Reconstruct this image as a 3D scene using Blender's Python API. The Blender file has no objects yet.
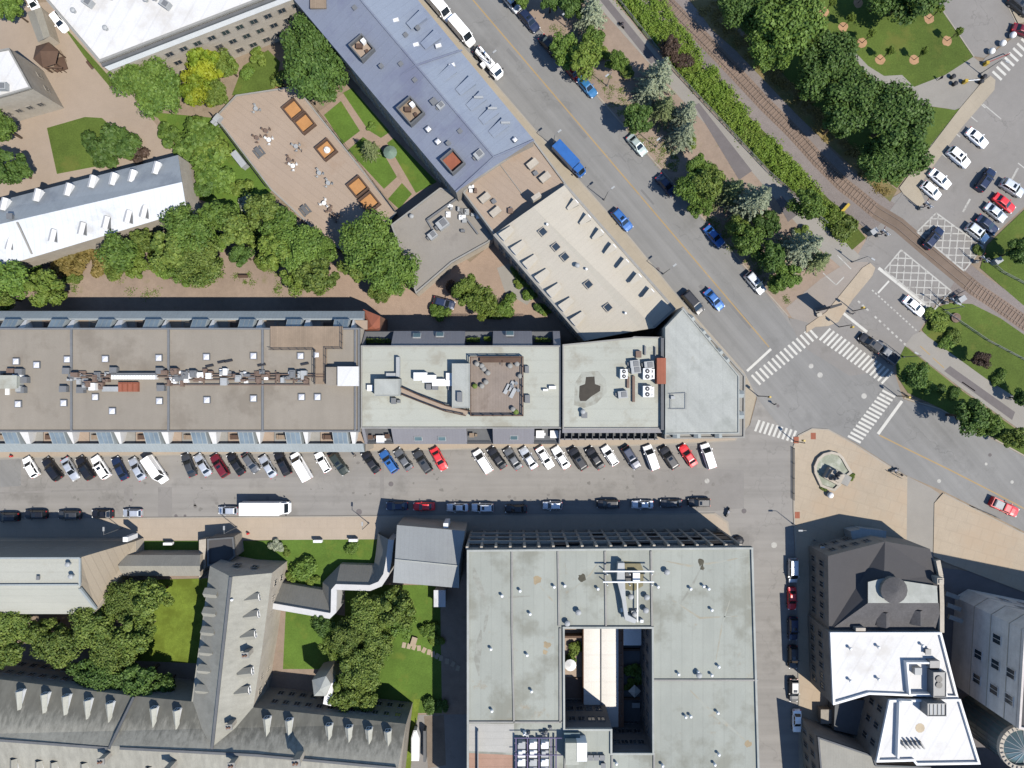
import bpy, bmesh, math, random
from math import radians, sin, cos, pi, atan2, hypot, sqrt
from mathutils import Vector, Matrix
from mathutils.geometry import tessellate_polygon
random.seed(7)
scene = bpy.context.scene
COL = scene.collection

# ------------------------------------------------------------------ survey
# Site survey: the drone hangs CAMH metres above the street; survey coordinates (u, v) were
# measured at the height of each surface, W() turns them into metres on the site.
CAMH = 137.0
def W(u, v, h=0.0):
    k = 0.2 * (1 - h / CAMH)
    return Vector(((u - 512) * k, -(v - 384) * k, h))
def WP(pts, h=0.0):
    return [W(u, v, h) for u, v in pts]

# ------------------------------------------------------------------ materials
GAIN = (2.50, 2.52, 2.62)
def lin(c):
    c /= 255.0
    return c / 12.92 if c <= 0.04045 else ((c + 0.055) / 1.055) ** 2.4
def A(r, g, b):
    return tuple(min(0.85, lin(x) / q) for x, q in zip((r, g, b), GAIN))

class NT:
    def __init__(s, name):
        s.m = bpy.data.materials.new(name); s.m.use_nodes = True
        s.t = s.m.node_tree; s.t.nodes.clear()
        s.out = s.n('ShaderNodeOutputMaterial'); s.p = s.n('ShaderNodeBsdfPrincipled')
        s.l(s.p.outputs[0], s.out.inputs[0])
    def n(s, k, **kw):
        o = s.t.nodes.new(k)
        for a, v in kw.items(): setattr(o, a, v)
        return o
    def l(s, a, b): s.t.links.new(a, b)
    def math(s, op, a, b=None, clamp=False):
        o = s.n('ShaderNodeMath', operation=op, use_clamp=clamp)
        for i, x in enumerate((a, b)):
            if x is None: continue
            if isinstance(x, (int, float)): o.inputs[i].default_value = x
            else: s.l(x, o.inputs[i])
        return o.outputs[0]
    def mix(s, f, a, b, mode='MIX'):
        o = s.n('ShaderNodeMix', data_type='RGBA', blend_type=mode)
        for sock, x in ((o.inputs[0], f), (o.inputs[6], a), (o.inputs[7], b)):
            if isinstance(x, (int, float)): sock.default_value = x
            elif isinstance(x, tuple): sock.default_value = (*x[:3], 1)
            else: s.l(x, sock)
        return o.outputs[2]
    def pos(s, rot=0.0, scale=(1, 1, 1), obj=False):
        src = s.n('ShaderNodeTexCoord').outputs['Object'] if obj else s.n('ShaderNodeNewGeometry').outputs['Position']
        mp = s.n('ShaderNodeMapping', vector_type='TEXTURE'); mp.inputs['Rotation'].default_value = (0, 0, -rot)
        mp.inputs['Scale'].default_value = tuple(1 / x for x in scale)
        s.l(src, mp.inputs[0]); return mp.outputs[0]
    def noise(s, vec, scale, detail=4, rough=.6):
        o = s.n('ShaderNodeTexNoise'); o.inputs['Scale'].default_value = scale
        o.inputs['Detail'].default_value = detail; o.inputs['Roughness'].default_value = rough
        s.l(vec, o.inputs['Vector']); return o.outputs[0]
    def rng(s, x, a, b, c, d):
        o = s.n('ShaderNodeMapRange'); s.l(x, o.inputs[0])
        for i, v in enumerate((a, b, c, d)): o.inputs[i + 1].default_value = v
        return o.outputs[0]

def surf(name, col, var=.16, big=.06, mid=.6, fine=6., rough=.85, seam=None, streak=None, cracks=0, bricks=None,
         stain=None, stain2=None, weather=None, metal=0., bump=.0, fvar=.10, obj=False, spec=.3):
    """weathered outdoor surface: large mottling, fine grain, optional seams / streaks / cracks / paving / stains"""
    t = NT(name); P = t.pos(obj=obj)
    hi = tuple(c * (1 + var) for c in col); lo = tuple(c * (1 - var) for c in col)
    c = t.mix(t.rng(t.noise(P, big, 5), .3, .7, 0, 1), lo, hi)
    c = t.mix(1.0, c, t.n_rgb(t.rng(t.noise(P, mid, 4, .7), .25, .75, 1 - var * .7, 1 + var * .5)), 'MULTIPLY')
    c = t.mix(1.0, c, t.n_rgb(t.rng(t.noise(P, fine, 3, .7), .25, .75, 1 - fvar, 1 + fvar)), 'MULTIPLY')
    if stain:
        scol, sc, th, amt = stain
        f = t.rng(t.noise(P, sc, 6, .65), th, th + .12, 0, amt)
        c = t.mix(f, c, scol)
    if stain2:
        scol, sc, th, amt = stain2; P2 = t.pos(0, (1.01, .99, 1), obj)
        f = t.rng(t.noise(P2, sc, 7, .7), th, th + .1, 0, amt); c = t.mix(f, c, scol)
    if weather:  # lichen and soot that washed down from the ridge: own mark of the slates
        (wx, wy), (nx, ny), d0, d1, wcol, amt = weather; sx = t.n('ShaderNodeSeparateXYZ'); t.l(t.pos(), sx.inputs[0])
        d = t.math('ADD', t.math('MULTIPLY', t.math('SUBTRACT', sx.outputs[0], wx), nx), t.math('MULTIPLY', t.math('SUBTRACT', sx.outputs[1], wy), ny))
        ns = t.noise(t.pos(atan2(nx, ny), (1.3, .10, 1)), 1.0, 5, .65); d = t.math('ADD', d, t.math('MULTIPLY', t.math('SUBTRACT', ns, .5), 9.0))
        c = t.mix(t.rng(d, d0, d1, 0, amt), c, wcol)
    if streak:
        ang, along, across, amt = streak
        v = t.pos(radians(ang), (along, across, 1), obj)
        c = t.mix(1.0, c, t.n_rgb(t.rng(t.noise(v, 1.0, 5, .6), .3, .7, 1 - amt, 1 + amt * .6)), 'MULTIPLY')
    if cracks:
        v = t.n('ShaderNodeTexVoronoi', feature='DISTANCE_TO_EDGE'); v.inputs['Scale'].default_value = cracks
        wv = t.n('ShaderNodeMixRGB'); wv.inputs[0].default_value = .9
        nz = t.n('ShaderNodeTexNoise'); nz.inputs['Scale'].default_value = .35; nz.inputs['Detail'].default_value = 4
        t.l(P, nz.inputs['Vector']); add = t.n('ShaderNodeVectorMath', operation='MULTIPLY_ADD')
        t.l(nz.outputs[1], add.inputs[0]); add.inputs[1].default_value = (6, 6, 6); t.l(P, add.inputs[2])
        t.l(add.outputs[0], v.inputs['Vector'])
        f = t.math('MULTIPLY', t.rng(v.outputs[0], 0.0, .012, 1, 0), t.rng(t.noise(P, .05, 2), .45, .6, 0, .38))
        c = t.mix(f, c, tuple(x * .45 for x in col))
    bsock = None
    if seam:
        ang, sp, amt = seam
        v = t.pos(radians(ang), (1, 1, 1), obj); sx = t.n('ShaderNodeSeparateXYZ'); t.l(v, sx.inputs[0])
        fr = t.math('FRACT', t.math('MULTIPLY', sx.outputs[0], 1.0 / sp))
        line = t.math('LESS_THAN', fr, .13)
        c = t.mix(t.math('MULTIPLY', line, amt), c, tuple(x * .45 for x in col))
        cell = t.n('ShaderNodeTexWhiteNoise', noise_dimensions='1D')
        t.l(t.math('FLOOR', t.math('MULTIPLY', sx.outputs[0], 1.0 / sp)), cell.inputs['W'])
        c = t.mix(1.0, c, t.n_rgb(t.rng(cell.outputs[0], 0, 1, 1 - amt * .18, 1 + amt * .14)), 'MULTIPLY')
        bsock = line
    if bricks:
        ang, bw, bh, amt = bricks
        b = t.n('ShaderNodeTexBrick'); t.l(t.pos(radians(ang), (1, 1, 1), obj), b.inputs['Vector'])
        b.inputs['Scale'].default_value = 1; b.inputs['Brick Width'].default_value = bw; b.inputs['Row Height'].default_value = bh
        b.inputs['Mortar Size'].default_value = min(bw, bh) * .06; b.inputs['Color1'].default_value = (1, 1, 1, 1)
        g = 1 - amt; b.inputs['Color2'].default_value = (g, g, g, 1); q = 1 - 2.2 * amt; b.inputs['Mortar'].default_value = (q, q, q, 1)
        c = t.mix(1.0, c, b.outputs[0], 'MULTIPLY')
    t.l(c, t.p.inputs['Base Color'])
    t.p.inputs['Roughness'].default_value = rough; t.p.inputs['Metallic'].default_value = metal
    t.p.inputs['Specular IOR Level'].default_value = spec
    if bump or bsock:
        b = t.n('ShaderNodeBump'); b.inputs['Strength'].default_value = bump or .3; b.inputs['Distance'].default_value = .05
        t.l(bsock if bsock else t.noise(P, fine, 3), b.inputs['Height']); t.l(b.outputs[0], t.p.inputs['Normal'])
    return t.m
def _n_rgb(s, val):
    o = s.n('ShaderNodeCombineColor')
    for i in range(3): s.l(val, o.inputs[i])
    return o.outputs[0]
NT.n_rgb = _n_rgb

def paint(name, col, metal=0., rough=.4, coat=.3):
    t = NT(name); P = t.pos(obj=True)
    c = t.mix(t.rng(t.noise(P, 1.2, 3), .3, .7, 0, 1), tuple(x * .88 for x in col), tuple(min(.9, x * 1.05) for x in col))
    t.l(c, t.p.inputs['Base Color']); t.p.inputs['Metallic'].default_value = metal
    t.p.inputs['Roughness'].default_value = rough; t.p.inputs['Coat Weight'].default_value = coat
    t.p.inputs['Coat Roughness'].default_value = .12
    return t.m
def glass(name, col, rough=.12):
    t = NT(name); P = t.pos()
    c = t.mix(t.noise(P, .5, 2), tuple(x * .6 for x in col), tuple(x * 1.4 for x in col))
    t.l(c, t.p.inputs['Base Color']); t.p.inputs['Roughness'].default_value = rough
    t.p.inputs['Specular IOR Level'].default_value = .7
    return t.m
def leaf(name, c1, c2, trans=.3, patch=None):
    t = NT(name); g = t.n('ShaderNodeNewGeometry'); oi = t.n('ShaderNodeObjectInfo')
    P = t.pos(obj=True)
    f = t.math('ADD', t.math('MULTIPLY', g.outputs['Random Per Island'], .55), t.math('MULTIPLY', t.rng(t.noise(P, 1.6, 3), .3, .7, 0, 1), .45))
    c = t.mix(f, c1, c2)
    if patch:
        w = t.pos(); c = t.mix(t.rng(t.noise(w, .28, 2), .47, .6, 0, 1), c, patch)
    c = t.mix(1.0, c, t.n_rgb(t.rng(oi.outputs['Random'], 0, 1, .84, 1.16)), 'MULTIPLY')
    t.l(c, t.p.inputs['Base Color']); t.p.inputs['Roughness'].default_value = .6; t.p.inputs['Specular IOR Level'].default_value = .25
    tr = t.n('ShaderNodeBsdfTranslucent'); t.l(c, tr.inputs[0]); ms = t.n('ShaderNodeMixShader'); ms.inputs[0].default_value = trans
    t.l(t.p.outputs[0], ms.inputs[1]); t.l(tr.outputs[0], ms.inputs[2]); t.l(ms.outputs[0], t.out.inputs[0])
    return t.m

M = {}
# ground
M['ground'] = surf('gravel_earth', A(168, 150, 130), .2, .08, .7, 5, stain=(A(120, 112, 84), .25, .55, .5))
M['road'] = surf('street_asphalt', A(172, 168, 164), .08, .035, .3, 9, streak=(0, .012, .55, .14), cracks=.09, stain=(A(140, 136, 132), .12, .56, .55), spec=.2)
M['road2'] = surf('avenue_asphalt', A(160, 159, 158), .08, .03, .3, 9, streak=(49.3, .012, .6, .14), cracks=.08, stain=(A(134, 133, 132), .1, .56, .55), spec=.2)
M['road3'] = surf('old_asphalt', A(162, 158, 155), .1, .05, .5, 9, cracks=.1, stain=(A(138, 134, 130), .2, .58, .5), spec=.2)
M['patch'] = surf('dark_asphalt', A(132, 126, 127), .1, .1, .8, 9, spec=.2)
M['patch2'] = surf('avenue_repair', A(146, 145, 145), .08, .1, .8, 9, spec=.2)
M['oil'] = surf('oily_asphalt', A(146, 142, 138), .12, .3, 1, 6, spec=.3)
M['walk'] = surf('sand_concrete', A(203, 187, 169), .07, .08, .6, 7, bricks=(0, 1.8, 1.8, .02), stain=(A(168, 150, 130), .3, .6, .5))
M['walk2'] = surf('grey_concrete', A(196, 184, 165), .08, .08, .6, 7, bricks=(49, 1.8, 1.8, .02), stain=(A(160, 148, 130), .3, .6, .4))
M['plaza'] = surf('sandy_paving', A(204, 188, 167), .07, .05, .4, 6, bricks=(17, 2.4, 2.4, .028), stain=(A(205, 183, 158), .06, .47, .7))
M['tanyard'] = surf('tan_stone_dust', A(190, 172, 155), .08, .05, .5, 6, stain=(A(170, 150, 135), .2, .6, .4))
M['brickwalk'] = surf('pinkish_brick_paving', A(188, 164, 146), .1, .1, .7, 5, bricks=(40, .5, .25, .08), stain=(A(150, 125, 108), .3, .58, .5))
M['dirt'] = surf('packed_dirt', A(174, 154, 138), .14, .1, .8, 5, stain=(A(140, 135, 90), .35, .6, .6))
M['path'] = surf('light_cycle_path', A(174, 169, 162), .08, .06, .5, 7)
M['ballast'] = surf('railway_ballast', A(152, 142, 138), .14, .1, 1.0, 7, fvar=.3, bump=.4)
M['lawn'] = surf('mown_grass', A(102, 122, 56), .2, .1, .5, 4, fvar=.28, stain=(A(130, 132, 68), .15, .55, .6), spec=.1)
M['lawn_fresh'] = surf('fresh_grass', A(106, 136, 58), .18, .12, .6, 4, fvar=.25, stain=(A(134, 146, 66), .2, .55, .6), spec=.1)
M['lawn_dark'] = surf('dark_bank_grass', A(96, 110, 50), .2, .1, .6, 4, fvar=.3, stain=(A(130, 125, 62), .2, .58, .5), spec=.1)  # darker, duller grass colour of the weed bank
M['lawn_yellow'] = surf('yellow_green_grass', A(130, 150, 60), .2, .15, .6, 4, fvar=.25, stain=(A(108, 122, 44), .16, .48, .8), spec=.1)
M['white_line'] = surf('worn_white_paint', A(238, 236, 230), .06, .5, 2, 8, stain=(A(178, 174, 170), .9, .6, .7))
M['worn_line'] = surf('faded_white_paint', A(212, 210, 205), .06, .5, 2, 8, stain=(A(168, 164, 160), .8, .52, .85))
M['yellow_line'] = surf('faded_yellow_paint', A(196, 168, 122), .08, .3, 2, 8, stain=(A(165, 158, 150), .6, .55, .7))
M['kerb'] = surf('kerb_granite', A(190, 182, 170), .1, .2, 1, 8)
# roofs
M['roof_tan'] = surf('gravel_membrane', A(172, 163, 151), .07, .06, .5, 6, streak=(90, .05, .5, .07), stain=(A(148, 138, 126), .12, .52, .7))
M['roof_pale'] = surf('pale_membrane', A(204, 206, 196), .05, .07, .5, 6, seam=(90, 2.2, .08), stain=(A(174, 168, 152), .16, .52, .65), stain2=(A(160, 146, 124), .2, .64, .6))
M['roof_pale2'] = surf('pale_blue_membrane', A(199, 202, 198), .06, .06, .4, 6, seam=(0, 2.1, .06), streak=(50, .06, .5, .13), stain=(A(174, 178, 172), .12, .52, .7), stain2=(A(170, 164, 148), .2, .64, .5))
M['roof_grey'] = surf('grey_membrane', A(186, 190, 182), .06, .05, .35, 6, seam=(0, 1.9, .09), streak=(0, .12, .035, .12), stain=(A(154, 154, 142), .11, .5, .75), stain2=(A(172, 150, 118), .16, .62, .6))
M['roof_blue'] = surf('blue_grey_metal', A(146, 154, 174), .05, .06, .5, 6, seam=(49.3, 1.6, .07), rough=.5, stain=(A(128, 132, 160), .1, .5, .6))
M['roof_blue2'] = surf('pale_blue_grey_metal', A(164, 175, 194), .05, .06, .5, 6, seam=(49.3, 1.6, .07), rough=.5, stain=(A(146, 156, 180), .1, .5, .6))
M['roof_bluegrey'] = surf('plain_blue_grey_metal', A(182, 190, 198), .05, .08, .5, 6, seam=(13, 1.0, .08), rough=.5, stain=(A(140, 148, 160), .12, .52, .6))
M['roof_pewter'] = surf('pewter_sheet', A(178, 182, 184), .05, .1, .6, 6, seam=(0, .8, .08), stain=(A(164, 166, 170), .15, .55, .6))
M['roof_cream'] = surf('cream_metal', A(219, 211, 197), .04, .06, .5, 6, seam=(49.3, 1.0, .05), stain=(A(205, 190, 172), .12, .6, .5))
M['roof_white'] = surf('white_membrane', (.40, .395, .385), .05, .06, .5, 6, seam=(30, 2.4, .10), stain=((.31, .29, .26), .11, .54, .6))
M['roof_zinc'] = surf('zinc_sheet', A(186, 194, 197), .06, .15, .8, 6, seam=(0, .6, .14), rough=.6)
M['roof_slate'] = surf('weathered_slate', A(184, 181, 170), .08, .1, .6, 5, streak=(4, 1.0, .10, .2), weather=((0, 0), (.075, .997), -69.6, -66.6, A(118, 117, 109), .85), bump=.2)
M['roof_slate_v'] = surf('weathered_slate_seamed', A(182, 180, 170), .08, .1, .6, 5, streak=(90, 1.1, .10, .12), stain=(A(138, 136, 128), .15, .58, .5), bump=.2)
M['roof_mauve'] = surf('mauve_grey_metal', A(158, 156, 162), .05, .1, .6, 6, seam=(0, .55, .12), rough=.55)
M['roof_dark'] = surf('dark_shingle', A(104, 102, 104), .14, .3, 1.5, 3.2, fvar=.22, bump=.3)
M['roof_dark2'] = surf('charcoal_membrane', A(92, 90, 92), .06, .1, .6, 5)
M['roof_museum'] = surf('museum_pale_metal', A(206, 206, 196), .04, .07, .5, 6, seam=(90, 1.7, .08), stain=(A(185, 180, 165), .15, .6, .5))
M['roof_beige'] = surf('beige_standing_seam', A(187, 173, 154), .04, .07, .5, 6, seam=(0, .6, .20))
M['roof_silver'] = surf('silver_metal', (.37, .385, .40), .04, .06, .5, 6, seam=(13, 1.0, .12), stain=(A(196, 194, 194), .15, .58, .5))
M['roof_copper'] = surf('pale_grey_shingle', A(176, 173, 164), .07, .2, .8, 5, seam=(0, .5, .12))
M['roof_grey_flat'] = surf('grey_gravel', A(170, 164, 157), .08, .07, .6, 6, stain=(A(138, 132, 128), .13, .56, .6))
M['deck'] = surf('terrace_paving', A(194, 174, 157), .06, .07, .5, 6, seam=(-52, 1.3, .10), stain=(A(178, 150, 126), .15, .58, .4))
M['wood'] = surf('weathered_decking', A(172, 152, 132), .12, .3, 1, 6, seam=(0, .35, .25))
M['wood_dark'] = surf('dark_timber', A(112, 88, 74), .15, .3, 1, 6, obj=True)
M['orange'] = surf('orange_gravel', A(217, 160, 104), .1, .3, 1, 6)
M['redroof'] = surf('red_sheet_roof', A(178, 108, 84), .1, .3, 1, 6, seam=(0, .5, .15))
M['stone'] = surf('grey_stone', A(178, 170, 160), .14, .3, 1.2, 4)
M['stone_pale'] = surf('pale_ashlar', A(212, 202, 188), .1, .3, 1.2, 4)
M['stone_tower'] = surf('limestone_panels', (.40, .365, .335), .14, .2, .9, 5, streak=(90, .06, .8, .12))
M['brick'] = surf('brown_brick', A(150, 112, 92), .14, .3, 1.2, 4)
M['concrete'] = surf('concrete', A(176, 174, 170), .1, .2, .8, 5)
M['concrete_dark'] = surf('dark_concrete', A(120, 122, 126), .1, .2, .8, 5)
M['white'] = surf('white_coating', (.50, .50, .49), .04, .2, .8, 5, obj=True)
M['silver_wall'] = surf('pale_render', (.34, .335, .325), .06, .3, 1, 5, obj=True)
M['steel'] = surf('galvanised_steel', A(196, 199, 202), .08, .4, 1.5, 6, rough=.6, metal=.0, obj=True)
M['black'] = surf('black_metal', (.02, .02, .022), .1, .4, 1.5, 6, rough=.5, obj=True)
M['grey_metal'] = surf('grey_metal', A(140, 142, 146), .08, .4, 1.5, 6, rough=.5, obj=True)
M['brown_metal'] = surf('rusty_brown_metal', A(142, 120, 108), .15, .4, 1.5, 6, obj=True)
M['rail'] = surf('worn_rail_steel', A(165, 150, 140), .1, .4, 1.5, 6, rough=.4, metal=.5)
M['sleeper'] = surf('creosoted_timber', A(158, 137, 123), .2, .4, 1.5, 4)
M['lattice_dark'] = surf('shaded_lattice', A(120, 124, 130), .1, .4, 1.5, 6)
M['bark'] = surf('tree_bark', A(105, 88, 72), .2, .5, 2, 6, obj=True)
M['mulch'] = surf('wood_mulch', A(202, 160, 122), .14, .5, 2, 6)
M['water'] = glass('pool_water', (.03, .05, .05), .06)
M['glass'] = glass('window_glass', (.02, .028, .036))
M['glass_blue'] = glass('skylight_glass', (.10, .125, .14), .35)
M['glass_teal'] = glass('teal_glass', (.05, .08, .085), .3)
M['skyl'] = surf('white_acrylic_dome', (.46, .46, .48), .04, .5, 2, 6, rough=.3, obj=True)
M['tyre'] = surf('tyre_rubber', (.018, .018, .018), .1, .5, 2, 6, obj=True)
M['rim'] = paint('wheel_rim', (.45, .45, .46), .8)
M['lamp_red'] = paint('red_lens', (.35, .01, .01))
M['lamp_clear'] = paint('clear_lens', (.7, .7, .68))
M['autoglass'] = glass('car_glass', (.008, .011, .014), .08)
M['yellow'] = paint('yellow_paint', A(225, 190, 50))
M['redpaint'] = paint('red_paint', A(180, 70, 60))
M['navy_cloth'] = surf('navy_cloth', A(40, 48, 70), .1, 1, 3, 9, obj=True)
M['pale_cloth'] = surf('pale_cloth', A(225, 222, 215), .1, 1, 3, 9, obj=True)
M['skin'] = surf('skin', (.42, .26, .19), .05, 2, 6, 12, obj=True)
M['hair'] = surf('dark_hair', (.03, .02, .015), .1, 2, 6, 12, obj=True)
# foliage
G = lambda r, g, b: tuple(x * k for x, k in zip(A(r, g, b), (2.25, 2.02, 2.05)))
M['leaf_maple'] = leaf('maple_leaves', G(54, 86, 34), G(114, 144, 64))
M['leaf_dark'] = leaf('dark_green_leaves', G(44, 74, 32), G(94, 124, 58))
M['leaf_lime'] = leaf('lime_leaves', G(76, 106, 40), G(118, 138, 62))
M['leaf_gold'] = leaf('golden_leaves', G(88, 118, 32), G(120, 144, 44), patch=G(134, 148, 38))
M['leaf_olive'] = leaf('olive_leaves', G(56, 86, 36), G(122, 142, 66))
M['leaf_brown'] = leaf('brownish_leaves', G(98, 96, 50), G(138, 126, 72))
M['leaf_silver'] = leaf('silver_green_leaves', G(116, 134, 110), G(172, 184, 164))
M['leaf_maroon'] = leaf('maroon_leaves', G(58, 52, 44), G(92, 78, 66))
M['needle_blue'] = leaf('blue_spruce_needles', G(76, 96, 78), G(140, 152, 124), .08)
M['needle_green'] = leaf('green_spruce_needles', G(66, 88, 50), G(124, 138, 92), .08)
M['leaf_strip'] = leaf('weed_leaves', G(74, 104, 34), G(124, 150, 60), patch=G(98, 128, 46))

# ------------------------------------------------------------------ mesh helpers
ORG = {}
class MB:
    def __init__(s): s.v = []; s.f = []; s.m = []
    def face(s, pts, m=0):
        n = len(s.v); s.v += [tuple(p) for p in pts]; s.f.append(tuple(range(n, n + len(pts)))); s.m.append(m); return s
    def cap(s, pts, m=0):
        if len(pts) <= 3: return s.face(pts, m)
        n = len(s.v); s.v += [tuple(p) for p in pts]
        for tri in tessellate_polygon([[Vector(p) for p in pts]]):
            s.f.append(tuple(n + i for i in tri)); s.m.append(m)
        return s
    def prism(s, poly, z0, z1, m=0, mt=None, bottom=False):
        n = len(poly); z1 = z1 if isinstance(z1, (list, tuple)) else [z1] * n
        lo = [(p[0], p[1], z0) for p in poly]; hi = [(p[0], p[1], z) for p, z in zip(poly, z1)]
        for i in range(n): j = (i + 1) % n; s.face([lo[i], lo[j], hi[j], hi[i]], m)
        s.cap(hi, m if mt is None else mt)
        if bottom: s.cap(lo[::-1], m)
        return s
    def box(s, x, y, z0, dx, dy, dz, rz=0., m=0):
        c, q = cos(rz), sin(rz)
        P = [(x + a * c - b * q, y + a * q + b * c) for a, b in ((-dx / 2, -dy / 2), (dx / 2, -dy / 2), (dx / 2, dy / 2), (-dx / 2, dy / 2))]
        return s.prism(P, z0, z0 + dz, m, bottom=True)
    def bar(s, p, q, w, h, m=0):
        p, q = Vector(p), Vector(q); d = (q - p)
        if d.length < 1e-6: return s
        d.normalize(); up = Vector((0, 0, 1)) if abs(d.z) < .95 else Vector((1, 0, 0))
        a = d.cross(up).normalized() * (w / 2); b = a.cross(d).normalized() * (h / 2)
        o = [a + b, -a + b, -a - b, a - b]
        for i in range(4): j = (i + 1) % 4; s.face([p + o[i], p + o[j], q + o[j], q + o[i]], m)
        s.face([p + x for x in o], m); s.face([q + x for x in o[::-1]], m); return s
    def cyl(s, x, y, z0, z1, r0, r1=None, n=10, m=0, top=True):
        r1 = r0 if r1 is None else r1
        a = [(x + r0 * cos(2 * pi * i / n), y + r0 * sin(2 * pi * i / n), z0) for i in range(n)]
        b = [(x + r1 * cos(2 * pi * i / n), y + r1 * sin(2 * pi * i / n), z1) for i in range(n)]
        for i in range(n): j = (i + 1) % n; s.face([a[i], a[j], b[j], b[i]], m)
        if top: s.face(b, m)
        return s
    def tube(s, p, q, r0, r1=None, n=6, m=0):
        r1 = r0 if r1 is None else r1; p, q = Vector(p), Vector(q); d = (q - p).normalized()
        u = d.orthogonal().normalized(); w = d.cross(u)
        a = [p + (u * cos(2 * pi * i / n) + w * sin(2 * pi * i / n)) * r0 for i in range(n)]
        b = [q + (u * cos(2 * pi * i / n) + w * sin(2 * pi * i / n)) * r1 for i in range(n)]
        for i in range(n): j = (i + 1) % n; s.face([a[i], a[j], b[j], b[i]], m)
        s.face(a[::-1], m); s.face(b, m); return s
    def dome(s, x, y, z, rx, ry, rz, n=12, k=4, m=0, full=False):
        lo = -k if full else 0
        rings = []
        for i in range(lo, k + 1):
            e = pi / 2 * i / k
            rings.append([(x + rx * cos(e) * cos(2 * pi * j / n), y + ry * cos(e) * sin(2 * pi * j / n), z + rz * sin(e)) for j in range(n)])
        for a, b in zip(rings, rings[1:]):
            for j in range(n): q = (j + 1) % n; s.face([a[j], a[q], b[q], b[j]], m)
        return s
    def ring(s, poly, inset, z0, z1, m=0):
        ins = offset(poly, inset); n = len(poly)
        for i in range(n):
            j = (i + 1) % n; a, b, c, d = poly[i], poly[j], ins[j], ins[i]
            s.face([(a[0], a[1], z1), (b[0], b[1], z1), (c[0], c[1], z1), (d[0], d[1], z1)], m)
            s.face([(a[0], a[1], z0), (b[0], b[1], z0), (b[0], b[1], z1), (a[0], a[1], z1)], m)
            s.face([(d[0], d[1], z1), (c[0], c[1], z1), (c[0], c[1], z0), (d[0], d[1], z0)], m)
        return s
    def mesh(s, name, mats, smooth=False, weld=True):
        me = bpy.data.meshes.new(name); me.from_pydata(s.v, [], s.f)
        for m in (mats if isinstance(mats, (list, tuple)) else [mats]): me.materials.append(m)
        me.polygons.foreach_set('material_index', s.m)
        if weld:
            bm = bmesh.new(); bm.from_mesh(me); bmesh.ops.remove_doubles(bm, verts=bm.verts, dist=.0008)
            bmesh.ops.recalc_face_normals(bm, faces=bm.faces); bm.to_mesh(me); bm.free()
        if smooth: me.shade_smooth()
        me.update(); return me
    def build(s, name, mats, parent=None, smooth=False, weld=True):
        o = ORG.get(parent.name if parent else None, (0, 0, 0))
        if o != (0, 0, 0): s.v = [(a - o[0], b - o[1], c - o[2]) for a, b, c in s.v]
        ob = bpy.data.objects.new(name, s.mesh(name, mats, smooth, weld)); COL.objects.link(ob)
        if parent: ob.parent = parent; ORG[ob.name] = o
        return ob

def area2(poly): return sum(poly[i][0] * poly[(i + 1) % len(poly)][1] - poly[(i + 1) % len(poly)][0] * poly[i][1] for i in range(len(poly)))
def offset(poly, d):
    """inset a polygon by d metres"""
    s = 1 if area2(poly) > 0 else -1; n = len(poly); out = []
    for i in range(n):
        p0, p1, p2 = (Vector(poly[k % n][:2]) for k in (i - 1, i, i + 1))
        a = (p1 - p0).normalized(); b = (p2 - p1).normalized()
        na = Vector((-a.y, a.x)) * s; nb = Vector((-b.y, b.x)) * s; m = na + nb
        if m.length < .2: m = na
        m = m.normalized(); k = d / max(.35, m.dot(na)); out.append((p1.x + m.x * k, p1.y + m.y * k))
    return out

USED = {}
def tag(o, label, cat, group=None, kind=None):
    if label:
        o['label'] = label
        if label in USED: print('DUPLABEL', label)
        USED[label] = 1
        n = len(label.split())
        if n < 4 or n > 16: print('LABELLEN', n, label)
    if cat: o['category'] = cat
    if group: o['group'] = group
    if kind: o['kind'] = kind
    return o
def root(name, label, cat, loc, group=None, rz=0.):
    o = bpy.data.objects.new(name, None); COL.objects.link(o); o.empty_display_size = .2
    o.location = loc; o.rotation_euler.z = rz; ORG[o.name] = tuple(loc)
    if label: tag(o, label, cat, group)
    return o
def structure(name, mb, m):
    o = mb.build(name, m); o['kind'] = 'structure'; return o
def sheet(name, px, z, m, thick=0.):
    P = [W(u, v) for u, v in px]; b = MB()
    if thick: b.prism(P, -.05, z, 0)
    else: b.cap([(p.x, p.y, z) for p in P])
    return structure(name, b, m)
def kids(o): return list(o.children)
def copy_tree(o, parent=None):
    c = o.copy(); COL.objects.link(c)
    if parent: c.parent = parent
    for ch in kids(o): copy_tree(ch, c)
    return c
def put(mesh, name, parent, loc, rz=0., scale=None):
    """a part that shares a mesh; loc is on the site"""
    o = bpy.data.objects.new(name, mesh); COL.objects.link(o)
    org = ORG.get(parent.name, (0, 0, 0)) if parent else (0, 0, 0)
    o.parent = parent; o.location = (loc[0] - org[0], loc[1] - org[1], loc[2] - org[2]); o.rotation_euler.z = rz
    if scale: o.scale = scale
    return o

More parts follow.
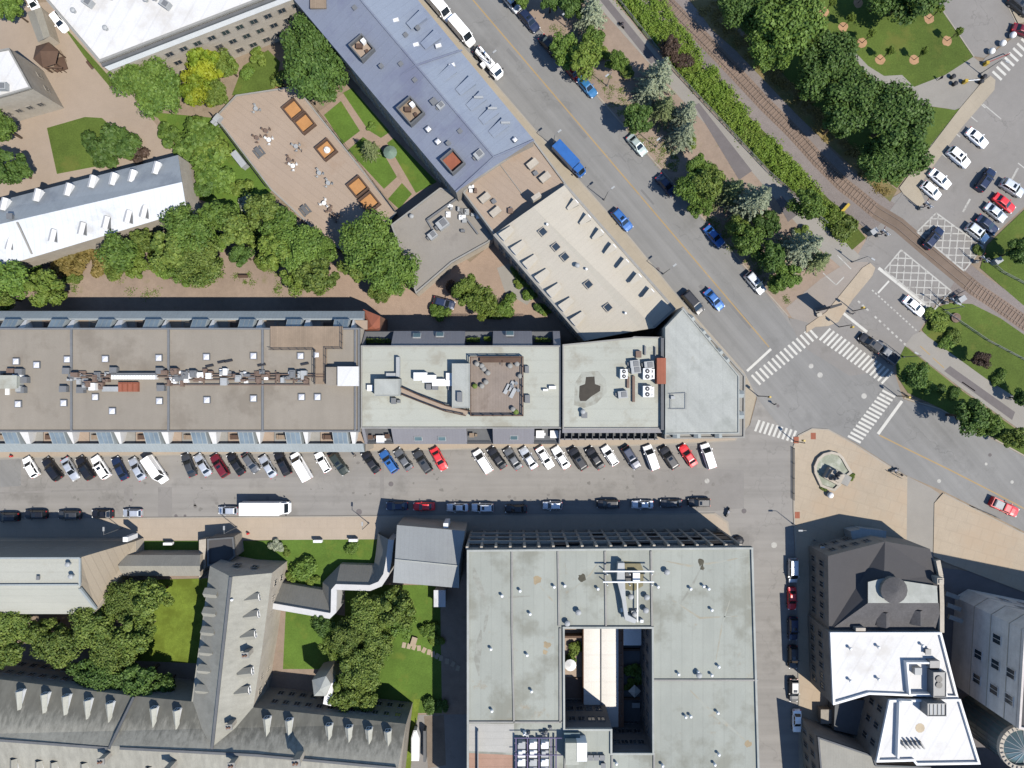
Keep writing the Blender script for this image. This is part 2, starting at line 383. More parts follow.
# ------------------------------------------------------------------ shared building details
_wm = {}
def window_mesh(w, h, frame='white'):
    k = (round(w, 2), round(h, 2), frame)
    if k not in _wm:
        b = MB()   # local: x along wall, y outward, z up from sill
        t = .1
        for x0, x1, z0, z1 in ((-w / 2 - t, -w / 2, -t, h + t), (w / 2, w / 2 + t, -t, h + t), (-w / 2, w / 2, h, h + t), (-w / 2, w / 2, -t * 1.4, 0), (-.04, .04, 0, h)):
            b.box((x0 + x1) / 2, .045, z0, x1 - x0, .15, z1 - z0, 0, 0)
        b.box(0, 0, 0, w, .05, h, 0, 1)
        _wm[k] = b.mesh('window', [M[frame], M['glass']])
    return _wm[k]
def windows(par, a, b, rows, n, w, h, frame='white', margin=1.2, skip=()):
    """a, b: wall foot line on the site (outside lies to the right of a->b)"""
    a, b = Vector(a[:2]), Vector(b[:2]); d = b - a; L = d.length; d.normalize(); nrm = Vector((d.y, -d.x))
    rz = atan2(-nrm.x, nrm.y)
    for r, z in enumerate(rows):
        for i in range(n):
            if (r, i) in skip: continue
            p = a + d * (margin + (L - 2 * margin) * ((i + .5) / n)) + nrm * .02
            put(window_mesh(w, h, frame), 'window', par, (p.x, p.y, z), rz)
_vm = {}
def vent_mesh(kind):
    if kind not in _vm:
        b = MB()
        if kind == 'pipe': b.cyl(0, 0, 0, .55, .16, n=8); b.cyl(0, 0, .55, .75, .26, .18, n=8); mm = [M['white']]
        elif kind == 'cowl': b.cyl(0, 0, 0, .7, .3, n=10); b.dome(0, 0, .7, .48, .48, .32, 10, 3); mm = [M['steel']]
        elif kind == 'boxvent': b.box(0, 0, 0, .8, .8, .6); b.box(0, 0, .6, 1.05, 1.05, .14); mm = [M['grey_metal']]
        elif kind == 'skylight':
            b.box(0, 0, 0, 1.25, 1.25, .32, 0, 0); b.prism([(-.48, -.48), (.48, -.48), (.48, .48), (-.48, .48)], .32, .36, 1)
            for s in range(4):
                c, q = cos(s * pi / 2), sin(s * pi / 2); R = lambda x, y, z: (x * c - y * q, x * q + y * c, z)
                b.face([R(-.48, -.48, .36), R(.48, -.48, .36), R(0, 0, .62)], 1)
            mm = [M['grey_metal'], M['skyl']]
        elif kind == 'flatlight': b.box(0, 0, 0, 1.5, 1.1, .22, 0, 0); b.box(0, 0, .22, 1.25, .85, .05, 0, 1); mm = [M['steel'], M['glass_teal']]
        elif kind == 'darklight': b.box(0, 0, 0, 1.6, 1.6, .25, 0, 0); b.box(0, 0, .25, 1.3, 1.3, .05, 0, 1); mm = [M['stone_pale'], M['glass']]
        elif kind == 'whitelight': b.box(0, 0, 0, 1.5, 1.0, .15, 0, 0); b.box(0, 0, .25, 1.25, .8, .06, 0, 1); mm = [M['steel'], M['skyl']]
        elif kind == 'acfan':
            b.box(0, 0, 0, 2.0, 1.5, 1.3, 0, 0)
            for x in (-.5, .5): b.cyl(x, 0, 1.3, 1.4, .4, n=12, m=1); b.cyl(x, 0, 1.4, 1.43, .12, n=8, m=0)
            mm = [M['white'], M['black']]
        elif kind == 'acbox': b.box(0, 0, 0, 1.7, 1.3, 1.1, 0, 0); b.box(.2, 0, 1.1, .9, .9, .12, 0, 1); b.box(-1.0, .1, 0, .5, .6, .6, 0, 1); mm = [M['steel'], M['grey_metal']]
        elif kind == 'chimney': b.box(0, 0, 0, .9, .7, 2.0, 0, 0); b.box(0, 0, 2.0, 1.1, .9, .18, 0, 1); b.cyl(-.2, 0, 2.18, 2.5, .15, n=8, m=2); b.cyl(.2, 0, 2.18, 2.5, .15, n=8, m=2); mm = [M['stone_pale'], M['concrete'], M['brick']]
        _vm[kind] = b.mesh(kind, mm)
    return _vm[kind]
VN = {'pipe': 'vent_pipe', 'cowl': 'vent_cowl', 'boxvent': 'roof_vent', 'skylight': 'skylight', 'flatlight': 'skylight', 'darklight': 'skylight',
      'whitelight': 'skylight', 'acfan': 'air_conditioner', 'acbox': 'air_conditioner', 'chimney': 'chimney'}
def vents(par, kind, pts, h, rz=0., sc=1.):
    for p in pts:
        q = W(p[0], p[1], h); s = sc if len(p) < 3 else p[2]
        put(vent_mesh(kind), VN[kind], par, (q.x, q.y, h), rz, (s, s, s))

def dormer_mesh(w, hh, gab, L, roofm, wallm='white', kind='gable', flare=0.):
    """local: front face at x=0 looking towards +x, body runs back to x=-L; z=0 at the sill"""
    b = MB(); k = w / 2; wb = w / 2 * (1 - flare)
    if kind == 'gable':
        b.face([(0, -k, -.6), (0, k, -.6), (0, k, hh), (0, 0, hh + gab), (0, -k, hh)], 1)
        b.face([(0, k, -.6), (-L, wb, -.6), (-L, wb, hh), (0, k, hh)], 1); b.face([(0, -k, hh), (-L, -wb, hh), (-L, -wb, -.6), (0, -k, -.6)], 1)
        b.face([(.15, -k - .12, hh - .1), (.15, 0, hh + gab), (-L, 0, hh + gab), (-L, -wb - .12, hh - .1)], 0)
        b.face([(.15, 0, hh + gab), (.15, k + .12, hh - .1), (-L, wb + .12, hh - .1), (-L, 0, hh + gab)], 0)
    else:  # shed
        b.face([(0, -k, -.6), (0, k, -.6), (0, k, hh), (0, -k, hh)], 1)
        b.face([(0, k, -.6), (-L, wb, hh), (0, k, hh)], 1); b.face([(0, -k, hh), (-L, -wb, hh), (0, -k, -.6)], 1)
        b.face([(.12, -k - .1, hh), (.12, k + .1, hh), (-L, wb + .1, hh + gab), (-L, -wb - .1, hh + gab)], 0)
    return b.mesh('dormer', [M[roofm], M[wallm]], weld=False)
def dormers(par, mesh, pts, h, direction, w, hh, ww=.75):
    d = Vector(direction).normalized(); rz = atan2(d.y, d.x)
    for u, v in pts:
        q = W(u, v, h + hh * .6); o = put(mesh, 'dormer', par, (q.x, q.y, h), rz)
        g = bpy.data.objects.new('window', window_mesh(w * ww, hh * .75)); COL.objects.link(g); g.parent = o
        g.location = (.03, 0, .12 * hh); g.rotation_euler.z = -pi / 2

def flat_building(name, label, cat, px, h, wallm, roofm, parapet=(.35, .5), capm='concrete'):
    P = WP(px, h); c = sum(P, Vector()) / len(P)
    r = root(name, label, cat, (c.x, c.y, 0))
    b = MB(); n = len(P); lo = [(p.x, p.y, -.2) for p in P]; hi = [(p.x, p.y, h) for p in P]
    for i in range(n): j = (i + 1) % n; b.face([lo[i], lo[j], hi[j], hi[i]])
    b.build('wall', M[wallm], r)
    MB().cap([(p.x, p.y, h - .004) for p in P]).build('roof', M[roofm], r)
    if parapet: MB().ring([(p.x, p.y) for p in P], parapet[0], h - .3, h + parapet[1]).build('parapet', M[capm], r)
    return r
def pitched(name, label, cat, loop, faces, wallm, roofm, group=None, z0=-.2, base=None):
    """loop: eave points (u, v, h) ; faces: list of roof faces of (u, v, h)"""
    L = [W(*p) for p in loop]; c = base or sum(L, Vector()) / len(L)
    r = root(name, label, cat, (c.x, c.y, 0), group)
    b = MB(); n = len(L)
    for i in range(n):
        j = (i + 1) % n; a, d = L[i], L[j]; b.face([(a.x, a.y, z0), (d.x, d.y, z0), (d.x, d.y, d.z), (a.x, a.y, a.z)])
    b.build('wall', M[wallm], r)
    rf = MB()
    mats = roofm if isinstance(roofm, list) else [roofm]
    for k, f in enumerate(faces): rf.cap([W(*p) for p in f], min(k, len(mats) - 1))
    ro = rf.build('roof', [M[m] for m in mats], r)
    return r, ro
def line(px, z=0.): return [Vector((*W(u, v)[:2], z)) for u, v in px]
def resample(P, step):
    out = [P[0].copy()]; acc = 0.
    for a, b in zip(P, P[1:]):
        d = (b - a).length; t = step - acc
        while t < d: out.append(a.lerp(b, t / d)); t += step
        acc = d - (t - step)
    return out
# ================================================================== GROUND
big = MB().cap([(-900, -900, -.06), (900, -900, -.06), (900, 900, -.06), (-900, 900, -.06)])
structure('ground', big, M['ground'])
R_MAIN = [(-80, 460), (300, 453), (660, 445), (735, 441), (750, 425), (757, 398), (744, 372), (684, 304), (632, 240), (544, 140), (423, 0), (330, -107),
          (418, -107), (512, -2), (537, 27), (662, 172), (768, 295), (788, 317), (800, 340), (850, 372), (893, 368), (903, 399), (940, 410), (1023, 456), (1120, 512),
          (1120, 590), (1023, 531), (943, 491), (905, 475), (855, 443), (828, 428), (812, 427), (798, 435), (793, 446), (793, 509), (797, 600), (800, 840),
          (738, 840), (735, 600), (733, 545), (728, 522), (715, 513), (-80, 519)]
sheet('street', R_MAIN, 0., M['road'])
# avenue: its own newer asphalt laid over the junction
sheet('avenue', [(423, 0), (544, 140), (632, 240), (684, 304), (744, 372), (757, 398), (790, 440), (830, 430), (855, 443), (905, 475), (943, 491), (1023, 531), (1120, 590),
                 (1120, 512), (1023, 456), (940, 410), (903, 399), (893, 368), (850, 360), (800, 338), (768, 295), (662, 172), (537, 27), (512, -2), (418, -107), (330, -107)], .004, M['road2'])
sheet('side_street', [(789, 318), (812, 322), (830, 300), (866, 240), (880, 205), (905, 190), (945, 115), (985, 58), (1010, 40), (1120, -70), (1140, 60), (1075, 165),
                      (1024, 207), (985, 243), (960, 280), (935, 305), (920, 330), (896, 362), (893, 369), (850, 376), (800, 345)], .008, M['road3'])
sheet('service_lane', [(932, -40), (940, 8), (973, 56), (984, 58), (1001, 44), (1018, 26), (985, -40)], .012, M['road3'])
sheet('street_repair', [(632, 470), (700, 468), (744, 470), (744, 508), (715, 511), (640, 511)], .004, M['road3'])
sheet('street_patch', [(0, 460), (21, 459), (21, 486), (0, 487)], .004, M['patch'] if 0 else M['road2'])
for q in ([(200, 474), (330, 470), (330, 476), (200, 480)], [(690, 446), (697, 446), (697, 514), (690, 514)], [(637, 470), (640, 470), (640, 512), (637, 512)], [(0, 492), (120, 488), (120, 490), (0, 494)], [(158, 487), (172, 487), (172, 518), (158, 518)], [(380, 461), (384, 461), (384, 505), (380, 505)], [(124, 488), (133, 488), (133, 500), (124, 500)]):
    sheet('street_patch', q, .006, M['road3'])
RP = random.Random(12)
for i in range(7):   # cut-and-fill repairs in the avenue
    t = RP.uniform(.05, .95); u0, v0 = 440 + 300 * t + RP.uniform(-5, 55), 0 + 350 * t - RP.uniform(0, 20); L, w = RP.uniform(8, 34), RP.uniform(1.5, 5)
    dx, dy = .653, .757
    sheet('avenue_patch', [(u0, v0), (u0 + dx * L, v0 + dy * L), (u0 + dx * L + dy * w, v0 + dy * L - dx * w), (u0 + dy * w, v0 - dx * w)], .0065, M['patch2'])
b = MB(); R = random.Random(4)
for i in range(70):  # oil drips below the parking bays and along the lanes
    u = R.uniform(10, 720); v = R.choice((R.uniform(462, 474), R.uniform(500, 512), R.uniform(478, 500))) - (u / 720) * 8; p = W(u, v); s = R.uniform(.12, .5)
    b.cap([(p.x + cos(k * .9) * s * R.uniform(.5, 1.3), p.y + sin(k * .9) * s * R.uniform(.5, 1.1), .0085) for k in range(7)])
structure('oil_stains', b, M['oil'])
# pavements
SWH = .13
sheet('pavement', [(-80, 445), (300, 441), (664, 430), (745, 428), (749, 425), (735, 441), (660, 445), (300, 453), (-80, 460)], SWH, M['walk'], 1)
sheet('pavement', [(318, -107), (330, -107), (423, 0), (544, 140), (632, 240), (684, 304), (744, 372), (756, 396), (749, 424), (744, 432), (738, 430), (738, 380), (672, 308), (566, 184), (534, 140), (410, 0)], SWH, M['walk2'], 1)
sheet('pavement', [(-80, 519), (715, 513), (728, 522), (732, 545), (722, 560), (700, 541), (400, 539), (-80, 542)], SWH, M['walk'], 1)
sheet('pavement', [(733, 545), (735, 600), (738, 840), (726, 840), (724, 560)], SWH, M['walk'], 1)
sheet('plaza', [(798, 435), (812, 428), (828, 429), (855, 444), (907, 477), (906, 560), (880, 560), (880, 700), (818, 840), (800, 840), (797, 600), (793, 509), (793, 446)], SWH, M['plaza'], 1)
sheet('driveway', [(907, 476), (931, 488), (940, 494), (934, 503), (933, 580), (906, 575)], .02, M['path'])
sheet('plaza', [(934, 503), (943, 493), (1023, 533), (1120, 592), (1120, 640), (1024, 592), (945, 562), (933, 556)], SWH, M['plaza'], 1)
sheet('traffic_island', [(806, 333), (815, 327), (828, 326), (838, 322), (852, 300), (872, 276), (875, 268), (870, 263), (862, 268), (840, 295), (826, 312), (806, 326)], SWH, M['plaza'], 1)
sheet('pavement', [(899, 188), (960, 108), (982, 82), (990, 76), (995, 80), (994, 90), (962, 127), (918, 187), (925, 203), (918, 207), (903, 194)], SWH, M['walk2'], 1)
sheet('pavement', [(990, -40), (996, -20), (1018, 24), (1040, 18), (1040, -40)], SWH, M['walk2'], 1)
# north-east green corridor
sheet('verge', [(418, -107), (512, -2), (537, 27), (662, 172), (768, 295), (788, 317), (812, 322), (838, 290), (866, 240), (700, 40), (600, -80)], .012, M['dirt'])
sheet('cycle_path', [(530, -80), (600, 8), (682, 100), (752, 172), (782, 207), (815, 245), (846, 272), (860, 256), (826, 222), (768, 172), (673, 72), (612, -2), (555, -80)], .02, M['path'])
for q in ([(600, 0), (608, -1), (657, 59), (651, 64)], [(694, 105), (699, 103), (752, 171), (739, 180)], [(776, 200), (782, 196), (798, 214), (788, 222)]):
    sheet('path_patch', q, .026, M['patch'])
sheet('weed_bank', [(565, -80), (614, -2), (676, 72), (770, 172), (828, 222), (852, 250), (866, 238), (800, 163), (768, 130), (700, 53), (650, -6), (600, -80)], .024, M['lawn_dark'])
RAIL = [(575, -110), (650, -17), (668, 4), (699.5, 35), (732, 69), (764.5, 104), (793, 132), (818, 160), (843, 185), (855.5, 194.5), (875.5, 211), (898, 224.5), (923, 246), (948, 267), (975.5, 289.5), (998, 304.5), (1023, 322), (1130, 395)]
def strip(P, w0, w1):
    L, Rr = [], []
    for i, p in enumerate(P):
        d = (P[min(i + 1, len(P) - 1)] - P[max(i - 1, 0)]); n = Vector((-d.y, d.x, 0)).normalized()
        L.append(p + n * w0); Rr.append(p + n * w1)
    return L + Rr[::-1]
RL = line(RAIL)
b = MB(); Q = strip(RL, 3.3, -4.0); b.cap([(p.x, p.y, .026) for p in Q]); structure('railway_ballast', b, M['ballast'])
b = MB(); Q = strip(RL, 1.45, -1.45); b.cap([(p.x, p.y, .034) for p in Q]); structure('track_bed', b, surf('oily_ballast', A(152, 132, 118), .16, .15, 1.0, 7, fvar=.3))
sheet('level_crossing', [(868, 240), (905, 190), (975, 250), (946, 295)], .038, M['road3'])
b = MB(); X0 = [p for p, q in zip(RL, RAIL) if 872 < q[0] < 980]; Q = strip(X0, 1.5, -1.5); b.cap([(p.x, p.y, .042) for p in Q]); structure('crossing_panels', b, surf('crossing_rubber', A(140, 122, 108), .12, .2, 1, 6))
# park
sheet('crossing_apron', [(786, 308), (800, 296), (822, 278), (848, 262), (868, 262), (866, 272), (838, 300), (812, 324), (792, 318)], .022, surf('worn_apron', A(176, 166, 158), .08, .1, .6, 6, stain=(A(160, 146, 132), .2, .55, .5)))
sheet('ivy_strip', [(414, 699), (420, 699), (409, 780), (401, 780)], .034, M['lawn_yellow'])
sheet('brown_verge', [(735, 30), (760, 52), (800, 92), (880, 176), (897, 190), (890, 202), (862, 176), (800, 118), (735, 50), (712, 30), (690, 0), (712, 0)], .030, surf('dry_verge', A(150, 132, 86), .2, .15, .7, 4, fvar=.25, stain=(A(110, 116, 60), .2, .5, .7)))
sheet('park_lawn', [(690, -60), (722, 8), (793, 85), (870, 168), (897, 188), (960, 108), (955, 110), (914, 104), (890, 92), (915, 87), (945, 76), (973, 57), (940, 8), (930, -60)], .03, M['lawn'])
sheet('park_path', [(846, 48), (853, 50), (868, 66), (884, 76), (902, 75), (914, 87), (945, 75), (973, 57), (990, 70), (962, 107), (950, 109), (914, 104), (890, 95), (872, 80)], .036, M['path'])
sheet('park_lawn', [(987, 245), (1024, 210), (1130, 120), (1130, 380), (1023, 305), (980, 268)], .032, M['lawn'])
sheet('railside_lawn', [(922, 330), (935, 308), (950, 303), (972, 304), (1000, 318), (1130, 408), (1130, 470), (985, 378), (927, 336)], .032, M['lawn'])
sheet('cycle_path', [(905, 345), (913, 335), (921, 331), (985, 377), (1130, 470), (1130, 500), (1023, 432), (958, 386)], .02, M['path'])
sheet('path_patch', [(944, 371), (950, 366), (1015, 412), (1012, 420)], .026, M['patch'])
sheet('roadside_lawn', [(896, 364), (905, 346), (958, 388), (1023, 434), (1130, 500), (1130, 515), (1023, 454), (940, 408), (908, 393), (897, 376)], .03, M['lawn'])
# north-west yards
sheet('yard', [(-60, 10), (48, 2), (70, 28), (104, 64), (122, 82), (185, 160), (178, 172), (-60, 230)], .012, M['tanyard'])
sheet('yard_lawn', [(47, 128), (85, 117), (102, 118), (113, 128), (104, 165), (57, 174)], .03, M['lawn'])
sheet('yard_lawn', [(60, 22), (66, 28), (116, 84), (110, 87), (84, 56)], .03, M['lawn'])
sheet('garden_bank', [(150, 112), (215, 118), (272, 190), (250, 215), (200, 200), (182, 155), (158, 118)], .024, M['lawn_fresh'])
sheet('back_garden', [(180, 196), (260, 190), (345, 245), (420, 300), (380, 325), (-60, 325), (-60, 262), (60, 255)], .016, M['dirt'])
sheet('alley', [(330, 255), (396, 216), (470, 262), (496, 240), (582, 335), (560, 345), (360, 345), (300, 300)], .02, M['brickwalk'])
sheet('alley_slab', [(497, 268), (513, 262), (535, 296), (527, 305), (505, 292)], .03, M['path'])
sheet('terrace_lawn', [(232, 95), (243, 66), (268, 50), (280, 62), (275, 88), (240, 97)], .03, M['lawn'])
sheet('earth_bed', [(215, 118), (236, 92), (296, 82), (282, 105), (255, 100)], .026, surf('brown_earth', A(160, 132, 96), .15, .2, 1, 5))
# formal garden
sheet('garden_path', [(318, 112), (345, 92), (365, 88), (450, 195), (400, 222), (395, 208)], .02, M['brickwalk'])
for q in ([(324, 115), (341, 101), (360, 131), (343, 144)], [(343, 93), (352, 88), (390, 132), (381, 138), (368, 130)],
          [(348, 150), (363, 137), (381, 149), (397, 177), (384, 189)], [(387, 143), (394, 138), (437, 182), (416, 193)], [(388, 199), (402, 183), (412, 194), (399, 209)]):
    sheet('garden_lawn', q, .034, M['lawn_fresh'])
# south side grounds
sheet('south_grounds', [(-60, 541), (470, 541), (470, 830), (-60, 830)], .004, M['dirt'])
sheet('front_lawn', [(141, 541), (202, 541), (203, 554), (141, 555)], .03, M['lawn_fresh'])
sheet('front_lawn', [(238, 541), (378, 538), (378, 566), (330, 600), (290, 600), (287, 562), (238, 560)], .03, M['lawn_fresh'])
sheet('courtyard_lawn', [(140, 580), (215, 578), (212, 664), (120, 660)], .03, M['lawn_yellow'])
sheet('courtyard_lawn', [(286, 606), (345, 616), (345, 669), (283, 669)], .03, M['lawn_fresh'])
sheet('courtyard_lawn', [(345, 585), (440, 585), (442, 713), (345, 713)], .03, M['lawn_fresh'])
sheet('service_yard', [(405, 715), (472, 714), (472, 830), (405, 830)], .03, M['road3'])
sheet('yard_slab', [(424, 716), (444, 715), (446, 765), (428, 768)], .036, surf('stained_slab', A(146, 132, 118), .2, .3, 1, 5))
sheet('east_lane', [(880, 560), (1120, 590), (1120, 840), (880, 840)], .006, M['patch'])

# ------------------------------------------------------------------ painted markings
def stripe(b, p, q, w, z): # painted bar between survey points, width in metres
    a, c = W(*p), W(*q); d = (c - a).normalized(); n = Vector((-d.y, d.x, 0)) * w / 2
    b.face([(x.x, x.y, z) for x in (a + n, c + n, c - n, a - n)])
def crosswalk(name, p, q, half, n, z, m='white_line', w=.5):
    """bars spaced from p to q; each bar runs along `half` (survey vector)"""
    b = MB()
    for i in range(n):
        t = (i + .5) / n; u, v = p[0] + (q[0] - p[0]) * t, p[1] + (q[1] - p[1]) * t
        stripe(b, (u - half[0], v - half[1]), (u + half[0], v + half[1]), w, z)
    return structure(name, b, M[m])
crosswalk('crosswalk', (754, 381.5), (815, 331.5), (4.4, 4.8), 15, .016, w=.45)
crosswalk('crosswalk', (823, 333), (889, 379), (5.4, -5.8), 17, .016, w=.45)
crosswalk('crosswalk', (890, 392), (853, 441), (6.4, 3.4), 14, .016, w=.45)
crosswalk('crosswalk', (755, 425), (796, 437), (-2.2, 5.6), 9, .016, w=.48)
crosswalk('crosswalk', (995, 78), (1032, 36), (4.5, 4.2), 9, .020)
b = MB()
for p, q, w in (((747, 371), (771, 349), .5), ((902, 401), (878, 434), .6), ((843, 313), (867, 332), .55), ((878.5, 268), (934, 312), .6), ((889, 281), (878, 293), .35)): stripe(b, p, q, w, .016)
structure('stop_lines', b, M['white_line'])
b = MB()
for i in range(12):
    if i in (3,): continue
    t = i / 12; stripe(b, (858 + 50 * t, 301 + 46 * t), (860 + 50 * t, 303 + 46 * t), .38, .016)
for i in range(15):
    t = i / 15; stripe(b, (872 + 46 * t, 290 + 42 * t), (873.6 + 46 * t, 291.5 + 42 * t), .3, .016)
structure('cycle_crossing_dashes', b, M['worn_line'])
def hatch(poly, n1, n2):
    """box hatching inside a four-sided area, two crossing families and an edge"""
    P = [Vector((u, v)) for u, v in poly]; b = MB()
    for i in range(4): stripe(b, P[i], P[(i + 1) % 4], .3, .052)
    def clip(a, d):
        ts = []
        for i in range(4):
            p, q = P[i], P[(i + 1) % 4]; e = q - p; den = d.x * e.y - d.y * e.x
            if abs(den) < 1e-6: continue
            w = p - a; t = (w.x * e.y - w.y * e.x) / den; s = (w.x * d.y - w.y * d.x) / den
            if -1e-6 <= s <= 1 + 1e-6: ts.append(t)
        return (min(ts), max(ts)) if len(ts) >= 2 else None
    c = sum(P, Vector((0, 0))) / 4; z = [.0524, .0528]
    for k, (ang, n) in enumerate(((0.02, n1), (pi / 2 + .1, n2))):
        d = Vector((cos(ang), sin(ang))); nn = Vector((-d.y, d.x))
        for i in range(-n, n + 1):
            a = c + nn * i * 7.2; t = clip(a, d)
            if t and t[1] - t[0] > 2: stripe(b, a + d * t[0], a + d * t[1], .24, z[k])
    return structure('box_marking', b, M['worn_line'])
hatch([(901, 250), (951, 291), (934, 310), (884, 270)], 8, 9)
hatch([(936, 213), (983, 247), (964, 271), (917, 232)], 8, 9)
b = MB()
for u, v in ((1001, 119), (985.5, 108), (977.5, 122), (960, 137), (947, 158)):
    stripe(b, (u, v), (u - 18, v - 15), .22, .016)
for u, v in ((966, 205), (1014, 174)): stripe(b, (u - 3, v + 7), (u + 4, v - 6), .4, .016)
for u, v in ((1018, 163), (1030, 178)): stripe(b, (u, v), (u + 15, v + 12), .22, .016)
structure('parking_bay_lines', b, M['worn_line'])
def polystripe(pts, w, z, m, name, dash=None):
    b = MB(); P = line(pts)
    Q = strip(P, w / 2, -w / 2); n = len(P)
    for i in range(n - 1): b.face([(p.x, p.y, z) for p in (Q[i], Q[i + 1], Q[2 * n - 2 - i], Q[2 * n - 1 - i])])
    structure(name, b, M[m])
polystripe([(380, -108), (473, 0), (637, 192), (769, 347)], .22, .012, 'centre_line', None or 'yellow_line') if False else polystripe([(380, -108), (473, 0), (637, 192), (769, 347)], .26, .012, 'yellow_line', 'centre_line')
polystripe([(879, 435), (905, 448), (950, 470), (993, 492), (1023, 508), (1120, 560)], .26, .012, 'yellow_line', 'centre_line')
b = MB(); stripe(b, (920, 346), (930, 355), .2, .026); stripe(b, (933, 358), (944, 368), .2, .026); stripe(b, (962, 382), (975, 391), .2, .026); structure('path_centre_dashes', b, M['yellow_line'])
b = MB(); stripe(b, (823, 273), (836, 285), .22, .026); stripe(b, (836, 285), (844, 277), .22, .026); stripe(b, (837, 255), (851, 269), .22, .026); structure('path_end_lines', b, M['worn_line'])

for pts in ([(-80, 519.6), (300, 516.7), (714, 513.6), (727, 522.5), (732.5, 545), (734.5, 600), (737.5, 840)], [(-80, 459.4), (300, 452.4), (660, 444.5), (735, 440.4), (748.5, 425)], [(330, -107), (422.5, 0), (543.5, 140), (631.5, 240), (683.5, 304), (743.5, 372), (755.5, 396)],
            [(800.5, 840), (797.6, 600), (793.7, 509), (793.7, 446), (798.5, 435.6), (812, 428.6), (828, 429.6), (855, 444.6), (905, 476.5)], [(944, 493.8), (1023, 533.5), (1120, 592.5)]):
    polystripe(pts, .24, SWH + .006, 'kerb', 'kerb')
for pts in ([(513.5, -2), (538, 26.5), (663, 171.5), (769, 294.5), (788, 316)], [(904, 398), (940, 409), (1023, 455), (1120, 511)], [(989, -40), (995, -20), (1017, 25)], [(941, 8), (974, 57)]):
    polystripe(pts, .22, .05, 'kerb', 'kerb')
# ------------------------------------------------------------------ railway
r = root('railway_track', 'single rusty railway track on grey ballast crossing the side street', 'railway track', tuple(W(800, 140)))
FINE = resample(RL, .5)
for s in (-1, 1):
    b = MB(); Q = strip(FINE, s * .75 + .05, s * .75 - .05); n = len(FINE)
    for i in range(0, n - 1):
        a, c, d, e = Q[i], Q[i + 1], Q[2 * n - 2 - i], Q[2 * n - 1 - i]
        b.face([(p.x, p.y, .19) for p in (a, c, d, e)]); b.face([(a.x, a.y, .03), (c.x, c.y, .03), (c.x, c.y, .19), (a.x, a.y, .19)]); b.face([(e.x, e.y, .19), (d.x, d.y, .19), (d.x, d.y, .03), (e.x, e.y, .03)])
    b.build('rail', M['rail'], r)
sm = MB().box(0, 0, 0, .26, 2.55, .12).mesh('sleeper', [M['sleeper']])
spots = []
SP = resample(RL, .74)
for i in range(1, len(SP) - 1):
    d = SP[i + 1] - SP[i - 1]; p = SP[i]; u = 512 + p.x / .2; v = 384 - p.y / .2
    if 874 < u < 968 or u < 640 or u > 1050: continue
    inside = 0 <= v <= 768 and u <= 1024
    spots.append((p, atan2(d.y, d.x) + random.uniform(-.03, .03), inside))
spots.sort(key=lambda s: (not s[2], abs(s[0].x - 55)))
for p, a, _ in spots[:100]: put(sm, 'sleeper', r, (p.x, p.y, .005), a)
if spots[100:]:
    b = MB()
    for p, a, _ in spots[100:]: b.box(p.x, p.y, .03, .26, 2.55, .10, a)
    o = b.build('sleepers', M['sleeper'], r); o['kind'] = 'stuff'

# ------------------------------------------------------------------ fences and rails
def fence(px, label, hgt=1.1, step=2.5, m='grey_metal', name='railing', cat='railing', z=0.):
    P = line(px, z); r = root(name, label, cat, tuple(P[0]))
    b = MB()
    for a, c in zip(P, P[1:]):
        for t in (.35, .7, 1.0): b.bar(a + Vector((0, 0, hgt * t)), c + Vector((0, 0, hgt * t)), .06, .06)
    b.build('rail', M[m], r); pm = MB().box(0, 0, 0, .09, .09, hgt + .08).mesh('post', [M[m]])
    for p in resample(P, step)[:100]: put(pm, 'post', r, (p.x, p.y, z))
    return r
fence([(586, -40), (614, -4), (675, 73), (768, 173), (826, 224)], 'long grey railing between the cycle path and the green weed bank', step=3)
fence([(944, 312), (985, 340), (1023, 360), (1080, 395)], 'grey railing through the grass between track and lower cycle path')
fence([(985, 259), (1000, 272), (1023, 284), (1080, 318)], 'grey curved railing on the grass beside the parking lot')
fence([(842, 180), (847, 177)], 'short steel barrier at the end of the green weed bank', step=1)
fence([(936, 303), (953, 296), (962, 291)], 'short dark railing by the crossing south of the track', m='black')
fence([(215, 117), (271, 191)], 'thin railing along the garden edge of the paved terrace', z=1.2, m='black')
fence([(397, 214), (347, 147), (298, 87)], 'thin railing between the paved terrace and the formal lawns', z=1.2, m='black')
fence([(793, 448), (793, 500)], 'low dark chain railing along the kerb of the fountain plaza', hgt=.8, m='black', step=3)
fence([(887, 471), (900, 478)], 'short dark bike rail at the avenue edge of the fountain plaza', hgt=.8, m='black', step=1.2)
fence([(972, 507), (998, 518)], 'short dark bike rail on the sandy plaza beside the red pickup', hgt=.8, m='black', step=1.2)
fence([(900, 392), (912, 400), (926, 402)], 'curved dark bike rail on the avenue verge beside the crosswalk', hgt=.9, m='black', step=1.2)
# ================================================================== BUILDINGS
def xw(u, h): return (u - 512) * .2 * (1 - h / CAMH)
def yw(v, h): return -(v - 384) * .2 * (1 - h / CAMH)

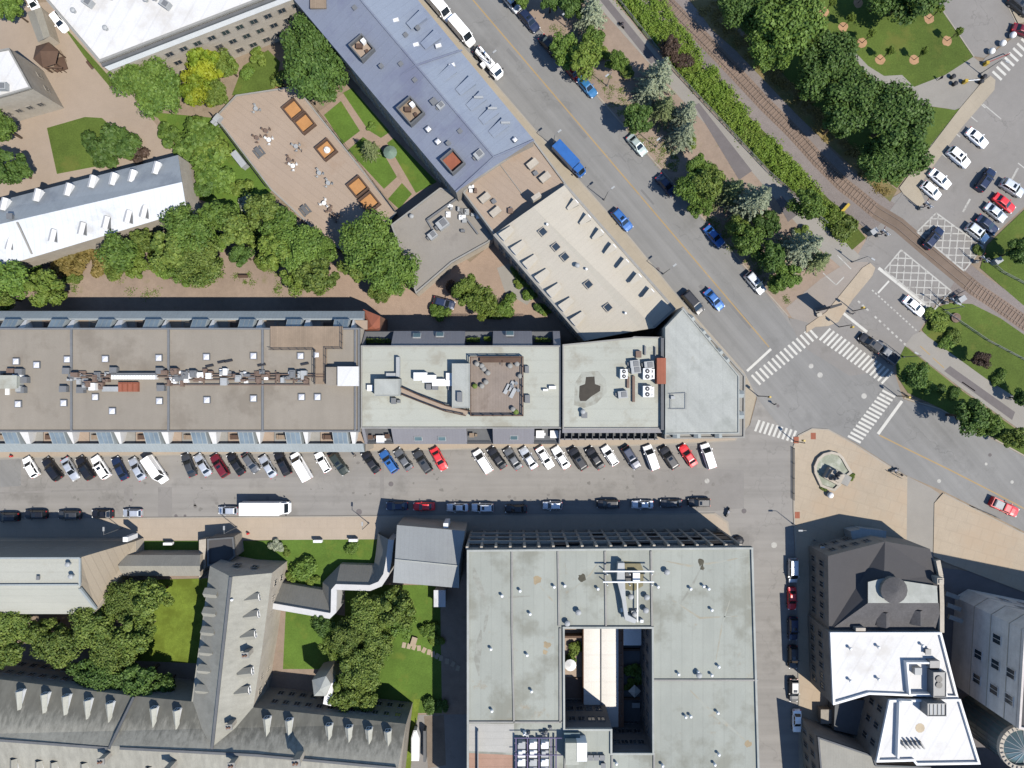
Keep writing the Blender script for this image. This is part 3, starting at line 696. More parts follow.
# ---- long terrace row with loggias -------------------------------------------------
HR = 12.5
r = root('row_building', 'long tan flat-roofed row building with loggias on both sides and white skylights', 'row building', (xw(150, HR), 0, 0))
x0, x1 = xw(-70, HR), xw(360, HR)
yn, ys = yw(328, HR), yw(432, HR)
ynt, yne = yw(318.5, 10.2), yw(311, 8.6)
yst, yse = yw(445, 10.2), yw(452, 8.6)
b = MB()
b.prism([(x0, ys), (x1, ys), (x1, yn), (x0, yn)], -.2, HR - .01)
b.prism([(x0, yn), (x1, yn), (x1, yne), (x0, yne)], -.2, 8.6); b.prism([(x0, yse), (x1, yse), (x1, ys), (x0, ys)], -.2, 8.6)
b.build('wall', M['stone_pale'], r)
MB().cap([(x0, ys, HR), (x1, ys, HR), (x1, yn, HR), (x0, yn, HR)]).build('roof', M['roof_tan'], r)
b = MB(); b.ring([(x0, ys), (x1, ys), (x1, yn), (x0, yn)], .3, HR - .2, HR + .3)
for u in (72, 169, 263): b.box(xw(u, HR), (ys + yn) / 2, HR, .35, yn - ys - .6, .3)
b.box(xw(355.5, HR), (ys + yn) / 2, HR, .3, yn - ys - .6, .3)
b.build('parapet', M['grey_metal'], r)
b = MB()
for ya, yb, s in ((ynt, yne, 1), (yst, yse, -1)):
    b.face([(x0, ya, 10.2), (x1, ya, 10.2), (x1, yb, 8.6), (x0, yb, 8.6)]); b.face([(x0, ya - s * .25, 10.2), (x1, ya - s * .25, 10.2), (x1, ya, 10.2), (x0, ya, 10.2)])
    b.face([(x0, ya - s * .25, 10.2), (x1, ya - s * .25, 10.2), (x1, ya - s * .25, 9.2), (x0, ya - s * .25, 9.2)])
    b.face([(x1, ya, 10.2), (x1, yb, 8.6), (x1, yb, 8.0), (x1, ya - s * .25, 8.0), (x1, ya - s * .25, 10.2)])
b.build('mansard', M['roof_zinc'], r)
def bay(side, k):
    y_in, y_out, s = (yn, ynt - .25, 1) if side > 0 else (ys, yst + .25, -1)
    c = 14.5 + 46.9 * k if side > 0 else 16 + 46.6 * k
    W0 = lambda du: xw(c + du, 10.5)
    fl = MB(); fl.prism([(W0(-24), y_in), (W0(23), y_in), (W0(23), y_out), (W0(-24), y_out)][::1], 8.6, 9.25); fl.build('terrace', M['concrete'] if (k + side) % 2 else M['deck'], r)
    a, e = W0(-7.5), W0(7.5)
    d = MB()
    d.face([(a, y_in, 9.2), (a, y_out, 9.2), (a, y_out, 11.2), (a, y_in, 12.35)], 0); d.face([(e, y_in, 9.2), (e, y_out, 9.2), (e, y_out, 11.2), (e, y_in, 12.35)], 0)
    d.face([(a, y_out, 9.2), (e, y_out, 9.2), (e, y_out, 11.2), (a, y_out, 11.2)], 0)
    d.face([(a, y_in, 12.35), (e, y_in, 12.35), (e, y_out, 11.2), (a, y_out, 11.2)], 0)
    dm = d.build('loggia', M['roof_zinc'], r)
    g = MB(); dz = (11.2 - 12.35) / (y_out - y_in)
    for i in range(3):
        xa, xb = a + .15 + i * (e - a - .2) / 3, a + .05 + (i + 1) * (e - a - .2) / 3
        yy = (y_in + .12 * s, y_out - .1 * s); zz = [12.35 + dz * (q - y_in) + .05 for q in yy]
        g.face([(xa, yy[0], zz[0]), (xb, yy[0], zz[0]), (xb, yy[1], zz[1]), (xa, yy[1], zz[1])])
    g.build('pane', M['glass_blue'], dm)
    p = MB()
    w0, w1 = W0(10), W0(10 + 3.5 + (k * 5 + side) % 4) # bright party wall block
    p.prism([(w0, y_in), (w1, y_in), (w1 - .5 , y_out), (w0, y_out)], 9.2, [12.2, 11.7, 10.3, 10.4])
    p.build('party_wall', M['silver_wall'], r)
    f = MB()  # balcony furniture: table with benches
    fx, fy = W0(-15), (y_in + y_out) / 2
    f.box(fx, fy, 9.9, 1.2, .8, .06); f.box(fx - .9, fy, 9.25, .35, .9, .45); f.box(fx + .9, fy, 9.25, .35, .9, .45); f.box(fx, fy, 9.25, .1, .1, .65)
    if (k * 7 + (side > 0)) % 3: f.box(fx + 1.6, fy, 9.25, .5, 1.2, .5)
    f.build('terrace_furniture', M['wood_dark'] if k % 2 else M['wood'], r)
for k in range(-1, 8):
    if k < 7 or True:
        bay(1, k) if k < 8 else None
        bay(-1, k) if k < 8 else None
vents(r, 'skylight', [(17, 361.5), (37.5, 365), (68, 359.5), (106, 359), (159.5, 358), (207, 357), (254, 356), (301, 356), (317, 355), (19, 404), (64.5, 403), (96, 397), (113, 411), (160, 401), (207.5, 400), (254, 398.5), (302, 397), (318, 397)], HR)
# service spine on the roof
def clutter(par, u0, u1, v0, v1, h, n, seed, mats=('steel', 'white', 'grey_metal', 'brown_metal'), hmax=1.3, smax=1.4):
    R = random.Random(seed)
    for i in range(n):
        q = W(R.uniform(u0, u1), R.uniform(v0, v1), h); b = MB(); w, d, z = R.uniform(.4, smax), R.uniform(.4, smax), R.uniform(.3, hmax)
        k = R.random()
        b.box(q.x, q.y, h, w, d, z)
        if k < .4: b.box(q.x, q.y, h + z, w * .6, d * .6, .12)
        elif k < .7: b.cyl(q.x, q.y, h + z, h + z + .35, .18, n=8)
        b.build('rooftop_unit', M[R.choice(mats)], par)
clutter(r, 72, 112, 374, 388, HR, 20, 3); clutter(r, 166, 262, 371, 376, HR, 22, 4); clutter(r, 166, 262, 378, 383, HR, 20, 5); clutter(r, 262, 308, 371, 382, HR, 18, 6)
clutter(r, 2, 30, 371, 391, HR, 7, 8, smax=2.2)
b = MB()
for v in (374.5, 377, 380, 385): b.bar(W(74 if v < 380 else 165, v, HR + .5), W(324 if v < 380 else 310, v, HR + .5), .16, .16)
for u in (168, 186, 204, 222, 240, 258, 276, 294): b.bar(W(u, 371, HR + .35), W(u, 384, HR + .35), .12, .3)
b.build('pipe_run', M['brown_metal'], r)
b = MB()
for i in range(16): q = W(116 + i * 2.75, 377.3, HR); b.box(q.x, q.y, HR, .42, .75, 1.2)
b.build('fin_screen', M['white'], r)
b = MB(); q0, q1 = W(114, 373, HR), W(159, 375, HR); b.prism([(q0.x, q1.y), (q1.x, q1.y), (q1.x, q0.y), (q0.x, q0.y)], HR, HR + 1.0); b.build('duct', M['grey_metal'], r)
b = MB()
for i in range(4): q = W(122.5 + i * 5, 387, HR); b.box(q.x, q.y, HR, .8, 1.7, .7); b.box(q.x, q.y, HR + .7, .6, 1.3, .1)
b.build('copper_units', M['redroof'], r)
b = MB(); q = W(112.5, 389, HR); b.box(q.x, q.y, HR, 2.9, .9, .8); b.build('duct', M['steel'], r)
b = MB(); q = W(15, 382, HR); b.box(q.x, q.y, HR, 3.2, 2.2, 1.8); b.box(q.x, q.y, HR + 1.8, 3.4, 2.4, .12); b.build('plant_room', M['roof_pale'], r)
for u, v in ((69, 371), (116, 370.5), (162, 371), (66, 389), (163, 388), (83, 390), (22, 372), (27, 380), (24, 390)):
    q = W(u, v, HR); MB().box(q.x, q.y, HR, 1.3, 1.1, 1.0).build('rooftop_unit', M['grey_metal'], r)
for u, v in ((210, 366), (222, 362), (262, 365), (305, 364), (229, 361)):
    q = W(u, v, HR); MB().box(q.x, q.y, HR, 1.4, .35, .35, .2).build('duct', M['black'], r)
# roof deck with stair house
b = MB(); P = WP([(271, 326.5), (343, 326.5), (343, 349), (327, 349), (327, 384), (316, 384), (316, 350), (271, 350)], HR); b.prism([(p.x, p.y) for p in P], HR, HR + .4); b.build('roof_deck', M['wood'], r)
b = MB(); PP = [p + Vector((0, 0, .4)) for p in P]
for i in (1, 2, 3, 5, 6):
    a, c = PP[i], PP[(i + 1) % 8]
    for z in (.5, 1.0): b.bar(a + Vector((0, 0, z)), c + Vector((0, 0, z)), .07, .07)
    for p in resample([a, c], 1.5): b.box(p.x, p.y, p.z, .07, .07, 1.0)
b.build('deck_railing', M['black'], r)
b = MB(); P = WP([(326, 367), (357.5, 367), (357.5, 385.5), (326, 385.5)], HR + 1.6); b.prism([(p.x, p.y) for p in P], HR, HR + 1.6, 0); b.build('stair_house', M['roof_tan'], r)
b = MB(); P = WP([(337.5, 366.5), (358.5, 366.5), (358.5, 386), (337.5, 386)], HR + 2.2); b.prism([(p.x, p.y) for p in P], HR + 1.6, HR + 2.2, 0); b.build('stair_house_roof', M['roof_white'], r)
windows(r, (x0 + 6, yse), (x1, yse), (1.2, 4.6), 40, 1.2, 1.7, 'stone', .5)
# small gabled red-roofed annex at its east end
pitched('annex', 'small red-roofed annex wedged at the east end of the long row building', 'annex', [(363, 309, 8), (380, 316, 8), (380, 332, 8), (363, 332, 8)],
        [[(363, 309, 8), (363, 332, 8), (372, 326, 9.5)], [(363, 309, 8), (380, 316, 8), (372, 326, 9.5)], [(380, 316, 8), (380, 332, 8), (372, 326, 9.5)], [(380, 332, 8), (363, 332, 8), (372, 326, 9.5)]], 'brick', 'redroof')

# ---- pale roofed central building with roof deck ------------------------------------
r = root('mansard_building', 'pale flat-roofed building with mauve mansard edges, roof deck and diagonal boardwalk', 'building', (xw(460, HR), 0, 0))
x0, x1 = xw(361, HR), xw(561, HR); yn, ys = yw(345.5, HR), yw(428.5, HR); yne, yse = yw(331, 9.2), yw(444, 9.2)
b = MB(); b.prism([(x0, ys), (x1, ys), (x1, yn), (x0, yn)], -.2, HR - .01); b.prism([(x0, yn), (x1, yn), (x1, yne), (x0, yne)], -.2, 8.2); b.prism([(x0, yse), (x1, yse), (x1, ys), (x0, ys)], -.2, 8.2)
b.build('wall', M['stone_pale'], r)
MB().cap([(x0, ys, HR), (x1, ys, HR), (x1, yn, HR), (x0, yn, HR)]).build('roof', M['roof_pale'], r)
MB().ring([(x0, ys), (x1, ys), (x1, yn), (x0, yn)], .25, HR - .2, HR + .22).build('parapet', M['concrete'], r)
# mansard slopes broken by recessed terraces
def mans(yi, yo, gaps, zi=HR - .3, zo=9.2, matname='roof_mauve', X0=x0, X1=x1, par=r):
    s = 1 if yo > yi else -1; xs = [X0] + [x for g in gaps for x in g] + [X1]; b = MB()
    for a, c in zip(xs[::2], xs[1::2]):
        b = MB(); b.face([(a, yi, zi), (c, yi, zi), (c, yo, zo), (a, yo, zo)]); b.face([(a, yo, zo), (c, yo, zo), (c, yo, 8.2), (a, yo, 8.2)])
        for x in (a, c): b.face([(x, yi, zi), (x, yo, zo), (x, yo, 8.2), (x, yi, 8.2)])
        b.build('mansard', M[matname], par)
    for a, c in gaps:
        MB().prism([(a, yi), (c, yi), (c, yo), (a, yo)], 8.2, 8.6).build('terrace', M['concrete_dark'], par)
        bb = MB()
        for z in (9.0, 9.4, 9.8): bb.bar((a, yo - s * .1, z), (c, yo - s * .1, z), .06, .06)
        bb.build('terrace_railing', M['black'], par)
X = lambda u: xw(u, 10)
mans(yn, yne, [(X(365), X(393)), (X(465), X(493)), (X(532), X(553))])
mans(ys, yse, [(X(367), X(393)), (X(467), X(493)), (X(534), X(559))])
for u, v, h in ((417, 336, 10.4), (440, 335, 10.4), (510, 334, 10.4), (418.5, 438, 10.4), (442, 438, 10.4), (514, 437, 10.4)):
    q = W(u, v, h); o = put(vent_mesh('flatlight'), 'skylight', r, (q.x, q.y, h - .05)); o.rotation_euler.x = radians(-52 if v < 384 else 52) * .75
for u0, u1, v, m in ((367, 391, 338, 'leaf_lime'), (467, 480, 337, 'leaf_olive'), (484, 491, 336, 'leaf_lime'), (535, 551, 337, 'leaf_olive')):
    b = MB(); a, c = W(u0, v, 8.6), W(u1, v, 8.6); b.box((a.x + c.x) / 2, a.y - .6, 8.6, c.x - a.x, .5, .6); bx = b.build('planter_box', M['wood_dark'], r)
    b = MB(); R = random.Random(u0)
    for i in range(260):
        p = Vector((R.uniform(a.x, c.x), a.y - .6 + R.uniform(-.4, .4), 9.2 + R.random() * .55)); e = Vector((R.gauss(0, 1), R.gauss(0, 1), R.gauss(0, 1))).normalized() * .13; f = e.orthogonal().normalized() * .13
        b.face([p - e, p + f, p + e, p - f])
    b.build('planting', M[m], bx, weld=False)
for u, v, m in ((371, 437, 'wood_dark'), (381, 439, 'white'), (472, 435, 'wood'), (540, 434, 'white'), (554, 434, 'white'), (388, 436, 'wood_dark')):
    q = W(u, v, 8.6); b = MB(); b.box(q.x, q.y, 9.25, 1.5 if m == 'white' else .9, 1.4 if m == 'white' else .8, .08); b.box(q.x, q.y, 8.6, .12, .12, .65); b.box(q.x + .8, q.y, 8.6, .4, .5, .45); b.build('terrace_table', M[m], r)
# deck
P = WP([(470.5, 357), (523, 357), (523, 415.5), (471, 415.5)], HR + .3); b = MB(); b.prism([(p.x, p.y) for p in P], HR, HR + .3); b.build('roof_deck', surf('pinkish_decking', A(166, 152, 142), .12, .3, 1, 6, seam=(0, .5, .2), stain=(A(128, 112, 100), .3, .55, .5)), r)
b = MB()
for i in range(4):
    a, c = P[i], P[(i + 1) % 4]
    for z in (.5, 1.05): b.bar(a + Vector((0, 0, z)), c + Vector((0, 0, z)), .16, .1)
    for p in resample([a, c], 1.8): b.box(p.x, p.y, p.z, .16, .16, 1.15)
a, c = W(480, 360, HR + 1), W(521, 360, HR + 1); b.bar(a, c, .9, .12); a, c = W(502, 360, HR + 1), W(502, 366, HR + 1); b.bar(a, c, .12, .12)
b.build('deck_railing', M['wood_dark'], r)
P2 = WP([(400, 386.5), (421, 396), (446, 405.5), (470, 411)], HR + .5); P3 = WP([(400, 393.5), (420, 401.5), (445, 411), (466, 415.5)], HR + .5)
b = MB(); b.cap([tuple(p) for p in P2] + [tuple(p) for p in P3[::-1]]); b.build('boardwalk', M['deck'], r)
b = MB()
for Q in (P2, P3):
    for a, c in zip(Q, Q[1:]):
        b.bar(a + Vector((0, 0, 1)), c + Vector((0, 0, 1)), .14, .1); b.bar(a + Vector((0, 0, .5)), c + Vector((0, 0, .5)), .08, .08); b.bar(a - Vector((0, 0, .25)), c - Vector((0, 0, .25)), .1, .5)
    for p in resample(Q, 1.5): b.box(p.x, p.y, HR, .09, .09, 1.5)
b.build('boardwalk_railing', M['wood_dark'], r)
def rbox(par, name, u0, v0, u1, v1, h0, hh, m, lip=0.):
    a, c = W(u0, v0, h0 + hh), W(u1, v1, h0 + hh); b = MB(); b.prism([(a.x, c.y), (c.x, c.y), (c.x, a.y), (a.x, a.y)], h0, h0 + hh)
    if lip: b.ring([(a.x, c.y), (c.x, c.y), (c.x, a.y), (a.x, a.y)], .12, h0 + hh, h0 + hh + lip)
    return b.build(name, M[m], par)
rbox(r, 'stair_house', 374.5, 379, 400, 396, HR, 2.0, 'roof_pale2', .12); rbox(r, 'stair_house', 452, 363.5, 470, 408, HR, 1.8, 'roof_pale2', .12)
rbox(r, 'duct', 396, 357, 399.5, 377, HR, 1.0, 'steel'); rbox(r, 'duct', 386, 373, 398, 377, HR, .8, 'steel'); rbox(r, 'rooftop_unit', 367, 385, 373, 391, HR, .8, 'white')
for q in ((413.5, 372.5, 427, 380.5), (422, 375, 436, 382.5), (432, 379, 445, 386), (440, 380, 452, 386), (446, 373, 452, 381)): rbox(r, 'duct', *q, HR, .9 + random.random() * .4, 'white')
for q in ((426, 384, 431, 390), (432, 385, 438, 390), (448, 386, 452, 390), (391, 398, 396, 404), (457, 392, 462, 402)): rbox(r, 'rooftop_unit', *q, HR + (1.8 if q[0] == 457 else 0), .7, 'grey_metal')
for q in ((543, 389, 548, 391), (549, 386, 556, 389), (525, 366, 529, 373), (525, 395, 530, 403), (397, 400, 400, 403)): rbox(r, 'rooftop_unit', *q, HR, .7, 'white' if q[0] < 560 and q[0] > 540 else 'grey_metal')
R = random.Random(5)
for u, v in ((477, 364), (484, 369), (488, 373), (482, 366), (517, 364), (510, 366), (475, 386), (482, 386), (486, 382), (520, 376), (513, 409), (516, 412)):
    q = W(u, v, HR + .3); o = MB(); o.cyl(q.x, q.y, HR + .3, HR + .9, .42, n=10); o.dome(q.x, q.y, HR + .9, .5, .5, .3, 9, 3)
    tag(o.build('planter_pot', M['leaf_olive'] if R.random() < .4 else M['concrete']), None, 'planter', 'potted plants on the brown roof deck')['label'] = 'potted planter on the brown roof deck of the pale mansard building'
for u, v, a in ((507, 389, .5), (511, 386, .5), (513, 393, .5)):
    q = W(u, v, HR + .3); o = MB(); c, s_ = cos(a), sin(a); o.box(q.x, q.y, HR + .55, 1.9, .65, .08, a + .6); o.bar(q + Vector((c * .8, s_ * .8, .35)), q + Vector((c * 1.3, s_ * 1.3, .8)), .6, .08)
    for dx in (-.6, .6):
        for dy in (-.25, .25): ca, sa = cos(a + .6), sin(a + .6); o.box(q.x + dx * ca - dy * sa, q.y + dx * sa + dy * ca, HR + .3, .07, .07, .26)
    tag(o.build('deck_lounger', M['steel']), None, 'lounger', 'loungers on the roof deck')['label'] = 'pale grey lounger on the brown roof deck'

# ---- building with the tar stain ---------------------------------------------------
HR = 13.2
r = flat_building('flat_roof_building', 'pale flat-roofed building with dark tar stain and twin-fan air conditioners', 'building', [(562.5, 344.5), (632, 337.5), (633.5, 336.5), (662, 337), (662.5, 429), (562.5, 429)], HR, 'stone_pale', 'roof_pale', (.25, .25))
yi, yo = yw(429, HR) - .02, yw(440, 10)
x0, x1 = xw(562.5, HR), xw(662, HR)
MB().prism([(x0, yo), (x1, yo), (x1, yi), (x0, yi)], -.2, 9).build('balcony_slab', M['concrete_dark'], r)
b = MB(); b.box((x0 + x1) / 2, yo + .15, 9, x1 - x0, .2, 1.0); b.box((x0 + x1) / 2, yi - .35, HR - .5, x1 - x0, .7, .3); b.build('balcony_parapet', M['roof_mauve'], r)
b = MB()
for i in range(14): x = x0 + (x1 - x0) * (i + .5) / 14; b.box(x, (yi + yo) / 2, 9, .12, yi - yo, 1.2)
b.build('balcony_dividers', M['concrete_dark'], r)
P = WP([(579, 397), (579.5, 386), (585, 384), (586, 377), (594.5, 376.5), (595, 384), (600.5, 386), (600, 391), (592, 396), (586, 401), (580, 401)], HR)
MB().cap([(p.x, p.y, HR + .004) for p in P]).build('tar_patch', surf('tar', A(78, 72, 64), .2, .3, 1, 6), r)
P = WP([(574, 405), (575, 383), (582, 372), (598, 371), (606, 380), (607, 392), (596, 404), (584, 408)], HR)
MB().cap([(p.x, p.y, HR + .002) for p in P]).build('damp_stain', surf('damp_membrane', A(192, 193, 183), .1, .2, .9, 6, stain=(A(160, 156, 142), .5, .5, .7)), r)
vents(r, 'acfan', [(646, 374, 1.0), (646, 391.5, 1.0), (623, 374, .85)], HR, pi / 2); vents(r, 'acfan', [(649.5, 374, .9), (649, 392, .9)], HR, pi / 2)
vents(r, 'acbox', [(622, 394.5), (634, 364), (635, 370), (648, 365)], HR, .1); vents(r, 'cowl', [(582.5, 411.5)], HR); vents(r, 'boxvent', [(584, 415)], HR)
rbox(r, 'condenser_hut', 657, 358, 666, 384, HR, 1.6, 'redroof'); rbox(r, 'rooftop_unit', 636, 351, 641.5, 357.5, HR, .8, 'brown_metal')
rbox(r, 'duct', 632.5, 376, 635, 402, HR, .5, 'brown_metal'); rbox(r, 'duct', 627, 377, 629.5, 388, HR, .5, 'brown_metal'); rbox(r, 'duct', 644.5, 346, 646, 355, HR, .5, 'grey_metal'); rbox(r, 'duct', 655, 347, 656, 356, HR, .5, 'grey_metal')
rbox(r, 'party_parapet', 661, 338, 664, 430, HR, .7, 'concrete_dark')

HR = 12.5
# ---- corner building ----------------------------------------------------------------
ledge = [(665, 328), (683, 306.5), (745, 375.5), (744.5, 438), (664.5, 439)]
r = flat_building('corner_building', 'pale blue-grey roofed corner building pointing at the crossroads', 'building', ledge, 11.8, 'stone', 'concrete', (.3, .25))
P = WP([(665, 327.5), (683, 308.5), (739, 376), (739, 433.5), (665, 434.5)], 13.9); xy = [(p.x, p.y) for p in P]
MB().prism(xy, 11.8, 13.9).build('attic', M['roof_pale2'], r); MB().ring(xy, .2, 13.9, 14.1).build('parapet', M['roof_pale2'], r)
dm = dormer_mesh(1.1, 1.0, .4, 1.2, 'roof_zinc', 'stone')
dormers(r, dm, [(692, 317.5), (703, 331), (708, 337.5), (720, 351), (726.5, 359)], 11.8, (1, .85), 1.1, 1.0)
dormers(r, dm, [(676, 437), (697, 437), (718, 437)], 11.8, (0, -1), 1.1, 1.0); dormers(r, dm, [(742, 394), (742, 415)], 11.8, (1, 0), 1.1, 1.0)
b = MB(); 
for p, q in (((669, 394), (686, 393)), ((686, 393), (686, 409)), ((669, 409), (686, 409)), ((671, 394), (671, 409))): b.bar(W(*p, 14.2), W(*q, 14.2), .08, .08)
b.build('roof_frame', M['grey_metal'], r)
LG = WP(ledge, 11.8); windows(r, LG[2], LG[1], (1.5, 5.0, 8.4), 8, 1.1, 1.8, 'stone_pale'); windows(r, LG[4], LG[3], (1.5, 5.0, 8.4), 7, 1.1, 1.8, 'stone_pale'); windows(r, LG[3], LG[2], (1.5, 5.0, 8.4), 5, 1.1, 1.8, 'stone_pale')
rbox(r, 'roof_hatch', 671, 396, 675, 399, 13.9, .5, 'steel')

# ---- cream gabled building with pyramidal dormers ------------------------------------
r, ro = pitched('dormer_building', 'cream metal-roofed building with rows of small dormers along the avenue', 'building',
            [(493, 235, 9), (566, 184, 9), (676, 309, 9), (655, 328, 9), (584, 341, 9)],
            [[(493, 235, 9), (533, 207, 11.2), (640, 330, 11.2), (584, 341, 9)], [(533, 207, 11.2), (566, 184, 9), (676, 309, 9), (655, 328, 9), (640, 330, 11.2)], [(493, 235, 9), (566, 184, 9), (533, 207, 11.2)], [(584, 341, 9), (640, 330, 11.2), (655, 328, 9)]], 'stone_pale', 'roof_cream')
b = MB(); P = WP([(493, 235), (566, 184), (676, 309), (655, 328), (584, 341)], 9); b.ring([(p.x, p.y) for p in P], .45, 8.7, 9.12); b.build('eaves_gutter', M['concrete'], r)
windows(r, P[2], P[1], (1.2, 4.8), 14, 1.1, 1.8, 'stone'); windows(r, P[0], P[4], (1.2, 4.8), 12, 1.1, 1.8, 'stone')
dv = Vector((.757, .653)); dm = dormer_mesh(1.6, .95, .1, 2.6, 'roof_cream', 'stone_pale', 'shed', .45)
dm3 = dormer_mesh(1.3, .75, .05, 2.2, 'roof_cream', 'concrete_dark', 'shed', .7)
dormers(r, dm, [(502 + 11.9 * i, 237.5 + 14.2 * i) for i in range(0, 7)], 9.25, -dv, 1.6, .95)
dormers(r, dm3, [(576.5 + 12.6 * i, 202 + 14.8 * i) for i in range(7)], 9.35, dv, 1.3, .75, .5)
q = radians(41)
for u, v in ((543, 232), (556, 247), (565, 257), (588.5, 284.5), (608, 307.5)): vents(r, 'darklight', [(u, v, .88)], 10.9, q)
vents(r, 'pipe', [(547, 225), (586, 269.5), (625, 313.5)], 11.1); vents(r, 'cowl', [(577, 266)], 11.0)
q = W(536, 198, 10); MB().box(q.x, q.y, 9.3, 1.8, .8, 1.9, .6).build('chimney', M['stone_pale'], r)

# ---- low grey roof and beige terrace roof ---------------------------------------------
r = flat_building('low_annex', 'low grey gravel-roofed annex with ventilation plant beside the formal lawns', 'annex', [(391, 225), (440, 188), (462, 193), (495, 237), (488, 243), (452, 263), (416, 294)], 4.2, 'stone_pale', 'roof_grey_flat', (.3, .3))
vents(r, 'acbox', [(443, 225, 1.3), (433, 236, 1.0)], 4.2, .65); vents(r, 'cowl', [(412, 217)], 4.2); clutter(r, 448, 480, 200, 232, 4.2, 16, 11, hmax=.9)
b = MB()
for p, q in (((427, 220), (455, 200)), ((455, 200), (467, 193)), ((468, 196), (488, 232)), ((427, 220), (433, 230)), ((460, 210), (478, 234))): b.bar(W(*p, 4.6), W(*q, 4.6), .3, .4)
b.build('pipe_run', M['grey_metal'], r)
r = flat_building('beige_annex', 'low beige flat-roofed annex between the blue roof and the cream dormers', 'annex', [(463, 193), (470, 183), (534, 140.5), (566, 184), (495, 236)], 7.6, 'stone_pale', 'deck', (.3, .35))
for u, v in ((485, 198), (495.5, 212), (532.5, 164), (545, 177.5)):
    q = W(u, v, 8.2); b = MB(); b.box(q.x, q.y, 7.6, 2.0, 1.15, .85, .68); b.box(q.x, q.y, 8.45, 2.1, 1.25, .1, .68); b.build('roof_monitor', M['stone_pale'], r)
vents(r, 'boxvent', [(494, 202, .8), (535.5, 174, .8), (511, 210, .7)], 7.6, .6); rbox(r, 'rooftop_unit', 508, 208, 513, 213, 7.6, .6, 'brown_metal'); clutter(r, 470, 476, 185, 194, 7.6, 4, 21, hmax=.8, smax=.8)
b = MB(); b.bar(W(499, 163, 7.7), W(528, 202, 7.7), .12, .12); b.build('roof_seam', M['concrete'], r)

# ---- blue roof -------------------------------------------------------------------------
r, ro = pitched('blue_roof_building', 'long blue-grey metal-roofed building with sunken roof terraces beside the avenue', 'building',
            [(215, -94, 11), (456, 192, 11), (494, 158, 12), (534, 140, 11), (340, -94, 11)],
            [[(215, -94, 11), (456, 192, 11), (494, 157.5, 12.6), (280, -97, 12.6)], [(280, -97, 12.6), (494, 157.5, 12.6), (534, 140, 11), (340, -94, 11)], [(456, 192, 11), (534, 140, 11), (494, 157.5, 12.6)], [(215, -94, 11), (340, -94, 11), (280, -97, 12.6)]], 'stone', ['roof_blue', 'roof_blue2', 'roof_blue'])
b = MB()
for p, q in (((385, 84), (417, 65)), ((417, 65), (462, 50)), ((290, -84), (494, 157)), ((456, 192), (494, 157)), ((494, 157), (534, 140))):
    h1 = 12.7 if p[0] in (417, 290, 494) else 11.25; h2 = 12.7 if q[0] in (417, 494) else 11.25
    b.bar(W(*p, h1), W(*q, h2), .3, .16)
b.build('ridge_cap', M['roof_blue'], r)
BL = WP([(534, 140), (340, -94), (215, -94), (456, 192)], 11); windows(r, BL[0], BL[1], (1.2, 4.6, 7.8), 20, 1.2, 1.7, 'stone_pale'); windows(r, BL[2], BL[3], (1.2, 4.6, 7.8), 20, 1.2, 1.7, 'stone_pale')
def sunken(par, u, v, h, w, d, floor, items=True):
    q = W(u, v, h); a = radians(-49.2); c, s = cos(a), sin(a)
    b = MB(); P = [(q.x + x * c - y * s, q.y + x * s + y * c) for x, y in ((-w / 2, -d / 2), (w / 2, -d / 2), (w / 2, d / 2), (-w / 2, d / 2))]
    b.ring([tuple(p) for p in offset(P, -.25)], .25, h - .6, h + .95, 0); b.cap([(x, y, h - .02) for x, y in P], 1)
    o = b.build('roof_terrace', [M['concrete_dark'], floor], par)
    if items:
        f = MB(); f.box(q.x - .5, q.y + .3, h, 1.1, .8, .7); f.box(q.x + .9, q.y - .6, h, .6, .6, .5, .5); f.build('terrace_furniture', M['wood_dark'], o); f = MB(); f.box(q.x + .3, q.y + 1.1, h, .8, .8, .9, a); f.build('terrace_unit', M['white'], o)
sunken(r, 362.5, 49, 12.0, 3.2, 2.7, M['deck']); sunken(r, 411, 112, 12.0, 3.6, 2.9, M['wood']); sunken(r, 453, 162.5, 12.0, 3.0, 2.6, M['redroof'], False)
vents(r, 'whitelight', [(396, 20.5), (416, 45), (438.5, 46), (452, 65.5)], 12.0, .3, .8); vents(r, 'skylight', [(428.5, 129.5, .8), (438, 142, .8), (515, 140, .7)], 12.1, .7)
vents(r, 'boxvent', [(355, 9), (381.5, 67), (401, 65), (415, 81), (434, 103, 1.1), (448.5, 144), (460, 132), (406, 36), (418, 29)], 12.0, .7, .75); vents(r, 'acbox', [(479, 156, 1.0), (441, 107, .8)], 11.9, .7)
rbox(r, 'roof_opening', 310, -4, 326, 8, 11.6, .4, 'wood')
dm = dormer_mesh(1.7, .5, .0, 3.6, 'roof_blue2', 'roof_blue2', 'shed', .2)
for p in ((473, 80), (483.5, 95.5), (496, 109), (506, 122), (454, 68), (438, 34), (424, 14)): 
    q = W(*p, 12.0); put(dm, 'dormer', r, (q.x, q.y, 11.75), atan2(.653, .757))
for p in ((478, 97), (492, 108), (505, 122.5)): rbox(r, 'roof_rack', p[0] - 4, p[1] - 1, p[0] + 5, p[1] + 1, 12.0, .5, 'steel')

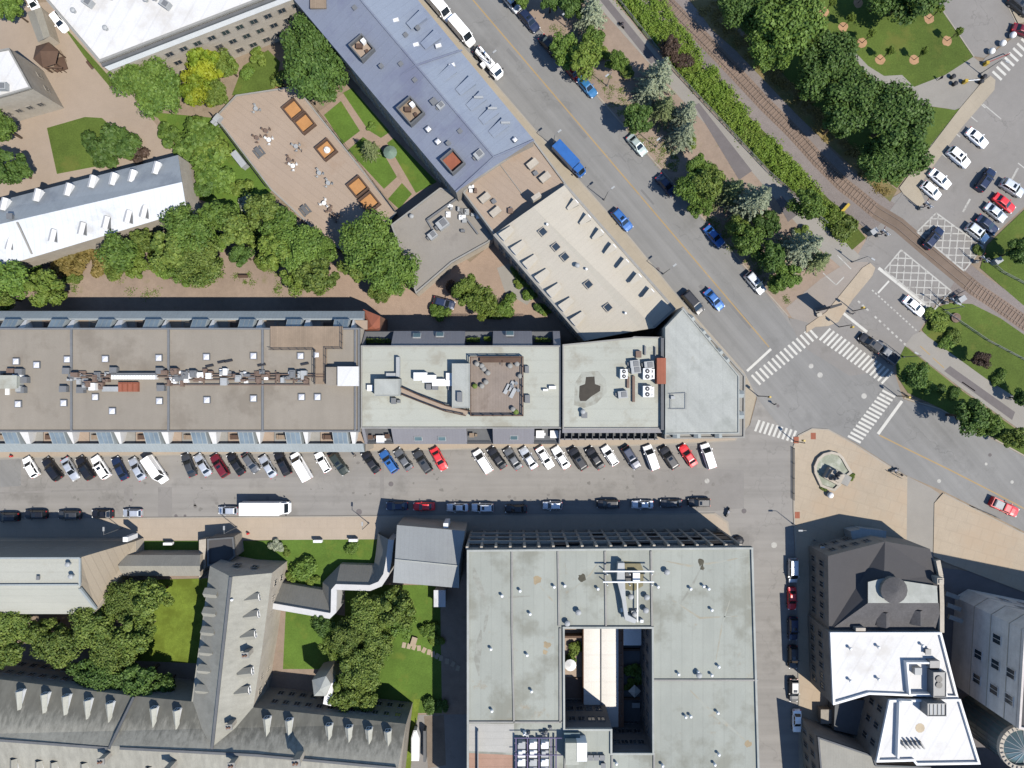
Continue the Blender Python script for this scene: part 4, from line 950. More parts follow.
# ---- white roofed hall top-left ------------------------------------------------------------
r = flat_building('white_roof_hall', 'large white flat-roofed hall with grey stone facade and square windows', 'hall', [(100, 63), (300, -14.5), (330, -60), (-5, -60)], 13.5, 'stone_pale', 'roof_white', (.4, .4))
F = WP([(100, 63), (300, -14.5)], 13.5)
a, c = F[0], F[1]
windows(r, a, c, (1.3, 4.7, 8.0), 13, 1.3, 1.4, 'stone', 1.0, skip={(k, i) for k in range(3) for i in (0, 1)})
MB().bar(a + Vector((.06, -.06, -1.6)), c + Vector((.06, -.06, -1.6)), .3, 2.0).build('white_band', M['white'], r)
b = MB(); d = (c - a).normalized(); nn = Vector((d.y, -d.x, 0)); b.bar(a + nn * .25 + Vector((0, 0, -.5)), c + nn * .25 + Vector((0, 0, -.5)), .5, .4); b.build('cornice', M['concrete_dark'], r)
vents(r, 'cowl', [(75, 12), (107, 29.5), (112, -1), (88, 3), (165, 4), (147, 1), (156, 0)], 13.5); vents(r, 'acbox', [(90, 4), (167, 6)], 13.5, -.6)

# ---- left gabled roof -------------------------------------------------------------------------
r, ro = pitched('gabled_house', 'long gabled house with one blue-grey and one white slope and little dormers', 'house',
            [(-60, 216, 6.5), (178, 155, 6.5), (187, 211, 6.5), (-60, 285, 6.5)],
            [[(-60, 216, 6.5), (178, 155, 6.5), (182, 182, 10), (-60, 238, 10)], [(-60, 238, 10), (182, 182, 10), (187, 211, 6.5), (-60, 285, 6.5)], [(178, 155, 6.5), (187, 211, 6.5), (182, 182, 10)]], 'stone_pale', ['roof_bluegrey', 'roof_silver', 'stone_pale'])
dm = dormer_mesh(1.0, 1.0, .35, 2.2, 'roof_white', 'white')
dn = Vector((.24, .97))
dormers(r, dm, [(39, 190), (70, 184.5), (94, 176.5), (115, 174), (134, 171), (158, 163), (6, 199)], 7.3, dn, 1.0, 1.0)
dm2 = dormer_mesh(1.0, 1.0, .35, 2.2, 'roof_white', 'grey_metal')
dormers(r, dm2, [(9, 249), (52, 241), (81, 234), (105, 228), (127, 222), (143, 217)], 7.3, -dn, 1.0, 1.0)
vents(r, 'boxvent', [(12, 217)], 9.6)
b = MB(); b.bar(W(17, 222, 9.9), W(32, 254, 6.8), .3, .2); b.build('party_wall', M['concrete'], r)
# ---- small white roofed house -------------------------------------------------------------------
r = flat_building('white_roof_house', 'small white-roofed house at the west edge of the yard with stone side wall', 'house', [(-60, 62), (10, 48.5), (32, 88.5), (-60, 115)], 9.2, 'stone_pale', 'roof_white', (.3, .3))
P = WP([(-60, 115), (32, 88.5), (10, 48.5)], 9.2)
windows(r, P[0], P[1], (3.0,), 7, .9, 1.2, 'stone'); windows(r, P[1], P[2], (2.6,), 2, .9, 1.2, 'stone'); vents(r, 'acbox', [(5, 88)], 9.2)
pitched('shed', 'narrow shed with pale green roof beside the white roofed hall', 'shed', [(27, 12, 3), (41, 7, 3), (50, 36, 3), (38, 42, 3)], [[(27, 12, 3), (34, 9.5, 3.8), (44, 39, 3.8), (38, 42, 3)], [(34, 9.5, 3.8), (41, 7, 3), (50, 36, 3), (44, 39, 3.8)], [(27, 12, 3), (41, 7, 3), (34, 9.5, 3.8)], [(38, 42, 3), (50, 36, 3), (44, 39, 3.8)]], 'stone_pale', 'roof_copper')
# timber pavilion
q = W(43, 53, 3.4); r = root('pavilion', 'dark brown timber pavilion with pointed roof in the yard', 'pavilion', (q.x, q.y, 0))
b = MB(); n = 6; R0 = 2.6; E = [(q.x + R0 * cos(2 * pi * i / n + .3), q.y + R0 * sin(2 * pi * i / n + .3), 2.6) for i in range(n)]
for i in range(n): b.face([E[i], E[(i + 1) % n], (q.x, q.y, 4.2)])
b.build('roof', M['wood_dark'], r)
for e in E: MB().box(q.x + (e[0] - q.x) * .9, q.y + (e[1] - q.y) * .9, 0, .18, .18, 2.7).build('post', M['wood_dark'], r)
b = MB(); b.cyl(q.x, q.y, 0, .15, 2.5, n=6); b.build('floor_deck', M['wood'], r)
b = MB(); c = W(54, 60, 2); b.box(c.x, c.y, 0, 2.4, 2.6, .3, .3); 
for k in range(4): b.box(c.x - 1.5 + k * .9, c.y - 1.6, 0, .12, .12, 2.2); 
b.box(c.x, c.y - 1.6, 2.1, 3.4, .25, .15); b.build('porch', M['wood_dark'], r)

# ---- paved terrace with light wells -----------------------------------------------------------------
TH = 1.2
tp = [(215, 117), (236, 95), (296, 86), (397, 213), (380, 232), (345, 252), (326, 241), (271, 190)]
r = flat_building('roof_plaza', 'broad raised sandy terrace with orange light wells and scattered cafe furniture', 'terrace', tp, TH, 'concrete', 'deck', (.3, .12))
ang = radians(-51)
def well(cells, label):
    us = sum(c[0] for c in cells) / len(cells); vs = sum(c[1] for c in cells) / len(cells); q = W(us, vs, TH); w = root('light_well', label, 'light well', (q.x, q.y, TH), 'orange light wells on the terrace')
    for u, v in cells:
        q = W(u, v, TH); c, s = cos(ang), sin(ang); P = [(q.x + x * c - y * s, q.y + x * s + y * c) for x, y in ((-1.7, -1.6), (1.7, -1.6), (1.7, 1.6), (-1.7, 1.6))]
        MB().ring(P, .28, TH, TH + .85).build('rim', M['wood_dark'], w)
        MB().cap([(x, y, TH + .06) for x, y in offset(P, .29)]).build('gravel_bed', M['orange'], w)
well([(294, 110.5), (305.5, 124)], 'double orange light well nearest the big tree at the terrace top'); w_ = well([(327, 150.5)], 'single orange light well in the middle of the terrace edge'); well([(358.5, 187.5), (370, 203)], 'double orange light well nearest the grey annex end of the terrace')
q = W(327, 150, TH); b = MB(); b.cyl(q.x, q.y, TH + .06, TH + .5, .7, .5, n=12); b.cyl(q.x, q.y, TH + .5, TH + 1.0, .3, .1, n=8); tag(b.build('spiral_sculpture', M['white']), 'small white rounded sculpture standing in the single orange light well', 'sculpture')
def table(u, v, rot, m, label, kind='picnic'):
    q = W(u, v, TH); r = root('picnic_table' if kind == 'picnic' else 'cafe_table', label, 'table', (q.x, q.y, TH), 'tables on the sandy terrace'); c, s = cos(rot), sin(rot); T = lambda x, y: (q.x + x * c - y * s, q.y + x * s + y * c)
    if kind == 'picnic':
        MB().box(q.x, q.y, TH + .72, 2.0, .85, .07, rot).build('tabletop', M[m], r)
        for y in (-.75, .75): MB().box(*T(0, y), TH + .42, 2.0, .32, .06, rot).build('bench', M[m], r)
        for x in (-.7, .7): MB().box(*T(x, 0), TH, .1, 1.5, .42, rot).box(*T(x, 0), TH + .42, .1, .5, .3, rot).build('leg', M['grey_metal'], r)
    else:
        MB().cyl(q.x, q.y, TH + .7, TH + .75, .45, n=12).build('tabletop', M[m], r); MB().cyl(q.x, q.y, TH, TH + .7, .06, n=6).cyl(q.x, q.y, TH, TH + .04, .3, n=8).build('leg', M['grey_metal'], r)
        for k in range(3):
            a = rot + k * 2.1; x, y = q.x + cos(a) * .75, q.y + sin(a) * .75
            MB().box(x, y, TH + .42, .36, .36, .05, a).box(x + cos(a) * .22, y + sin(a) * .22, TH + .45, .05, .45, .45, a).box(x, y, TH, .22, .22, .42, a).build('chair', M[m], r)
table(260, 153, -.9, 'concrete_dark', 'dark picnic table beside the garden edge of the terrace'); table(306, 211, -.9, 'concrete_dark', 'dark picnic table at the tree end of the terrace')
for u, v, m, l in ((267, 132, 'brown_metal', 'red cafe set nearest the dark picnic table'), (258, 139, 'brown_metal', 'red cafe set touching the garden edge of the terrace'), (290, 161, 'brown_metal', 'red cafe set alone in the middle of the terrace'), (331, 211, 'brown_metal', 'red cafe set beside the second dark picnic table'), (336, 218, 'brown_metal', 'red cafe set closest to the big broad tree'),
                   (270, 141, 'white', 'white cafe set near the red ones on the terrace'), (297, 147.5, 'steel', 'pale grey cafe set facing the single light well'), (320, 174, 'steel', 'pale grey cafe set in the terrace centre'), (329, 184, 'steel', 'pale grey cafe set facing the lower double light well'), (257, 110, 'steel', 'pale grey cafe set at the quiet top of the terrace'), (294, 167, 'white', 'white cafe set beside the lone red one'), (325, 204, 'white', 'white cafe set near the terrace tree')):
    table(u, v, u * .7, m, l, 'cafe')
for (u, v, rot, l) in ((218, 121, .9, 'pale stack of crates at the terrace corner under the yellow tree'), (240, 160, -.9, 'long grey bench box on the garden edge of the terrace')):
    q = W(u, v, TH); b = MB(); L = 2.2 if 'crates' in l else 3.4
    b.box(q.x, q.y, 0, L, 1.2, TH + .7, rot); b.box(q.x, q.y, TH + .7, L + .1, 1.3, .08, rot)
    if 'crates' in l: b.box(q.x + .2, q.y, TH + .78, 1.1, 1.0, .6, rot); b.box(q.x - .5, q.y - .6, TH + .78, .7, .6, .4, rot)
    tag(b.build('storage_box', M['steel']), l, 'box')
# garden ornaments
q = W(390, 152, 2.3); r = root('garden_parasol', 'round pale green parasol on the crossing of the formal garden paths', 'parasol', (q.x, q.y, 0))
MB().cyl(q.x, q.y, 2.1, 2.8, 1.35, .05, n=12).build('canopy', surf('pale_green_canvas', A(136, 160, 146), .08, .5, 2, 8), r); MB().cyl(q.x, q.y, 0, 2.7, .05, n=6).build('pole', M['steel'], r); MB().cyl(q.x, q.y, 0, .12, .35, n=10).build('base', M['concrete'], r)
# ================================================================== SOUTH SIDE BUILDINGS
# ---- big grey block with courtyard ---------------------------------------------------
HB = 14.0
outer = [(467, 549.5), (739, 547), (752.5, 547), (761, 840), (467, 840)]
court = [(564.5, 628), (651.5, 628), (652, 752), (612, 752), (612, 728), (565, 728)]
PO = WP(outer, HB); PC = WP(court, HB); c = sum(PO, Vector()) / 5
r = root('courtyard_block', 'huge grey flat-roofed block with a courtyard, lattice facade and roof ducts', 'apartment block', (c.x, c.y, 0))
base = WP([(467, 549.5), (741, 547), (747, 840), (467, 840)], HB)
b = MB(); n = 4
for i in range(n): j = (i + 1) % n; p, q = base[i], base[j]; b.face([(p.x, p.y, -.2), (q.x, q.y, -.2), (q.x, q.y, HB), (p.x, p.y, HB)])
b.build('wall', M['concrete'], r)
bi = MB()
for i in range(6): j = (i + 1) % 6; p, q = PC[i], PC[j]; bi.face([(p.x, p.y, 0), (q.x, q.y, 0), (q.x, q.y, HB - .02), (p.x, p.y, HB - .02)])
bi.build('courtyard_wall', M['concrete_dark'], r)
b = MB(); zt = HB
def strip_cap(pts): b.cap([(p.x, p.y, zt) for p in WP(pts, HB)])
strip_cap([(467, 549.5), (739, 547), (752.5, 547), (754.8, 628), (467, 628)])
strip_cap([(467, 628), (564.5, 628), (565, 728), (565, 840), (467, 840)])
strip_cap([(651.5, 628), (754.8, 628), (761, 840), (652, 840), (652, 752)])
strip_cap([(565, 728), (612, 728), (612, 752), (612, 840), (565, 840)]); strip_cap([(612, 752), (652, 752), (652, 840), (612, 840)])
e = WP([(741, 547), (752.5, 547), (761, 840), (747, 840)], HB); b.prism([(p.x, p.y) for p in e], HB - 1.0, HB - .004)
b.build('roof', M['roof_grey'], r)
b = MB(); b.ring([(p.x, p.y) for p in PO], .35, HB - .3, HB + .35); b.ring(offset([(p.x, p.y) for p in PC], -.35), .35, HB - .2, HB + .4)
b.build('parapet', M['roof_pale2'], r)
b = MB()
for p, q in (((512, 551), (512, 627)), ((512, 627), (514, 722)), ((558, 551), (559, 626)), ((605, 551), (606, 626)), ((651, 551), (652, 626)), ((652, 680), (758, 680)), ((654, 752), (654, 830)), ((560, 628), (560, 722)), ((467, 722), (562, 722)), ((565, 732), (565, 830)), ((612, 755), (612, 830))):
    MB().bar(W(*p, HB + .1), W(*q, HB + .1), .3, .3).build('roof_upstand', M['concrete'], r)
# facade lattice on the street side
f0, f1 = base[0], base[1]; L = f1.x - f0.x; yf = lambda x: f0.y + (f1.y - f0.y) * (x - f0.x) / L
wn = MB().box(0, 0, 0, 1.7, .06, 1.7).mesh('window', [M['glass']])
bm_ = MB()
nb = 19
for i in range(nb + 1): x = f0.x + L * i / nb; bm_.box(x, yf(x) + .25, .2, .45, .5, HB - .4)
for z in (3.2, 6.6, 10.0): bm_.box((f0.x + f1.x) / 2, (f0.y + f1.y) / 2 + .28, z, L, .6, .5)
bm_.build('facade_lattice', M['stone_pale'], r)
for k, z in enumerate((.6, 3.9, 7.3, 10.6)):
    for i in range(nb):
        x = f0.x + L * (i + .5) / nb; put(wn, 'window', r, (x, yf(x) + .03, z))
b = MB(); R = random.Random(3)
for i in range(26):
    x = f0.x + L * (R.randrange(nb) + .5) / nb; z = R.choice((3.5, 6.9, 10.3)); b.box(x, yf(x) + .35, z, 2.1, .06, R.choice((1.2, 2.4)))
b.build('balcony_panel', M['black'], r)
for a, c_ in ((PC[4], PC[5]), (PC[2], PC[3])): pass
windows(r, base[2], base[1], (1.5, 4.8, 8.1, 11.3), 16, 1.5, 1.7, 'stone_pale', 2.0); windows(r, base[0], base[3], (1.5, 4.8, 8.1, 11.3), 16, 1.5, 1.7, 'stone_pale', 2.0)
# courtyard south walls: windows face north
def ywin(p, q, rows, n): windows(r, (p.x, p.y), (q.x, q.y), rows, n, 1.2, 1.4, 'concrete_dark', .6)
ywin(PC[4], PC[5], (2.2, 6.0, 10), 4); ywin(PC[2], PC[3], (2.2, 6.0, 10), 4); ywin(PC[1], PC[2], (2.5, 6.0, 9.6), 7)
vents(r, 'pipe', [(530, 613), (520, 590), (554, 586), (564.5, 585), (597.5, 588), (527, 654), (531.5, 690), (657.5, 586), (690, 588), (703, 585.5), (708, 588), (711, 609), (718, 665.5), (697.5, 671), (678, 673), (711, 674), (717, 711.5), (685, 715.5), (690, 715), (718, 753), (714, 763), (662, 764), (616, 762), (491, 648), (492, 709.5), (502, 595)], HB, 0, 1.15)
vents(r, 'cowl', [(578, 611), (645, 609), (646, 596), (634, 613), (630, 595.5), (666, 571), (698, 673.5), (567, 622)], HB, 0, 1.15)
b = MB()
R = random.Random(8)
def blotch(b, u, v, s, z, n=13): p = W(u, v, HB); b.cap([(p.x + cos(2 * pi * i / n) * s * R.uniform(.6, 1.25), p.y + sin(2 * pi * i / n) * s * R.uniform(.6, 1.25), z) for i in range(n)])
for u, v, s in ((701, 562, .75), (582, 577.5, .75), (702, 568, .45)): blotch(b, u, v, s, HB + .01)
b.build('roof_drain', surf('roof_drain_stain', A(96, 92, 78), .2, .5, 2, 5), r)
b = MB(); blotch(b, 537, 580, .9, HB + .01); blotch(b, 547, 645, .7, HB + .01); blotch(b, 545, 652, .5, HB + .011); blotch(b, 748, 744, .6, HB + .01); b.build('rust_blotch', surf('rusty_felt', A(186, 168, 138), .12, .6, 2, 5), r)
def crease(pts, w):
    P = [W(u, v, HB) for u, v in pts]; Q = []; n = len(P)
    for i, p in enumerate(P):
        d = P[min(i + 1, n - 1)] - P[max(i - 1, 0)]; m = Vector((-d.y, d.x, 0)).normalized() * w * (.2 if i in (0, n - 1) else R.uniform(.6, 1.2)); Q.append((p + m, p - m))
    bb = MB()
    for (a, c_), (d, e) in zip(Q, Q[1:]): bb.face([(q.x, q.y, HB + .009) for q in (a, d, e, c_)])
    return bb
cr = surf('creased_felt', A(168, 169, 160), .1, .4, 1.5, 5, stain=(A(185, 188, 180), .5, .46, .9)); ru = surf('rust_run', A(184, 178, 160), .08, .4, 1.5, 5, stain=(A(186, 190, 182), .45, .44, .95))
for pts, w in (([(473, 566), (476, 578), (481, 590), (486, 604)], .5), ([(481, 630), (479, 645), (477, 660), (479, 676)], .55), ([(489, 606), (486, 620), (484, 632)], .4), ([(500, 600), (512, 597), (530, 596)], .25), ([(700, 570), (690, 590), (680, 604)], .3)): crease(pts, w).build('felt_crease', cr, r)
for pts, w in (([(690, 690), (705, 706), (724, 722), (747, 742)], .3), ([(540, 586), (548, 596), (556, 604)], .22), ([(730, 600), (722, 625), (716, 660)], .22), ([(660, 560), (690, 566), (720, 562), (748, 556)], .2), ([(672, 600), (700, 618), (738, 616)], .22), ([(600, 560), (590, 575), (572, 590)], .18)): crease(pts, w).build('rust_run', ru, r)
# main duct and pipes
b = MB(); P = WP([(618, 563), (624.5, 563), (625.5, 596), (628, 615), (637, 620), (635, 623.5), (625, 620), (622, 600), (617, 580)], HB + 1.8); b.prism([(p.x, p.y) for p in P], HB + .5, HB + 1.8); b.build('main_duct', M['steel'], r)
b = MB()
for v in (571.3, 582): b.bar(W(603, v, HB + 2.2), W(654, v, HB + 2.2), .22, .22)
for u in (606, 628, 650):
    for v in (571.3, 582): p = W(u, v, HB); b.box(p.x, p.y, HB, .15, .15, 2.2)
b.bar(W(637.5, 580, HB + 1), W(637.5, 622, HB + 1), .2, .2); b.build('pipe_rack', M['white'], r)
rbox(r, 'rooftop_unit', 633, 573, 640, 583, HB, 1.5, 'white'); rbox(r, 'rooftop_unit', 625.5, 573, 632, 583, HB, 1.0, 'black')
p = W(632, 575, HB); P = WP([(624, 561), (640, 562), (644, 572), (643, 586), (634, 591), (624, 589)], HB); MB().cap([(q.x, q.y, HB + .006) for q in P]).build('damp_stain', surf('mossy_stain', A(150, 142, 112), .15, .5, 1.5, 5), r)
clutter(r, 622, 642, 608, 622, HB, 7, 31, ('white', 'steel'), .9, .8)
# plant deck at the south-west corner of the roof
clutter(r, 516, 562, 726, 735, HB, 7, 33, ('steel', 'white', 'grey_metal'), .8, .7)
for i in range(3):
    for j in range(4):
        q = W(521.5 + i * 11.5, 741.5 + j * 8.6, HB); b = MB(); b.box(q.x, q.y, HB, 1.35, 1.25, 1.3); b.box(q.x - .2, q.y + .3, HB + 1.3, .7, .5, .25); b.build('rooftop_unit', M['white' if (i + j) % 3 else 'steel'], r)
b = MB()
for u in (516, 527.5, 539, 551, 556): b.bar(W(u, 737, HB + .8), W(u, 800, HB + .8), .22, .3)
for v in (738, 755): b.bar(W(514, v, HB + 1.5), W(562, v, HB + 1.5), .14, .14)
b.build('pipe_rack', surf('purple_grey_pipe', A(120, 112, 150), .1, .5, 2, 6), r)
rbox(r, 'plant_room', 565.5, 743, 579, 765, HB, 2.6, 'roof_pale'); rbox(r, 'plant_room', 577, 743, 587, 761.5, HB, 2.7, 'white'); rbox(r, 'plant_room', 564, 733, 580, 742, HB, 1.0, 'glass_teal')
for u in (590, 596, 602): vents(r, 'boxvent', [(u, 756, .9)], HB); 
vents(r, 'boxvent', [(603, 764, .8)], HB)
P = WP([(469, 753), (514, 755), (514, 840), (469, 840)], HB); MB().cap([(q.x, q.y, HB + .008) for q in P]).build('terracotta_patch', surf('terracotta_membrane', A(196, 158, 138), .1, .15, .6, 5, seam=(90, 1.4, .15)), r)
P = WP([(468, 724), (514, 724), (514, 753), (469, 751)], HB); MB().cap([(q.x, q.y, HB + .008) for q in P]).build('white_patch', surf('white_membrane_patch', A(205, 203, 198), .05, .15, .6, 5, seam=(90, 1.2, .12)), r)
b = MB(); b.bar(W(478, 730, HB + .5), W(478, 800, HB + .5), .1, .9); b.build('roof_railing', M['steel'], r)
# courtyard glazed hall and small gardens
cw = lambda u, v, h: W(u, v, h)
r2 = root('courtyard_hall', 'long low white twin-vaulted hall roof in the middle of the courtyard', 'hall', tuple(W(604, 670)))
hh = 5.0
P = WP([(583, 600), (623, 600), (624, 745), (583, 745)], hh)
MB().prism([(p.x, p.y) for p in P], 0, hh).build('wall', M['brick'], r2)
xa, xb, y0, y1 = P[0].x + .15, P[1].x - .9, P[0].y, P[2].y; xm = (xa + xb) / 2
b = MB()
for a, e in ((xa, xm - .12), (xm + .12, xb)):
    m_ = (a + e) / 2
    for i in range(6):
        t0, t1 = i / 6, (i + 1) / 6; z = lambda t: hh + .05 + .14 * sin(pi * t)
        b.face([(a + (e - a) * t0, y0, z(t0)), (a + (e - a) * t1, y0, z(t1)), (a + (e - a) * t1, y1, z(t1)), (a + (e - a) * t0, y1, z(t0))])
b.build('roof', surf('ivory_sheet', (.44, .42, .385), .04, .1, .6, 5, seam=(90, 2.6, .08), stain=(A(222, 200, 170), .15, .6, .5)), r2)
MB().box(xm, (y0 + y1) / 2, hh, .18, y0 - y1, .3).build('ridge_gutter', M['grey_metal'], r2)
b = MB()
for i in range(12): b.box(xb + .45, y0 - 1 - i * (y0 - y1 - 2) / 11, hh, .5, .3, .25)
b.box(xb + .4, (y0 + y1) / 2, hh, .12, y0 - y1, .12); b.build('gutter_brackets', M['brown_metal'], r2)
def slab(name, u0, v0, u1, v1, z, m, label=None, cat=None, group=None, th=.3):
    a, c = W(u0, v0, z), W(u1, v1, z); b = MB(); b.prism([(a.x, c.y), (c.x, c.y), (c.x, a.y), (a.x, a.y)], z - th, z); o = b.build(name, M[m])
    if label: tag(o, label, cat, group)
    else: o['kind'] = 'structure'
    return o
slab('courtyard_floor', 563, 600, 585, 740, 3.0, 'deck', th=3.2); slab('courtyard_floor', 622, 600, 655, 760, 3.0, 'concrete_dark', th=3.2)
def parasol(u, v, h, R0, m, label, n=12):
    q = W(u, v, h); r = root('parasol', label, 'parasol', (q.x, q.y, 3)); MB().cyl(q.x, q.y, h - .35, h + .2, R0, .04, n=n).build('canopy', M[m], r); MB().cyl(q.x, q.y, 3, h, .05, n=6).build('pole', M['steel'], r); MB().cyl(q.x, q.y, 3, 3.12, .4, n=10).build('base', M['concrete'], r)
parasol(570.5, 666, 5.6, 1.15, 'white', 'round white parasol on the brick deck west of the courtyard hall'); parasol(635, 692, 5.6, 1.25, 'pale_cloth', 'pale pointed parasol in the shaded courtyard garden', 4)
a = W(632.5, 637, 5.5); b = MB(); b.prism([(a.x - 1.7, a.y - 1.6), (a.x + 1.7, a.y - 1.6), (a.x + 1.7, a.y + 1.8), (a.x - 1.7, a.y + 1.8)], 5.2, 5.5)
for dx in (-1.5, 1.5):
    for dy in (-1.4, 1.6): b.box(a.x + dx, a.y + dy, 3, .12, .12, 2.2)
tag(b.build('canopy', M['white']), 'square white canopy at the top of the shaded courtyard garden', 'canopy')
slab('brick_deck', 564, 678, 584, 698, 3.3, 'brown_metal', 'brick red deck below the round white parasol', 'deck')
slab('garden_edging', 623, 698, 652, 700, 3.5, 'wood_dark', 'brown timber edging across the shaded courtyard garden', 'edging', th=.5); slab('garden_edging', 624, 649, 650, 651, 3.6, 'wood_dark', 'brown timber edging below the square white canopy', 'edging', th=.6)
slab('wood_screen', 564.5, 636, 583, 638, 4.6, 'wood_dark', 'dark timber screen above the leafy courtyard bed', 'screen', th=1.6)
slab('garden_table', 632, 703, 640, 708, 3.8, 'steel', 'grey table in the lower shaded part of the courtyard', 'table', th=.1)

# ---- museum block (flat top with sloping sides) ------------------------------------------
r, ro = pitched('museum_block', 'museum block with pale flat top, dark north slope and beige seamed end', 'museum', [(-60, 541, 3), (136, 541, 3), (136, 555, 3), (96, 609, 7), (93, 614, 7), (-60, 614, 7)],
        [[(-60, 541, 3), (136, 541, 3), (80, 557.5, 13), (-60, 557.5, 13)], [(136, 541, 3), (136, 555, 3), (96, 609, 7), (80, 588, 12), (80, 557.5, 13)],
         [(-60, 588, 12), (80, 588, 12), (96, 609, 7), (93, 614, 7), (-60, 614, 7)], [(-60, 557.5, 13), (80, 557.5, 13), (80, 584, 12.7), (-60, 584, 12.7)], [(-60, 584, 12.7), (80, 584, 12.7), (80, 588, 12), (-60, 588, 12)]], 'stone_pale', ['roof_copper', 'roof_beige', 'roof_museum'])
b = MB(); b.bar(W(-60, 558, 13.1), W(80, 558, 13.1), .3, .3); b.bar(W(80, 558, 13.1), W(80, 586, 12.7), .3, .3); b.bar(W(-60, 585, 12.9), W(78, 584.5, 12.9), .25, .3); b.bar(W(80, 588, 12.1), W(96, 608.5, 7.2), .5, .35); b.build('ridge_cap', M['roof_zinc'], r)
vents(r, 'cowl', [(70, 563.5), (73, 575.5)], 13); rbox(r, 'roof_hatch', 36, 576, 39, 580, 13, .3, 'grey_metal')
q = W(124, 540, 6); MB().box(q.x, q.y, 2, .9, .9, 3.6).build('chimney', M['white'], r)
dmm = dormer_mesh(1.4, .5, .3, 2.2, 'roof_copper', 'roof_copper')
dormers(r, dmm, [(-8 + 13.5 * i, 548) for i in range(8)], 6.6, (0, 1), 1.4, .5)
# linking gallery
pitched('link_gallery', 'narrow gabled gallery linking the museum block to the dormered wing', 'gallery', [(125, 555, 4), (200, 555, 4), (200, 576, 4), (122, 576, 4)], [[(125, 555, 4), (200, 555, 4), (200, 566, 5.6), (118, 566, 5.6)], [(118, 566, 5.6), (200, 566, 5.6), (200, 576, 4), (122, 576, 4)]], 'stone_pale', ['roof_copper', 'roof_copper'])
# entry block and gate
r = flat_building('entry_block', 'dark flat-roofed entry block in the shadow of the dormered wing', 'annex', [(208, 538.5), (234, 536.5), (236, 556), (229, 562), (208, 566)], 4.0, 'stone', 'roof_dark2', (.3, .4), 'concrete_dark')
b = MB(); P = WP([(199, 540), (206, 539), (206, 566), (199, 580)], 2.6); b.prism([(p.x, p.y) for p in P], 0, 2.6); tag(b.build('stone_gateway', M['stone_pale']), 'pale stone gateway between the link gallery and the entry block', 'gateway')

# ---- dormered stone wing (north-south) ------------------------------------------------------
r, ro = pitched('dormered_wing', 'slate-roofed stone wing running north to south with dormers on both slopes', 'wing',
        [(210, 566, 8.8), (231, 577, 12.5), (272, 573, 8.8), (262, 650, 8.8), (252, 712, 8.8), (210, 752, 8.8), (186, 752, 8.8), (191, 705, 8.8)],
        [[(210, 566, 8.8), (231, 576.8, 12.5), (211, 756, 12.5), (186, 756, 8.8), (191, 705, 8.8)], [(231, 576.8, 12.5), (272, 573, 8.8), (262, 650, 8.8), (252, 715, 8.8), (211, 756, 12.5)]], 'stone_pale', 'roof_slate_v')
b = MB(); b.bar(W(231, 577, 12.6), W(211.5, 755, 12.6), .45, .3); b.build('ridge_cap', M['concrete_dark'], r)
p, q = W(210, 566, 8.8), W(272, 573, 8.8)
windows(r, (q.x, q.y), (p.x, p.y), (5.6,), 2, 1.0, 1.4, 'stone', 2.5)
p, q = W(272, 573, 8.8), W(252, 712, 8.8)
windows(r, (q.x, q.y), (p.x, p.y), (2.0, 5.4), 8, .9, 1.3, 'stone_pale', 1.2)
dm = dormer_mesh(1.5, 1.0, .75, 2.4, 'roof_slate_v', 'stone_pale')
dw = Vector((-1, .1)); de = Vector((1, .12))
dormers(r, dm, [(206, 592), (205, 611), (203.5, 630), (202, 650), (200, 668), (198, 688)], 9.4, dw, 1.5, 1.0)
dormers(r, dm, [(259, 597), (258, 614), (255, 634), (252, 671), (249, 690)], 9.4, de, 1.5, 1.0)
vents(r, 'chimney', [(250.5, 650)], 9.8, .1, 1.2); vents(r, 'chimney', [(234, 721)], 10.6, .1, 1.1); vents(r, 'pipe', [(233, 599)], 12)
# ---- long wing along the south edge ------------------------------------------------------------
r, ro = pitched('long_wing', 'long slate-roofed stone wing along the bottom edge with dormers and chimneys', 'wing',
        [(-60, 672, 8.8), (134, 696, 8.8), (134, 696.2, 8.8), (258, 708, 8.8), (406, 724, 8.8), (394, 834, 8.8), (-60, 820, 8.8)],
        [[(-60, 672, 8.8), (134, 696, 8.8), (258, 708, 8.8), (406, 724, 8.8), (398, 768.5, 13), (256, 755, 13), (110, 748, 13), (0, 740, 13), (-60, 735, 13)], [(-60, 735, 13), (0, 740, 13), (110, 748, 13), (256, 755, 13), (398, 768.5, 13), (394, 834, 8.8), (-60, 820, 8.8)], [(406, 724, 8.8), (394, 834, 8.8), (398, 768.5, 13)]], 'stone', ['roof_slate', 'roof_slate', 'stone_pale'])
b = MB()
for p, q in (((-60, 735), (0, 740)), ((0, 740), (108, 748)), ((120, 748), (256, 755)), ((256, 755), (396, 768))): b.bar(W(*p, 13.1), W(*q, 13.1), .45, .3)
b.bar(W(109, 749, 13.2), W(134, 697, 9.2), .35, .5); b.build('ridge_cap', M['concrete_dark'], r)
for (p0, q0), n in ((((-60, 672), (134, 696)), 16), (((258, 708), (406, 724)), 12)):
    p, q = W(*p0, 8.8), W(*q0, 8.8); windows(r, (q.x, q.y), (p.x, p.y), (1.4, 5.0), n, 1.0, 1.5, 'stone', 1.0)
dm = dormer_mesh(1.2, 1.1, .5, 3.2, 'roof_museum', 'white', 'gable', .5); dn = Vector((-.06, 1))
dormers(r, dm, [(20, 691), (45, 694), (66, 696), (88, 700), (110, 703), (154, 708), (177, 710), (267, 718), (289, 720), (329, 725), (349, 727), (369, 729), (388, 731)], 9.5, dn, 1.2, 1.1)
